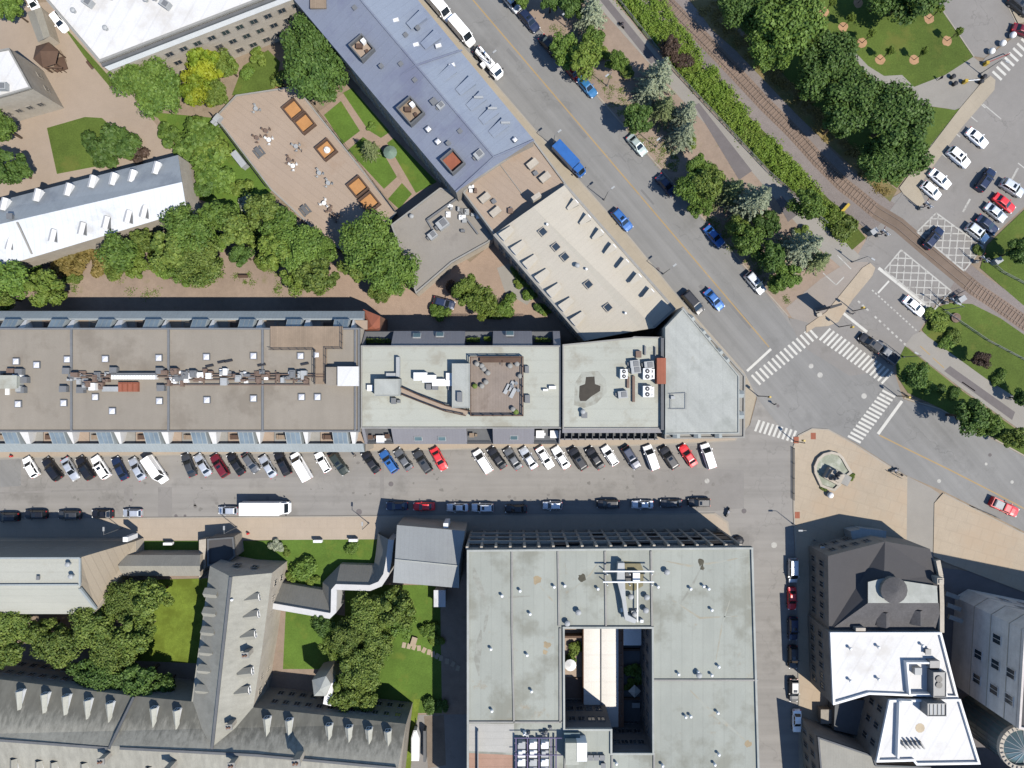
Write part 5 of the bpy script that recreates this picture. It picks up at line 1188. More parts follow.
dormers(r, dormer_mesh(1.2, 1.1, .5, 3.2, 'roof_slate', 'white'), [(15, 775), (40, 777), (55, 778), (85, 779), (150, 783), (175, 785), (200, 786)], 11.0, (0, -1), 1.2, 1.1)
vents(r, 'chimney', [(109, 754, 1.2), (301, 754, 1.4), (237, 758, 1.2), (174, 763, 1.3)], 12.6, .1)
# white turret pavilion in the court
q = W(321, 693, 9); r = root('stair_turret', 'small white-topped stair turret standing against the long wing', 'turret', (q.x, q.y, 0))
P = WP([(312, 680), (326, 676), (331, 684), (326, 696), (314, 696)], 8); MB().prism([(p.x, p.y) for p in P], 0, 8).build('wall', M['stone_pale'], r)
a = sum(P, Vector()) / 5; b = MB(); 
for i in range(5): b.face([tuple(P[i]), tuple(P[(i + 1) % 5]), (a.x, a.y, 9.4)])
b.build('roof', M['roof_pale2'], r)
P = WP([(327, 682), (333, 683), (331, 706), (323, 704)], 7); MB().prism([(p.x, p.y) for p in P], 0, 7).build('stair_wing', M['white'], r)
# ---- museum hall with curved white gallery ---------------------------------------------------------
r, ro = pitched('museum_hall', 'grey-roofed museum hall with shallow ridge beside the shaded lane', 'museum', [(397, 525, 8.5), (465, 531, 8.5), (459, 588, 8.5), (393, 582.5, 8.5)], [[(397, 525, 8.5), (465, 531, 8.5), (459, 566, 10.5), (395, 559.5, 10.5)], [(395, 559.5, 10.5), (459, 566, 10.5), (459, 588, 8.5), (393, 582.5, 8.5)], [(397, 525, 8.5), (395, 559.5, 10.5), (393, 582.5, 8.5)], [(465, 531, 8.5), (459, 588, 8.5), (459, 566, 10.5)]], 'stone_pale', 'roof_pewter')
b = MB(); b.bar(W(395, 559.5, 10.55), W(459, 566, 10.55), .25, .2); b.build('ridge_cap', M['roof_pale2'], r)
q = W(446, 525, 7); MB().box(q.x, q.y, 3, .9, .9, 4.6).build('chimney', M['white'], r)
gal = [(391, 540), (388.5, 562), (386, 575), (380, 584), (370, 588), (336, 587), (334, 590), (333.5, 612), (330, 616), (272, 606)]
r = root('curved_gallery', 'curving pale-topped gallery bending from the museum hall to the dormered wing', 'gallery', tuple(W(350, 590)))
GP = [W(u, v, 5.6) for u, v in gal]; Q1 = strip(GP, .55, -.55); n = len(GP)
b = MB(); b.prism([(p.x, p.y) for p in Q1], -.1, 5.6); b.build('parapet_wall', M['silver_wall'], r)
Q2 = strip(GP, -.56, -3.3)
b = MB(); b2 = MB()
for i in range(n - 1):
    a, c_, d, e = Q2[i], Q2[i + 1], Q2[2 * n - 2 - i], Q2[2 * n - 1 - i]
    b.face([(a.x, a.y, 5.2), (c_.x, c_.y, 5.2), (d.x, d.y, 1.6), (e.x, e.y, 1.6)]); b2.face([(e.x, e.y, -.1), (d.x, d.y, -.1), (d.x, d.y, 1.6), (e.x, e.y, 1.6)])
b.build('roof', M['roof_copper'], r); b2.build('wall', M['stone_pale'], r)
# garden shed, white box, sheds
q = W(439.5, 599, 3); b = MB(); b.box(q.x, q.y, 0, 2.0, 3.0, 2.6); b.box(q.x, q.y, 2.6, 2.3, 3.3, .15); tag(b.build('garden_shed', M['roof_silver']), 'small pale shed on the lawn beside the tall grey block', 'shed')
q = W(415, 746, 2.3); r = root('trailer', 'narrow white trailer parked in the service yard by the long wing', 'trailer', (q.x, q.y, 0))
b = MB(); P = [(q.x - .75, q.y - 3), (q.x + .75, q.y - 3), (q.x + .85, q.y + 1.5), (q.x + .3, q.y + 3.0), (q.x - .3, q.y + 3.0), (q.x - .75, q.y + 1.5)]; b.prism(P, .45, 2.2); b.prism(offset(P, .15), 2.2, 2.32); b.build('body', M['white'], r)
for s in (-.8, .8): MB().tube((q.x + s - .12, q.y - 1, .35), (q.x + s + .12, q.y - 1, .35), .35, n=10).build('wheel', M['tyre'], r)
MB().bar((q.x, q.y + 3, .5), (q.x, q.y + 4.2, .5), .12, .12).build('drawbar', M['black'], r)
b = MB(); a, c_ = W(424.5, 731, 2), W(424.5, 762, 2); b.bar(a - Vector((0, 0, 1)), c_ - Vector((0, 0, 1)), .5, 2.0); tag(b.build('yard_wall', M['concrete_dark']), 'dark wall between the white trailer and the stained slab', 'wall')
def hedge_line(): pass
# stepping stone path
R = random.Random(9); b = MB()
for i, (u, v) in enumerate([(404, 645), (409, 646), (414, 647), (419, 648), (424, 650), (429, 652), (433, 654), (437, 656), (441, 658), (447, 661), (453, 664), (458, 668)]):
    p = W(u, v); b.box(p.x, p.y, .02, .75, 1.1, .07, R.uniform(-.5, .1))
tag(b.build('stepping_stones', M['plaza']), 'pale stepping stone path curving over the shaded lawn', 'stone path')
q = W(414, 641); b = MB(); b.box(q.x, q.y, 0, 1.0, 1.8, .45, -.3); b.box(q.x, q.y, .45, 1.1, 1.9, .08, -.3); tag(b.build('stone_bench', M['plaza']), 'pale stone bench above the stepping stone path', 'bench')

# ================================================================== SOUTH-EAST BUILDINGS
r = root('stone_house', 'corner stone house with dark shingle roof and round turret over the fountain plaza', 'house', tuple(W(865, 585)))
HS = 8.5
eave = [(828, 556, HS), (885, 541.5, HS), (930, 549, HS), (937, 575, HS), (940, 631, HS), (829, 631, HS)]
L_ = [W(*p) for p in eave]; b = MB()
for i in range(6): j = (i + 1) % 6; p, q = L_[i], L_[j]; b.face([(p.x, p.y, -.2), (q.x, q.y, -.2), (q.x, q.y, HS), (p.x, p.y, HS)])
b.build('wall', M['stone'], r)
b = MB()
b.cap([W(828, 556, HS), W(885, 541.5, HS), W(884, 582, 10.6), W(868, 603, 10.6), W(829, 631, HS)]); b.cap([W(885, 541.5, HS), W(930, 549, HS), W(937, 575, HS), W(938, 588, 9.6), W(884, 579, 10.6), W(884, 582, 10.6)])
b.build('roof', M['roof_dark2'], r)
b = MB(); b.cap([W(868, 603, 10.6), W(939, 603, 9.8), W(941, 631, HS), W(829, 631, HS)]); b.build('lower_roof', M['roof_dark'], r)
b = MB(); b.cap([W(868, 582, 10.65), W(884, 578, 10.65), W(937, 586, 10.0), W(938, 603, 9.85), W(868, 603, 10.65)]); b.build('grey_roof', M['roof_pale2'], r)
q = W(895.5, 591, 12); b = MB(); b.cyl(q.x, q.y, HS, 11.6, 2.25, n=16, m=1); b.cyl(q.x, q.y, 11.6, 12.6, 2.45, .1, n=16, m=0); b.build('turret', [M['roof_dark'], M['stone']], r)
dm = dormer_mesh(2.4, .1, .9, 2.6, 'roof_dark', 'roof_dark')
for u, v in ((884, 626), (918, 624)): q = W(u, v, 9.2); put(dm, 'dormer', r, (q.x, q.y, 9.0), -pi / 2); 
q = W(860, 629, 9.6); MB().box(q.x, q.y, 8.6, 1.8, .6, 1.3).build('chimney', M['stone_pale'], r)
p, q, s = W(828, 556, HS), W(885, 541.5, HS), W(829, 631, HS)
windows(r, (q.x, q.y), (p.x, p.y), (1.5, 5.0), 4, 1.0, 1.5, 'stone', 1.0); windows(r, (p.x, p.y), (s.x, s.y), (1.5, 5.0), 6, 1.0, 1.5, 'stone', 1.0)
b = MB(); q = W(872, 535.5, 3); b.box(q.x, q.y, 0, 5.0, 2.2, 3.0, -.12); b.box(q.x, q.y, 3.0, 5.3, 2.5, .15, -.12); q = W(856, 534, 3); b.box(q.x, q.y, 0, 2.0, 1.6, 3.2, .2); b.build('porch', M['roof_zinc'], r)
b = MB()
for p, q in (((937, 560, 9), (940, 575, 9)), ((940, 575, 9), (941, 603, 9)), ((941, 603, 9), (941, 632, 9)), ((940.5, 581, 9.5), (940.5, 584, 9.5))): b.bar(W(*p), W(*q), .8, .7)
b.build('side_parapet', M['stone_pale'], r)
q = W(940, 581, 10.5); MB().box(q.x, q.y, 7, 1.2, 1.2, 3.7).box(q.x, q.y, 10.7, .7, .7, .2).build('chimney', M['stone_pale'], r)
# white roofed building
r = flat_building('white_roof_block', 'white flat-roofed building behind the dark shingle house with chimney units', 'building', [(829, 631.5), (940, 631.5), (957, 697), (868, 693.5), (846, 700), (832, 704)], 9.5, 'stone', 'roof_white', (.4, .5), 'white')
p, s = W(829, 631.5, 9.5), W(832, 704, 9.5); windows(r, (p.x, p.y), (s.x, s.y), (1.5, 5.0), 6, 1.0, 1.5, 'stone', .8)
vents(r, 'pipe', [(849, 647.5, 1.2), (877, 646, 1.2), (849, 679.5, 1.2), (877, 678, 1.2), (921, 644.5, 1.2)], 9.5); rbox(r, 'condenser', 933, 672, 946, 697, 9.5, 1.8, 'grey_metal', .15); rbox(r, 'rooftop_unit', 915, 668, 922, 675, 9.5, 1.0, 'steel'); rbox(r, 'rooftop_unit', 930, 661, 940, 668, 9.5, 1.2, 'grey_metal')
for v in (679, 685): q = W(939, v, 11.4); MB().cyl(q.x, q.y, 11.4, 11.5, .6, n=12).build('fan_grille', M['black'], r)
vents(r, 'boxvent', [(926, 650.5)], 9.5)
b = MB(); P = WP([(903, 660), (936, 660), (944, 693), (906, 693)], 9.5); b.ring([(p.x, p.y) for p in P], .3, 9.5, 10.6); b.build('roof_parapet', M['white'], r)
r = flat_building('white_roof_annex', 'trapezoid white flat-roofed building with stone windowed side and rooftop condensers', 'building', [(888, 699), (959, 698), (979, 763), (915, 764), (912, 760), (875, 761)], 10.0, 'stone', 'roof_white', (.4, .5), 'white')
p, s = W(888, 699, 10.0), W(875, 761, 10.0); windows(r, (p.x, p.y), (s.x, s.y), (1.5, 4.6, 7.5), 3, 1.1, 1.5, 'stone', 1.0)
b = MB(); b.bar(W(899, 700, 10.5), W(897, 757, 10.5), .35, 1.0); b.bar(W(899, 700.5, 10.5), W(911, 701, 10.5), .35, 1.0); b.build('roof_parapet', M['white'], r)
rbox(r, 'condenser', 927, 703, 946, 716, 10.0, 2.2, 'grey_metal', .2)
for u in (930, 934, 938, 942): rbox(r, 'condenser_fin', u, 704, u + 2, 715, 12.2, .12, 'steel')
b = MB()
for i in range(5): b.bar(W(902 + i * 4.4, 741, 10.6), W(906 + i * 4.4, 748, 10.6), .22, .8)
b.build('louvre_unit', M['grey_metal'], r); q = W(920, 728, 10.0); MB().cyl(q.x, q.y, 10.0, 10.01, .9, n=10).build('rust_stain', surf('rust_stain', A(222, 205, 178), .1, .6, 2, 5), r)
# slate coloured flat building at the bottom
r = flat_building('dark_roof_annex', 'dark flat-roofed annex in shade at the bottom edge beside the street', 'annex', [(817, 736), (873, 755), (876, 764), (930, 766), (945, 840), (826, 840)], 8.0, 'stone', 'roof_copper', (.3, .3), 'concrete_dark')
p, s = W(817, 736, 8), W(826, 840, 8); windows(r, (p.x, p.y), (s.x, s.y), (1.4, 4.6), 7, 1.0, 1.5, 'stone', .8)
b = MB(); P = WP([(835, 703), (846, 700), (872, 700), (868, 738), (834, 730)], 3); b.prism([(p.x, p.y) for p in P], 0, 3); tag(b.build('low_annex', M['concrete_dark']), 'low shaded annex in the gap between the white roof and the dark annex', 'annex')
b = MB(); b.box(*W(822, 712)[:2], 0, 2.0, 2.6, 1.8); b.box(*W(822, 712)[:2], 1.8, 2.2, 2.8, .12); tag(b.build('utility_cabinet', M['stone']), 'stone utility box at the back of the sunlit gap', 'utility box')
# limestone tower block and glass drum
HT = 18.0
foot = [(955, 597), (968, 589), (1110, 618), (1110, 690), (1004, 690), (978, 689), (950, 682)]
F = [W(u, v) for u, v in foot]; c = sum(F, Vector()) / len(F)
r = root('limestone_tower', 'pale limestone office tower with small square windows at the east edge', 'tower', (c.x, c.y, 0))
MB().prism([(p.x, p.y) for p in F], -.2, HT).build('wall', M['stone_tower'], r)
MB().cap([(p.x, p.y, HT + .01) for p in F]).build('roof', M['roof_dark2'], r); MB().ring([(p.x, p.y) for p in F], .4, HT - .2, HT + .6).build('parapet', M['stone_tower'], r)
windows(r, F[0], F[6], (6.6, 11.2, 15.0)[:3], 3, 1.6, 2.0, 'stone_tower', 1.6, skip={(0, 0), (2, 0)}); windows(r, F[2], F[1], (3.5, 8.5, 13.5), 6, 1.6, 1.8, 'stone_tower', 2)
b = MB()
for z in (5.8, 10.4, 15.0):
    for i in (6, 0, 1): a, d = F[i], F[(i + 1) % 7]; b.bar((a.x, a.y, z), (d.x, d.y, z), .12, .18)
a, d = F[6], F[5]; b.bar((a.x, a.y, HT - .3), (d.x, d.y, HT - .3), .5, .8); b.build('string_course', M['stone_pale'], r)
b = MB()
for i, v in enumerate((594, 604, 614)): q = W(953 + i * -1.5, v + 2, 3); b.box(q.x, q.y, 2.4 + i, 2.8, .8, .5, -.35)
b.build('side_louvres', M['concrete'], r)
HG = 12.5; q = W(1020, 747, HG); q.z = 0; r = root('glass_drum', 'round glass atrium tower with ivory ring and ribbed conical glass roof', 'tower', (q.x, q.y, 0))
b = MB(); n = 28; R0 = 3.75; b.cyl(q.x, q.y, 0, HG, R0, n=n, top=False); b.build('glass_wall', M['glass_teal'], r)
b = MB()
for i in range(n): a = 2 * pi * i / n; b.box(q.x + cos(a) * R0, q.y + sin(a) * R0, 0, .14, .14, HG, a)
for z in (3, 6, 9): b.cyl(q.x, q.y, z, z + .2, R0 + .06, n=n, top=False)
b.build('mullion', M['grey_metal'], r)
b = MB(); P = [(q.x + cos(2 * pi * i / n) * (R0 + .25), q.y + sin(2 * pi * i / n) * (R0 + .25)) for i in range(n)]; b.ring(P, .75, HG - .4, HG + .35)
b.build('ring_cornice', M['stone_pale'], r)
b = MB()
for i in range(n): a = 2 * pi * i / n; b.box(q.x + cos(a) * (R0 - .12), q.y + sin(a) * (R0 - .12), HG + .35, .5, .16, .14, a)
b.build('ring_notch', M['concrete_dark'], r)
b = MB(); b.cyl(q.x, q.y, HG - .3, HG + 1.3, R0 - .5, .15, n=n); b.build('glass_roof', M['glass_teal'], r)
b = MB()
for i in range(0, n, 2): a = 2 * pi * i / n; b.bar((q.x + cos(a) * (R0 - .5), q.y + sin(a) * (R0 - .5), HG - .25), (q.x, q.y, HG + 1.36), .1, .1)
b.build('roof_rib', M['steel'], r)
b = MB(); p = W(997, 800); b.box(p.x, p.y, 0, 30, 9, 14); tag(b.build('east_wall_block', M['stone']), 'dark stone block behind the glass drum at the bottom corner', 'building')
# ================================================================== VEGETATION
def leafquad(b, p, n, s, R):
    t = Vector((R.gauss(0, 1), R.gauss(0, 1), R.gauss(0, 1))); u = n.cross(t)
    if u.length < 1e-4: return
    u.normalize(); v = n.cross(u); k = R.uniform(.55, .9)
    k0 = len(b.v)
    for q in (p + u * s, p + v * s * k, p - u * s, p - v * s * k): b.v.append(tuple(q))
    b.f.append((k0, k0 + 1, k0 + 2, k0 + 3)); b.m.append(0)
def crown_mesh(seed, nl=6500, lobes=26, ls=.058, sq=.8, zc=1.15, spread=.62):
    """unit-radius broadleaf crown: irregular leaf clumps in a squashed dome"""
    R = random.Random(seed); L = []
    for i in range(lobes):
        a = i * 2.39996 + R.uniform(-.5, .5); q = sqrt((i + .5) / lobes) * spread * R.uniform(.72, 1.32); z = sq * (.75 * sqrt(max(0, 1 - (q / .98) ** 2))) * R.choice((1, 1, .75, .35, -.1))
        L.append((Vector((q * cos(a), q * sin(a), zc + z * .9)), R.uniform(.15, .36)))
    b = MB()
    for k in range(nl):
        c, r = L[R.randrange(lobes)]
        d = Vector((R.gauss(0, 1), R.gauss(0, 1), R.gauss(0, 1) + .25)).normalized()
        p = c + Vector((d.x, d.y, d.z * .8)) * r * (R.random() ** .4 * 1.05 + .02)
        if p.z < zc - sq * .75: continue
        n = (d + Vector((R.gauss(0, .55), R.gauss(0, .55), R.gauss(0, .55) + .35))).normalized()
        leafquad(b, p, n, ls * R.uniform(.6, 1.35), R)
    return b.mesh('crown', [M['leaf_maple']], weld=False)
def trunk_mesh(seed, hgt=1.05, r=.055):
    R = random.Random(seed); b = MB(); b.tube((0, 0, -.03), (.01, 0, hgt * .55), r * 1.25, r * .85, 7); b.tube((.01, 0, hgt * .55), (.03, .02, hgt * 1.25), r * .85, r * .35, 6)
    for i in range(6):
        a = i * 1.05 + R.uniform(-.3, .3); b.tube((.01, 0, hgt * R.uniform(.5, .8)), (cos(a) * .5, sin(a) * .5, hgt * R.uniform(1.05, 1.35)), r * .5, r * .12, 5)
    return b.mesh('trunk', [M['bark']])
def spruce_mesh(seed, H=2.7):
    R = random.Random(seed); b = MB()
    lev = 15
    for k in range(lev):
        t = k / (lev - 1); z = .35 + (H - .42) * t; rad = (1 - t) ** .85 * 1.0 + .05; nb = int(5 + 8 * (1 - t))
        a0 = R.uniform(0, 6)
        for j in range(nb):
            a = a0 + 2 * pi * j / nb + R.uniform(-.2, .2); rr = rad * R.uniform(.72, 1.12); m = max(6, int(52 * rr))
            for i in range(m):
                s = (i + .5) / m; w = .16 * (1 - s * .75) * (.5 + rr * .5)
                y = R.uniform(-w, w); x = rr * s; zz = z - .22 * x * x * 1.2 + R.uniform(-.03, .03) - abs(y) * .15
                p = Vector((x * cos(a) - y * sin(a), x * sin(a) + y * cos(a), zz))
                n = Vector((R.gauss(0, .5) + cos(a) * .35, R.gauss(0, .5) + sin(a) * .35, 1)).normalized(); leafquad(b, p, n, R.uniform(.028, .06), R)
    return b.mesh('crown', [M['needle_blue']], weld=False)
def shrub_mesh(seed, nl=2400, sq=.75):
    R = random.Random(seed); b = MB(); L = [(Vector((R.uniform(-.55, .55), R.uniform(-.55, .55), R.uniform(.2, .55))), R.uniform(.28, .5)) for _ in range(9)]
    for k in range(nl):
        c, r = R.choice(L); d = Vector((R.gauss(0, 1), R.gauss(0, 1), abs(R.gauss(0, 1)))).normalized(); p = c + d * r * R.random() ** .35; p.z = max(.03, p.z * sq)
        leafquad(b, p, (d + Vector((R.gauss(0, .5), R.gauss(0, .5), R.gauss(0, .5) + .3))).normalized(), R.uniform(.05, .11), R)
    return b.mesh('foliage', [M['leaf_dark']], weld=False)
CROWN = [crown_mesh(11 + i, lobes=20 + 4 * (i % 3), sq=(.8, .95, .7)[i % 3], spread=(.62, .68, .58, .7)[i % 4]) for i in range(6)]
BIG = [crown_mesh(41 + i, nl=12000, lobes=44, ls=.042, spread=.7) for i in range(2)]
TRUNK = [trunk_mesh(5), trunk_mesh(6)]; SPRUCE = [spruce_mesh(3), spruce_mesh(4), spruce_mesh(8)]; SHRUB = [shrub_mesh(i) for i in (1, 2, 3)]
sp_trunk = MB().tube((0, 0, -.03), (0, 0, 2.6), .06, .01, 7).mesh('trunk', [M['bark']]); stem_m = MB().tube((0, 0, 0), (.05, 0, .35), .05, .02, 5).tube((0, 0, 0), (-.15, .1, .3), .04, .02, 5).mesh('stem', [M['bark']])
_ti = 0
def tree(u, v, r, kind, label, sx=1., sy=1., group=None, rot=None):
    global _ti
    _ti += 1; R = random.Random(_ti * 17)
    mk = {'maple': 'leaf_maple', 'dark': 'leaf_dark', 'lime': 'leaf_lime', 'gold': 'leaf_gold', 'olive': 'leaf_olive', 'brown': 'leaf_brown', 'silver': 'leaf_silver', 'maroon': 'leaf_maroon', 'blue': 'needle_blue', 'green': 'needle_green'}
    kk, _, mm = kind.partition(' '); size = r * .2 * (.95 if (kk == 'big' and v > 560) else 1.13 if kk in ('tree', 'big') else 1.1)
    hc = {'tree': 1.38, 'big': 1.15, 'spruce': .95, 'shrub': .4}[kk] * size; zs = {'tree': 1.15, 'big': .96, 'spruce': 1.2, 'shrub': 1}[kk]
    p = W(u, v, hc); size *= 1 - hc / CAMH
    name = {'tree': 'tree', 'big': 'tree', 'spruce': 'spruce_tree', 'shrub': 'shrub'}[kk]
    o = bpy.data.objects.new(name, None); COL.objects.link(o); o.location = (p.x, p.y, 0); o.rotation_euler.z = R.uniform(0, 6.28) if rot is None else rot; o.scale = (size * sx, size * sy, size * zs)
    tag(o, label, {'tree': 'tree', 'big': 'tree', 'spruce': 'spruce', 'shrub': 'shrub'}[kk], group)
    me, tm, nm, tn = {'tree': (CROWN[_ti % 6], TRUNK[_ti % 2], 'crown', 'trunk'), 'big': (BIG[_ti % 2], TRUNK[_ti % 2], 'crown', 'trunk'), 'spruce': (SPRUCE[_ti % 3], sp_trunk, 'crown', 'trunk'), 'shrub': (SHRUB[_ti % 3], stem_m, 'foliage', 'stem')}[kk]
    c = bpy.data.objects.new(nm, me); COL.objects.link(c); c.parent = o; c.material_slots[0].link = 'OBJECT'; c.material_slots[0].material = M[mk[mm]]
    t = bpy.data.objects.new(tn, tm); COL.objects.link(t); t.parent = o
    return o
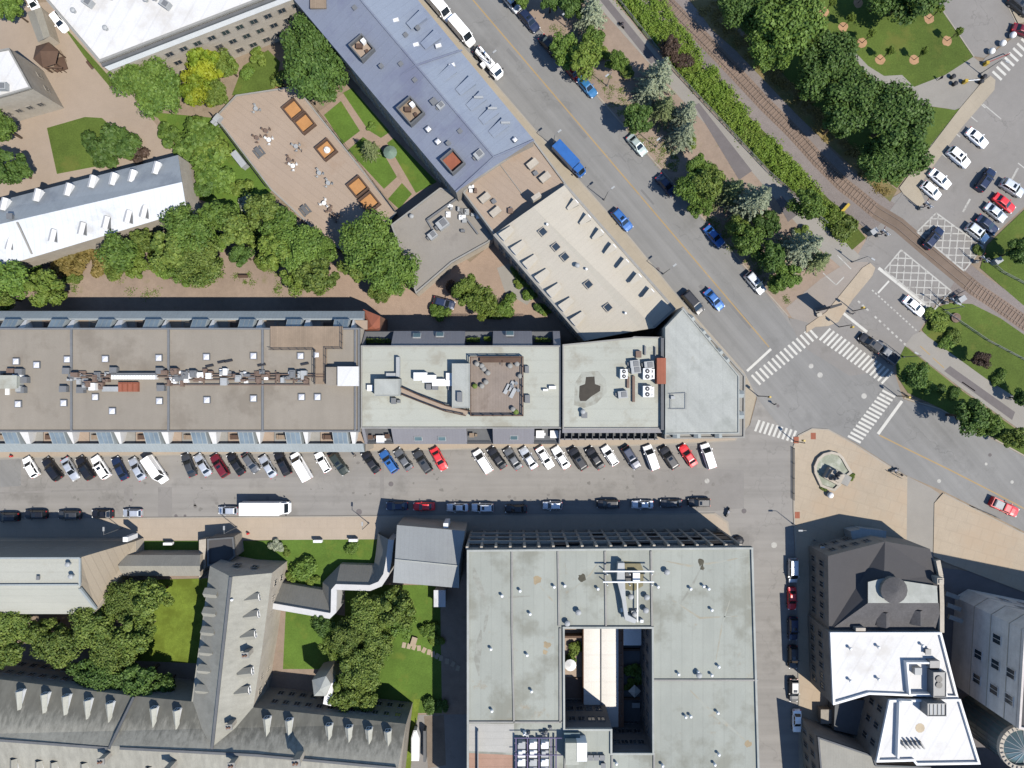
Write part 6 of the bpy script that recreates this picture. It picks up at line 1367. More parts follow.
TREES = [
 # north-west yards
 (12, 10, 14, 'tree maple', 'leafy tree in the top corner beside the narrow pale shed'), (2, 128, 17, 'tree maple', 'green tree at the west border of the yard below the white house'), (8, 168, 20, 'tree dark', 'dark tree at the west border nearest the gabled house'),
 (98, 149, 20, 'shrub dark', 'wide dark bush on the small yard lawn'), (118, 142, 21, 'shrub dark', 'dark rounded bush at the edge of the small yard lawn'), (136, 151, 12, 'shrub maroon', 'dark reddish bush between lawn bushes and gabled house'),
 (140, 74, 27, 'big maple', 'big green tree hiding the corner of the white hall'), (160, 92, 26, 'big maple', 'lower big green tree between the yard path and the yellow tree'), (146, 58, 18, 'tree maple', 'green tree crown touching the white hall roof'),
 (190, 49, 15, 'tree gold', 'yellow-green tree closest to the hall facade'), (206, 66, 19, 'tree gold', 'yellow-green tree in the middle of the yellow group'), (228, 66, 14, 'tree lime', 'lime tree in front of the square facade windows'), (197, 92, 18, 'tree gold', 'brightest golden tree above the terrace corner'), (215, 93, 15, 'tree lime', 'lime tree overhanging the top of the sandy terrace'),
 (172, 132, 15, 'shrub maple', 'low green bush on the bank below the yellow trees'), (196, 138, 24, 'shrub maple', 'broad low green bush on the grassy bank'), (212, 152, 20, 'shrub lime', 'pale green bush halfway down the grassy bank'), (200, 163, 22, 'shrub maple', 'green bush on the bank beside the gable end'), (218, 176, 18, 'shrub maple', 'green bush on the bank nearest the terrace bench box'), (205, 186, 14, 'shrub dark', 'dark bush at the foot of the bank by the gable'), (240, 185, 12, 'shrub lime', 'light green bush at the lower end of the bank'),
 (251, 203, 13, 'shrub silver', 'silver-green bush beside the terrace edge'), (250, 214, 9, 'shrub lime', 'small lime bush below the silver one'),
 (312, 45, 28, 'big dark', 'big dark green tree against the blue roof'), (318, 76, 29, 'big dark', 'big dark green tree just above the terrace light wells'), (300, 62, 20, 'tree dark', 'dark green tree between facade and blue roof'),
 (260, 55, 10, 'shrub lime', 'round bush on the little lawn above the terrace'), (278, 78, 9, 'shrub olive', 'olive bush beside the terrace top corner'), (247, 72, 8, 'shrub maple', 'green bush below the hall facade'),
 (370, 150, 10, 'spruce green', 'small dark conifer on the formal lawns beside the pale parasol'), (371, 126, 5, 'shrub maple', 'little clipped bush beside the garden path crossing'),
 # belt south of the terrace
 (14, 279, 22, 'tree maple', 'bright green tree at the west end of the back garden'), (47, 288, 20, 'tree lime', 'light green tree beside the brownish hedge'), (4, 298, 14, 'tree olive', 'olive tree at the west edge above the row building'),
 (62, 262, 15, 'shrub brown', 'brownish bush below the white slope, nearest the light green tree'), (83, 258, 17, 'shrub brown', 'brownish bush in the middle below the white slope'), (100, 262, 14, 'shrub brown', 'brownish bush next to the lime garden tree'),
 (122, 254, 21, 'tree maple', 'green garden tree below the third white dormer'), (136, 265, 14, 'tree lime', 'lime garden tree with a shadow over the earth strip'), (147, 240, 14, 'tree olive', 'olive tree touching the white gabled slope'), (157, 235, 10, 'shrub silver', 'silvery bush at the gable corner of the white slope'),
 (172, 252, 22, 'tree olive', 'olive green tree in the thick garden belt'), (190, 232, 26, 'big maple', 'large green tree below the gable end'), (202, 264, 24, 'big olive', 'large green tree hanging over the brick garden walk'), (184, 270, 16, 'tree maple', 'green tree above the timber garden edging'),
 (220, 214, 18, 'tree maple', 'green tree north of the garden benches'), (238, 232, 19, 'tree olive', 'green tree alone above the small garden bench'), (243, 256, 13, 'tree dark', 'small dark tree at the tip of the garden belt'),
 (266, 213, 19, 'tree olive', 'green tree overlapping the bottom of the terrace edge'), (282, 225, 20, 'tree maple', 'green tree below the first dark picnic table'), (276, 252, 19, 'tree lime', 'pale lime tree above the shaded strip of the row building'), (302, 250, 24, 'big maple', 'full green tree between lime tree and terrace tip'), (318, 276, 21, 'tree olive', 'green tree reaching the shadow of the row building'), (297, 280, 17, 'tree lime', 'light green tree bordering the row building shadow'), (322, 250, 18, 'tree maple', 'green tree at the terrace tip'),
 (372, 246, 30, 'big maple', 'huge broad tree covering the corner of the grey annex'), (392, 272, 26, 'big maple', 'broad tree overhanging the brick alley beside the annex'), (357, 268, 18, 'tree olive', 'olive tree beside the huge broad alley tree'), (380, 292, 13, 'tree olive', 'small low tree at the foot of the huge alley tree'),
 (468, 292, 17, 'tree lime', 'bright lime tree in the brick alley'), (482, 303, 16, 'tree lime', 'lime tree on the alley nearest the mansard slope'), (452, 288, 8, 'shrub maroon', 'dark reddish bush beside the lime alley tree'), (440, 309, 11, 'shrub maple', 'green bush in the shade beside the parked alley van'), (506, 306, 13, 'shrub maple', 'green bush at the east end of the alley lawn'), (494, 312, 10, 'shrub olive', 'olive bush below the lime alley trees'),
 (30, 262, 13, 'shrub maple', 'green bush in the belt between the light tree and the white slope'), (72, 278, 9, 'shrub olive', 'olive bush at the lower edge of the brownish bushes'), (112, 268, 13, 'shrub olive', 'olive bush filling the gap beside the lime garden tree'), (154, 258, 15, 'shrub lime', 'lime bush in the thick garden belt'), (166, 268, 12, 'shrub maple', 'green bush right above the long timber edging'), (214, 240, 14, 'shrub maple', 'green bush between the two large belt trees'), (230, 210, 12, 'shrub olive', 'olive bush north of the small garden bench'), (255, 236, 13, 'shrub lime', 'lime bush east of the small garden bench'), (262, 262, 10, 'shrub lime', 'small lime bush below the pale lime tree'), (290, 262, 15, 'shrub maple', 'green bush between lime tree and full green tree'), (60, 250, 10, 'shrub lime', 'lime bush against the foot of the white slope'), (176, 244, 14, 'shrub maple', 'green bush tucked under the gable corner'),
 # strip along the cream building
 (515, 273, 7, 'shrub maple', 'first green shrub along the cream building wall'), (522, 283, 8, 'shrub lime', 'lime shrub along the cream building wall'), (530, 294, 8, 'shrub maple', 'green shrub halfway along the cream building wall'), (540, 306, 7, 'shrub dark', 'dark shrub near the lower end of the cream wall'), (546, 312, 5, 'shrub lime', 'last little lime shrub at the end of the cream wall'),
 # avenue verge
 (521, -2, 12, 'tree maple', 'street tree cut by the top edge over the parked cars'), (551, 1, 13, 'tree dark', 'dark street tree at the top edge of the verge'), (570, 6, 15, 'tree dark', 'dark street tree beside the blue spruce at the top'), (590, 16, 17, 'spruce blue', 'blue spruce at the top of the cycle path'), (565, 52, 16, 'tree maple', 'verge tree over the dark red car'), (583, 58, 18, 'tree lime', 'light green verge tree above the bright blue car'), (592, 40, 13, 'tree maple', 'green verge tree below the blue spruce'),
 (603, 50, 10, 'shrub lime', 'light bush between verge tree and cycle path'), (617, 62, 11, 'tree maple', 'small round tree beside the cycle path'), (626, 70, 9, 'shrub olive', 'olive bush at the cycle path edge'),
 (657, 80, 19, 'spruce blue', 'star-shaped blue spruce leaning over the cycle path'), (647, 93, 13, 'spruce blue', 'smaller spruce shading the verge beside the star-shaped one'), (637, 119, 17, 'tree dark', 'round verge tree above the silver green car'), (663, 111, 14, 'spruce green', 'green spruce in the middle of the verge group'), (684, 117, 15, 'spruce blue', 'blue spruce touching the dark path patch'), (682, 137, 15, 'spruce blue', 'blue spruce above the bare dirt of the verge'), (693, 140, 8, 'shrub lime', 'lime bush at the path edge below the spruces'),
 (671, 50, 12, 'tree maroon', 'dark maroon shrub tree on the weed bank'), (685, 60, 10, 'shrub maroon', 'maroon bush next to the maroon shrub tree'),
 (697, 168, 13, 'tree maple', 'small green tree beside the end of the dark path patch'), (705, 185, 17, 'tree olive', 'olive street tree above the blue car in its shadow'), (688, 188, 16, 'tree maple', 'green street tree next to the dark blue parked car'), (700, 207, 12, 'tree maple', 'green street tree overhanging the avenue kerb'), (716, 176, 11, 'shrub olive', 'olive bush by the cycle path'),
 (750, 204, 22, 'spruce blue', 'large blue spruce beside the dark path patch'), (730, 192, 15, 'spruce green', 'green spruce next to the large blue one'), (745, 242, 17, 'tree maple', 'green street tree over the white and black car'), (736, 228, 12, 'tree olive', 'olive tree between kerb and large blue spruce'), (766, 224, 15, 'tree dark', 'dark tree in the lower verge group'), (772, 258, 17, 'tree dark', 'dark tree above the white and black car'), (798, 250, 22, 'spruce blue', 'silvery spruce near the end of the cycle path'), (786, 276, 15, 'tree maple', 'green tree at the lower tip of the verge'), (816, 261, 13, 'spruce green', 'small green spruce at the crossing end of the path'), (776, 284, 11, 'tree maple', 'small green tree closest to the avenue corner'), (803, 236, 10, 'shrub olive', 'olive bush between spruce and cycle path'),
 (808, 204, 17, 'tree maple', 'round green tree on the weed bank by the path bend'), (845, 228, 14, 'shrub olive', 'wide bush beside the yellow bar at the bank end'), (834, 216, 10, 'shrub lime', 'light bush behind the yellow bar'),
 # park
 (745, 4, 26, 'big dark', 'big park tree at the top edge over the ballast shadow'), (786, 20, 34, 'big maple', 'huge bright park tree at the top'), (770, 48, 24, 'big maple', 'bright park tree shading the ballast'), (826, 62, 28, 'big dark', 'dark park tree between the saplings and track'), (812, 84, 20, 'tree dark', 'dark park tree with a shadow on the ballast'), (852, 103, 29, 'big dark', 'large dark tree beside the curved park path'), (838, 122, 20, 'tree dark', 'dark tree on the track side of the curved path trees'), (896, 120, 32, 'big dark', 'largest dark tree next to the parking kerb'), (884, 158, 26, 'big dark', 'dark tree at the lower point of the park'), (905, 158, 22, 'tree dark', 'dark tree overhanging the parking pavement'), (912, -8, 30, 'big dark', 'dark tree at the top beside the service lane'), (886, -6, 22, 'big dark', 'dark tree at the top edge above the saplings'),
 # crossing south-east
 (1016, 252, 14, 'tree dark', 'dark tree on the grass beside the parking lot'), (978, 250, 6, 'shrub olive', 'little bush by the corner of the parking lot'),
 (945, 341, 9, 'shrub maple', 'bush by the ochre sign base on the railside lawn'), (937, 320, 13, 'shrub lime', 'low lime mound next to the crossing'), (955, 337, 9, 'shrub olive', 'olive bush on the railside lawn'), (979, 360, 10, 'tree maroon', 'dark maroon shrub tree on the railside lawn'), (1000, 378, 9, 'shrub maple', 'bush at the lower end of the railside lawn'),
 (914, 376, 15, 'tree dark', 'dark round tree between crosswalk and lower cycle path'), (929, 384, 9, 'shrub maple', 'bush beside the dark round tree'), (941, 389, 6, 'shrub dark', 'little round bush on the roadside lawn'), (955, 393, 7, 'shrub dark', 'dark round bush on the roadside lawn'), (966, 416, 19, 'tree dark', 'dark tree leaning over the avenue'), (984, 424, 15, 'tree maple', 'green tree beside the dark leaning one'), (1000, 432, 9, 'shrub dark', 'dark bush on the avenue verge'), (1014, 438, 12, 'tree olive', 'olive tree at the east end of the avenue verge'), (1021, 398, 10, 'tree dark', 'small dark tree at the east edge by the cycle path'),
 (824, 488, 4, 'shrub olive', 'tiny bush at the west foot of the fountain'), (853, 477, 4, 'shrub olive', 'tiny bush at the east foot of the fountain'),
 # south-west courts
 (14, 622, 25, 'big olive', 'olive tree at the west edge below the museum block'), (8, 650, 20, 'tree olive', 'olive tree at the west edge above the long wing'), (60, 645, 26, 'big olive', 'olive court tree hiding the foot of the museum block'), (42, 630, 16, 'tree olive', 'small olive tree between two larger court trees'), (95, 625, 27, 'big olive', 'large court tree at the museum corner'), (128, 600, 24, 'big olive', 'court tree shading the beige seamed slope'), (152, 596, 19, 'tree olive', 'court tree at the top edge of the yellow lawn'), (118, 648, 26, 'big olive', 'court tree in the centre of the court group'), (138, 632, 20, 'tree olive', 'court tree casting shadow on the yellow lawn'), (108, 682, 26, 'big dark', 'dark bluish tree leaning over the slate roof'), (142, 678, 20, 'tree dark', 'dark bluish tree against the dormered slope'), (88, 668, 16, 'tree dark', 'smaller dark tree in front of the long wing wall'), (165, 684, 13, 'tree dark', 'sparse dark tree in the corner of the court'),
 (304, 570, 14, 'shrub maple', 'round bush on the circular front lawn'), (292, 575, 7, 'shrub lime', 'lime bush at the corner of the dormered wing'), (312, 580, 7, 'shrub lime', 'lime bush south of the circular lawn'), (352, 548, 8, 'shrub maple', 'bush on the front lawn edge in the museum shadow'), (276, 548, 8, 'shrub silver', 'silvery bush on the front lawn behind the entry block'), (286, 552, 5, 'shrub lime', 'small lime bush on the front lawn'),
 (372, 612, 24, 'big olive', 'olive tree below the curved gallery'), (398, 606, 19, 'tree olive', 'olive tree between curved gallery and small shed'), (405, 622, 15, 'tree maple', 'green tree at the head of the stepping stones'), (350, 636, 22, 'big olive', 'olive tree in the middle of the inner court'), (332, 645, 13, 'tree lime', 'light green tree on the edge of the square lawn'), (378, 640, 22, 'big olive', 'olive tree beside the stone bench'), (362, 668, 25, 'big olive', 'large olive tree above the white stair turret'), (345, 690, 17, 'tree olive', 'olive tree next to the white stair turret'), (325, 622, 13, 'tree dark', 'dark tree at the corner of the curved gallery'), (365, 698, 14, 'tree olive', 'olive tree in front of the long wing dormers'), (428, 628, 10, 'shrub maple', 'bush near the small pale shed'), (436, 640, 8, 'shrub lime', 'lime bush above the stepping stones'), (430, 706, 9, 'shrub dark', 'dark bush at the foot of the shaded lawn'), (442, 707, 7, 'shrub dark', 'dark bush beside the service yard'),
]
for t in TREES: tree(*t)
def court_plant(u, v, r, k, label):
    o = tree(u, v, r, k, label); o.location.z = 3.0
court_plant(573, 645, 9, 'shrub lime', 'leafy bush in the sunlit courtyard bed'); court_plant(569, 655, 6, 'shrub maple', 'small bush above the round white parasol'); court_plant(627, 662, 8, 'shrub maple', 'upper bush in the shaded courtyard garden'); court_plant(628, 678, 7, 'shrub lime', 'lower bush in the shaded courtyard garden'); court_plant(640, 668, 11, 'shrub dark', 'dark bush under the canopy side of the courtyard garden')
SAP = [(824, 12, 'mulched sapling closest to the huge bright park tree'), (843, 27, 'second mulched sapling along the row beside the bright park tree'), (862, 43, 'mulched sapling nearest the top of the curved park path'), (880, 60, 'mulched sapling just above the curve of the park path'), (914, 60, 'mulched sapling alone in the lower middle of the park lawn'), (947, 41, 'mulched sapling near the service lane corner'), (929, 19, 'mulched sapling under the dark top tree'), (845, 73, 'mulched sapling half hidden by the dark park trees'), (858, 3, 'mulched sapling at the very top of the park lawn')]
for u, v, l in SAP:
    p = W(u, v); r = root('sapling', l, 'sapling', (p.x, p.y, 0), 'mulched saplings on the park lawn')
    b = MB(); R = random.Random(u); n = 14; b.cap([(p.x + cos(2 * pi * i / n) * (1.0 + R.uniform(-.12, .12)), p.y + sin(2 * pi * i / n) * (1.0 + R.uniform(-.12, .12)), .045) for i in range(n)]); b.build('mulch_ring', M['mulch'], r)
    put(TRUNK[0], 'trunk', r, (p.x, p.y, 0), 0, (1.1, 1.1, 2.6)); o = put(CROWN[u % 6], 'crown', r, (p.x, p.y, 1.6), u, (.95, .95, 1.5)); o.material_slots[0].link = 'OBJECT'; o.material_slots[0].material = M['leaf_lime']
def scatter(name, px, n, m, hmin, hmax, size, seed, kind='stuff', label=None):
    P = [W(u, v) for u, v in px]; xs = [p.x for p in P]; ys = [p.y for p in P]; R = random.Random(seed); b = MB()
    def inside(x, y):
        c = False; j = len(P) - 1
        for i in range(len(P)):
            if (P[i].y > y) != (P[j].y > y) and x < (P[j].x - P[i].x) * (y - P[i].y) / (P[j].y - P[i].y) + P[i].x: c = not c
            j = i
        return c
    cl = []
    while len(cl) < n // 60:
        x, y = R.uniform(min(xs), max(xs)), R.uniform(min(ys), max(ys))
        if inside(x, y): cl.append((x, y, R.uniform(hmin, hmax), R.uniform(.5, 1.3)))
    for i in range(n):
        x, y, h, r = R.choice(cl); d = Vector((R.gauss(0, .5), R.gauss(0, .5), R.random())); p = Vector((x + d.x * r, y + d.y * r, .03 + h * d.z * max(.15, 1 - (d.x ** 2 + d.y ** 2) * .6)))
        leafquad(b, p, Vector((R.gauss(0, .6), R.gauss(0, .6), 1)).normalized(), size * R.uniform(.6, 1.4), R)
    o = b.build(name, M[m], weld=False); o['kind'] = kind
    return o
scatter('undergrowth', [(640, -20), (660, -4), (700, 55), (768, 136), (800, 168), (850, 238), (842, 243), (800, 196), (764, 164), (690, 82), (650, 36), (616, -4), (606, -20)], 34000, 'leaf_strip', .5, 1.5, .15, 5)
scatter('grass_tufts', [(700, 12), (760, 70), (815, 130), (880, 195), (892, 192), (830, 120), (760, 50), (716, 0)], 7000, 'leaf_brown', .2, .6, .13, 6)
scatter('weeds', [(560, 26), (600, 60), (660, 140), (720, 190), (768, 240), (800, 290), (790, 305), (740, 262), (660, 165), (600, 92), (545, 30)], 9000, 'leaf_olive', .05, .25, .09, 7)
scatter('ground_cover', [(0, 255), (60, 262), (110, 250), (240, 250), (330, 290), (330, 296), (0, 300)], 2600, 'leaf_olive', .1, .35, .12, 8)

# ================================================================== CARS
COLS = {'black': ((.006, .006, .008), 0), 'white': ((.80, .80, .79), 0), 'silver': ((.50, .52, .54), .6), 'grey': ((.12, .125, .13), .5), 'dark grey': ((.035, .037, .04), .2), 'dark blue': ((.008, .016, .045), .1), 'blue': ((.02, .09, .27), .2),
        'red': ((.46, .015, .02), 0), 'dark red': ((.12, .008, .016), .2), 'dark green': ((.02, .028, .022), .2), 'silver green': ((.36, .42, .40), .5), 'teal blue': ((.02, .11, .24), .2)}
PAINT = {k: paint('car_paint_' + k.replace(' ', '_'), c, m) for k, (c, m) in COLS.items()}
def loft(b, st, zb=.24):
    rings = []
    for x, w, zt in st:
        rings.append([(x, -w * .94, zb), (x, -w, zb + (zt - zb) * .35), (x, -w, zb + (zt - zb) * .72), (x, -w * .9, zt - .02), (x, -w * .45, zt + .025), (x, w * .45, zt + .025), (x, w * .9, zt - .02), (x, w, zb + (zt - zb) * .72), (x, w, zb + (zt - zb) * .35), (x, w * .94, zb)])
    for a, c in zip(rings, rings[1:]):
        for i in range(10): j = (i + 1) % 10; b.face([a[i], a[j], c[j], c[i]])
    b.face(rings[0]); b.face(rings[-1][::-1])
def greenhouse(b, x0, x1, t0, t1, zb, zt, wb, wt):
    """cabin shell; returns its glass panels"""
    B = [(x0, -wb, zb), (x1, -wb * .96, zb), (x1, wb * .96, zb), (x0, wb, zb)]; T = [(t0, -wt, zt - .04), (t1, -wt, zt - .04), (t1, wt, zt - .04), (t0, wt, zt - .04)]
    Q = [(t0 + .18, -wt * .82, zt), (t1 - .18, -wt * .82, zt), (t1 - .18, wt * .82, zt), (t0 + .18, wt * .82, zt)]
    for i in range(4): j = (i + 1) % 4; b.face([B[i], B[j], T[j], T[i]]); b.face([T[i], T[j], Q[j], Q[i]])
    b.face(Q); return B, T
def panel(quad, inset=(.06, .06), out=.012):
    a, c, d, e = (Vector(p) for p in quad); n = (c - a).cross(e - a).normalized(); m = (a + c + d + e) / 4
    if n.dot(m - Vector((m.x * .6, 0, .9))) < 0: n = -n
    l = lambda s, t: a.lerp(c, s).lerp(e.lerp(d, s), t) + n * out
    i, j = inset; return [l(i, j), l(1 - i, j), l(1 - i, 1 - j), l(i, 1 - j)]
def make_car(kind, loc=(0, -500, 0)):
    o = bpy.data.objects.new(kind, None); COL.objects.link(o); o.location = loc
    P = dict(sedan=dict(L=4.7, w=.91, st=[(-2.35, .70, .72), (-2.22, .84, .92), (-1.5, .90, .97), (-.4, .91, .97), (.9, .91, .95), (1.6, .88, .88), (2.15, .80, .78), (2.34, .60, .62)], g=(-1.72, 1.05, -1.05, .25, .94, 1.43, .82, .60)),
             hatchback=dict(L=4.2, w=.88, st=[(-2.1, .72, .75), (-2.0, .84, 1.0), (-1.2, .88, 1.02), (-.2, .89, .99), (.9, .88, .95), (1.5, .85, .88), (1.95, .76, .78), (2.1, .58, .62)], g=(-1.98, 1.05, -1.55, .3, .97, 1.48, .80, .62)),
             suv=dict(L=4.8, w=.95, st=[(-2.4, .78, .85), (-2.3, .90, 1.12), (-1.2, .95, 1.14), (-.2, .95, 1.12), (1.0, .94, 1.08), (1.7, .92, 1.0), (2.25, .84, .9), (2.4, .64, .7)], g=(-2.28, 1.12, -1.95, .42, 1.1, 1.72, .86, .69)),
             minivan=dict(L=5.0, w=.97, st=[(-2.5, .84, .85), (-2.42, .94, 1.1), (-1.2, .97, 1.12), (.2, .97, 1.1), (1.4, .95, 1.04), (1.95, .92, .95), (2.4, .84, .82), (2.5, .66, .65)], g=(-2.42, 1.7, -2.25, .75, 1.08, 1.78, .90, .76)),
             cargo_van=dict(L=6.0, w=1.02, st=[(-3.0, .96, 1.1), (-2.95, 1.02, 1.25), (-1.2, 1.03, 1.26), (.8, 1.03, 1.24), (1.9, 1.0, 1.16), (2.5, .96, 1.05), (2.92, .86, .9), (3.0, .7, .7)], g=(-2.96, 2.15, -2.92, 1.35, 1.2, 2.45, .98, .88)),
             pickup=dict(L=5.6, w=.98, st=[(-2.8, .90, .9), (-2.74, .96, 1.02), (-1.2, .98, 1.04), (.1, .98, 1.06), (1.3, .97, 1.06), (2.0, .95, 1.02), (2.6, .88, .92), (2.8, .7, .74)], g=(-.72, 1.35, -.5, .72, 1.04, 1.74, .88, .70)))[kind]
    b = MB(); loft(b, P['st']); B, T = greenhouse(b, *P['g'])
    w = P['w']; L = P['L']
    if kind == 'pickup':
        b.prism([(-2.7, -.9), (-.85, -.9), (-.85, -.78), (-2.58, -.78), (-2.58, .78), (-.85, .78), (-.85, .9), (-2.7, .9)], 1.0, 1.2)
    if kind in ('suv', 'minivan'):
        for y in (-.62, .62): b.bar((P['g'][2] + .1, y, P['g'][5] + .03), (P['g'][3] - .3, y, P['g'][5] + .03), .05, .05)
    def part(n, bb, m):
        q = bpy.data.objects.new(n, bb.mesh(n, [m] if not isinstance(m, list) else m)); COL.objects.link(q); q.parent = o; return q
    body = part('body', b, PAINT['grey']); body.data.shade_smooth() if False else None
    if kind == 'pickup': part('cargo_bed', MB().box(-1.72, 0, 1.0, 1.72, 1.56, .075), M['black'])
    part('windshield', MB().face(panel([B[1], B[2], T[2], T[1]])), M['autoglass'])
    if kind != 'cargo_van': part('rear_window', MB().face(panel([B[3], B[0], T[0], T[3]], (.08, .12))), M['autoglass'])
    for s, q in (('side_window', [B[0], B[1], T[1], T[0]]), ('side_window', [B[2], B[3], T[3], T[2]])):
        bb = MB()
        if kind == 'cargo_van':
            p = panel(q, (.01, .1)); k = (1, 0) if q[0][1] < 0 else (0, 1)
            q2 = [Vector(q[0]).lerp(Vector(q[1]), .74), q[1], q[2], Vector(q[3]).lerp(Vector(q[2]), .74)] if q[0][1] < 0 else [q[0], Vector(q[1]).lerp(Vector(q[0]), .74), Vector(q[2]).lerp(Vector(q[3]), .74), q[3]]
            bb.face(panel(q2, (.08, .12)))
        else:
            p = panel(q, (.05, .1)); m1 = p[0].lerp(p[1], .47); m2 = p[3].lerp(p[2], .47); m3 = p[0].lerp(p[1], .52); m4 = p[3].lerp(p[2], .52); bb.face([p[0], m1, m2, p[3]]); bb.face([m3, p[1], p[2], m4])
        part(s, bb, M['autoglass'])
    if kind in ('sedan', 'hatchback', 'suv', 'minivan'):
        g = P['g']
        if kind == 'suv': part('sunroof', MB().box((g[3] * .75 + g[2] * .25), 0, g[5] - .01, .55, .8, .022), M['autoglass'])
    wm = bpy.data.meshes.get('car_wheel')
    if not wm: wm = MB().tube((0, -.11, 0), (0, .11, 0), .33, n=14).mesh('car_wheel', [M['tyre']]); 
    rm = bpy.data.meshes.get('car_rim') or MB().tube((0, -.118, 0), (0, .118, 0), .21, n=10).mesh('car_rim', [M['rim']])
    for x in (-L * .30, L * .31):
        for y in (-w + .06, w - .06):
            q = bpy.data.objects.new('wheel', wm); COL.objects.link(q); q.parent = o; q.location = (x, y, .33); e = bpy.data.objects.new('rim', rm); COL.objects.link(e); e.parent = q
    for y in (-w * .68, w * .68):
        part('headlight', MB().box(L / 2 - .17, y, P['st'][-1][2] - .04, .26, .34, .12, -.35 if y > 0 else .35), M['lamp_clear']); part('taillight', MB().box(-L / 2 + .07, y * 1.08, P['st'][0][2] - .02, .14, .26, .22), M['lamp_red'])
    for y in (-w - .09, w + .09): part('mirror', MB().box(P['g'][1] - .55, y, P['g'][4] + .02, .16, .2, .14), PAINT['grey'])
    return o
PROTO = {k: make_car(k, (0, -500 - 10 * i, 0)) for i, k in enumerate(('sedan', 'hatchback', 'suv', 'minivan', 'cargo_van', 'pickup'))}
used_proto = set()
def car(u, v, deg, kind, colr, label, group, sc=1.):
    """deg: heading in survey degrees (0 = east, 90 = south on the survey)"""
    if kind in used_proto: o = copy_tree(PROTO[kind])
    else: o = PROTO[kind]; used_proto.add(kind)
    p = W(u, v, .7); o.location = (p.x, p.y, .012); o.rotation_euler.z = -radians(deg); o.scale = (sc, sc, sc)
    for ch in kids(o):
        if ch.name.split('.')[0] in ('body', 'mirror'): ch.material_slots[0].link = 'OBJECT'; ch.material_slots[0].material = PAINT[colr]
    tag(o, label, {'cargo_van': 'van', 'minivan': 'van', 'suv': 'car', 'pickup': 'pickup'}.get(kind, 'car'), group)
    return o
ORD = ['first', 'second', 'third', 'fourth', 'fifth', 'sixth', 'seventh', 'eighth', 'ninth', 'tenth', 'eleventh', 'twelfth', 'thirteenth', 'fourteenth', 'fifteenth', 'sixteenth', 'seventeenth', 'eighteenth', 'nineteenth', 'twentieth'] + ['twenty-' + x for x in ('first', 'second', 'third', 'fourth', 'fifth', 'sixth', 'seventh', 'eighth', 'ninth')] + ['thirtieth'] + ['thirty-' + x for x in ('first', 'second', 'third', 'fourth', 'fifth', 'sixth', 'seventh', 'eighth', 'ninth')]
KN = {'sedan': 'sedan', 'hatchback': 'hatchback', 'suv': 'suv', 'minivan': 'minivan', 'cargo_van': 'cargo van', 'pickup': 'pickup'}
ROW = [(31, 467, 'hatchback', 'white', 60), (52.5, 469, 'suv', 'black', 54), (70.5, 469, 'sedan', 'silver', 60), (85.5, 468, 'suv', 'black', 58), (101, 467, 'suv', 'white', 57), (120, 468.5, 'sedan', 'dark blue', 63), (137.5, 469, 'sedan', 'silver', 60), (156.5, 469.5, 'cargo_van', 'white', 55),
       (189, 465, 'sedan', 'dark grey', 68), (203, 465, 'sedan', 'silver', 58), (220, 465.5, 'suv', 'dark red', 57), (236, 464, 'sedan', 'black', 57), (251, 463, 'hatchback', 'grey', 55), (268, 466.5, 'sedan', 'silver', 58), (283, 463.5, 'suv', 'black', 63), (301.5, 466.5, 'cargo_van', 'white', 60), (323, 462, 'hatchback', 'white', 60), (339, 463.5, 'suv', 'dark green', 55),
       (371, 462, 'sedan', 'black', 55), (389, 461.5, 'suv', 'blue', 56), (403.5, 459.5, 'sedan', 'grey', 55), (423, 461.5, 'suv', 'dark grey', 57), (439, 459, 'sedan', 'red', 62), (483, 461.5, 'minivan', 'white', 57), (497, 458, 'sedan', 'black', 55), (513, 458.5, 'sedan', 'grey', 57), (528.5, 458, 'sedan', 'silver', 57), (545, 457.5, 'sedan', 'white', 58), (561, 457.5, 'sedan', 'white', 58),
       (578, 458.5, 'suv', 'black', 57), (595, 458, 'sedan', 'black', 57), (610, 455.5, 'hatchback', 'white', 57), (631, 457.5, 'suv', 'dark blue', 58), (651, 457.5, 'minivan', 'white', 70), (669, 457.5, 'suv', 'black', 57), (688, 455.5, 'sedan', 'red', 57), (708, 456, 'minivan', 'white', 72)]
nR = len(ROW)
for i, (u, v, k, c, a) in enumerate(ROW):
    f = 1 if (i * 7) % 5 < 4 else -1
    nb = ROW[i + 1] if i < nR - 1 else None
    lab = f'{c} {KN[k]}, {ORD[nR - 1 - i]} in the angled row counted from the crosswalk'
    car(u, v, a + 180 if f > 0 else a, k, c, lab, 'cars parked at an angle along the row buildings', 1.03 if k != 'cargo_van' else 1.0)
SROW = [(8, 517, 'suv', 'black'), (36, 514.5, 'suv', 'black'), (69.5, 515, 'suv', 'dark grey'), (102.5, 514, 'sedan', 'black'), (132.5, 513, 'hatchback', 'silver'), (228, 510.5, 'hatchback', 'silver'), (397, 506, 'sedan', 'dark blue'), (424, 506.5, 'sedan', 'red'), (457.5, 507.5, 'sedan', 'silver'), (482.5, 507.5, 'suv', 'silver'), (516, 509, 'sedan', 'black'), (552.5, 505.5, 'hatchback', 'silver'), (608, 504, 'suv', 'black'), (642.5, 504.5, 'sedan', 'silver'), (671, 503.5, 'sedan', 'dark grey'), (699, 502.5, 'suv', 'black')]
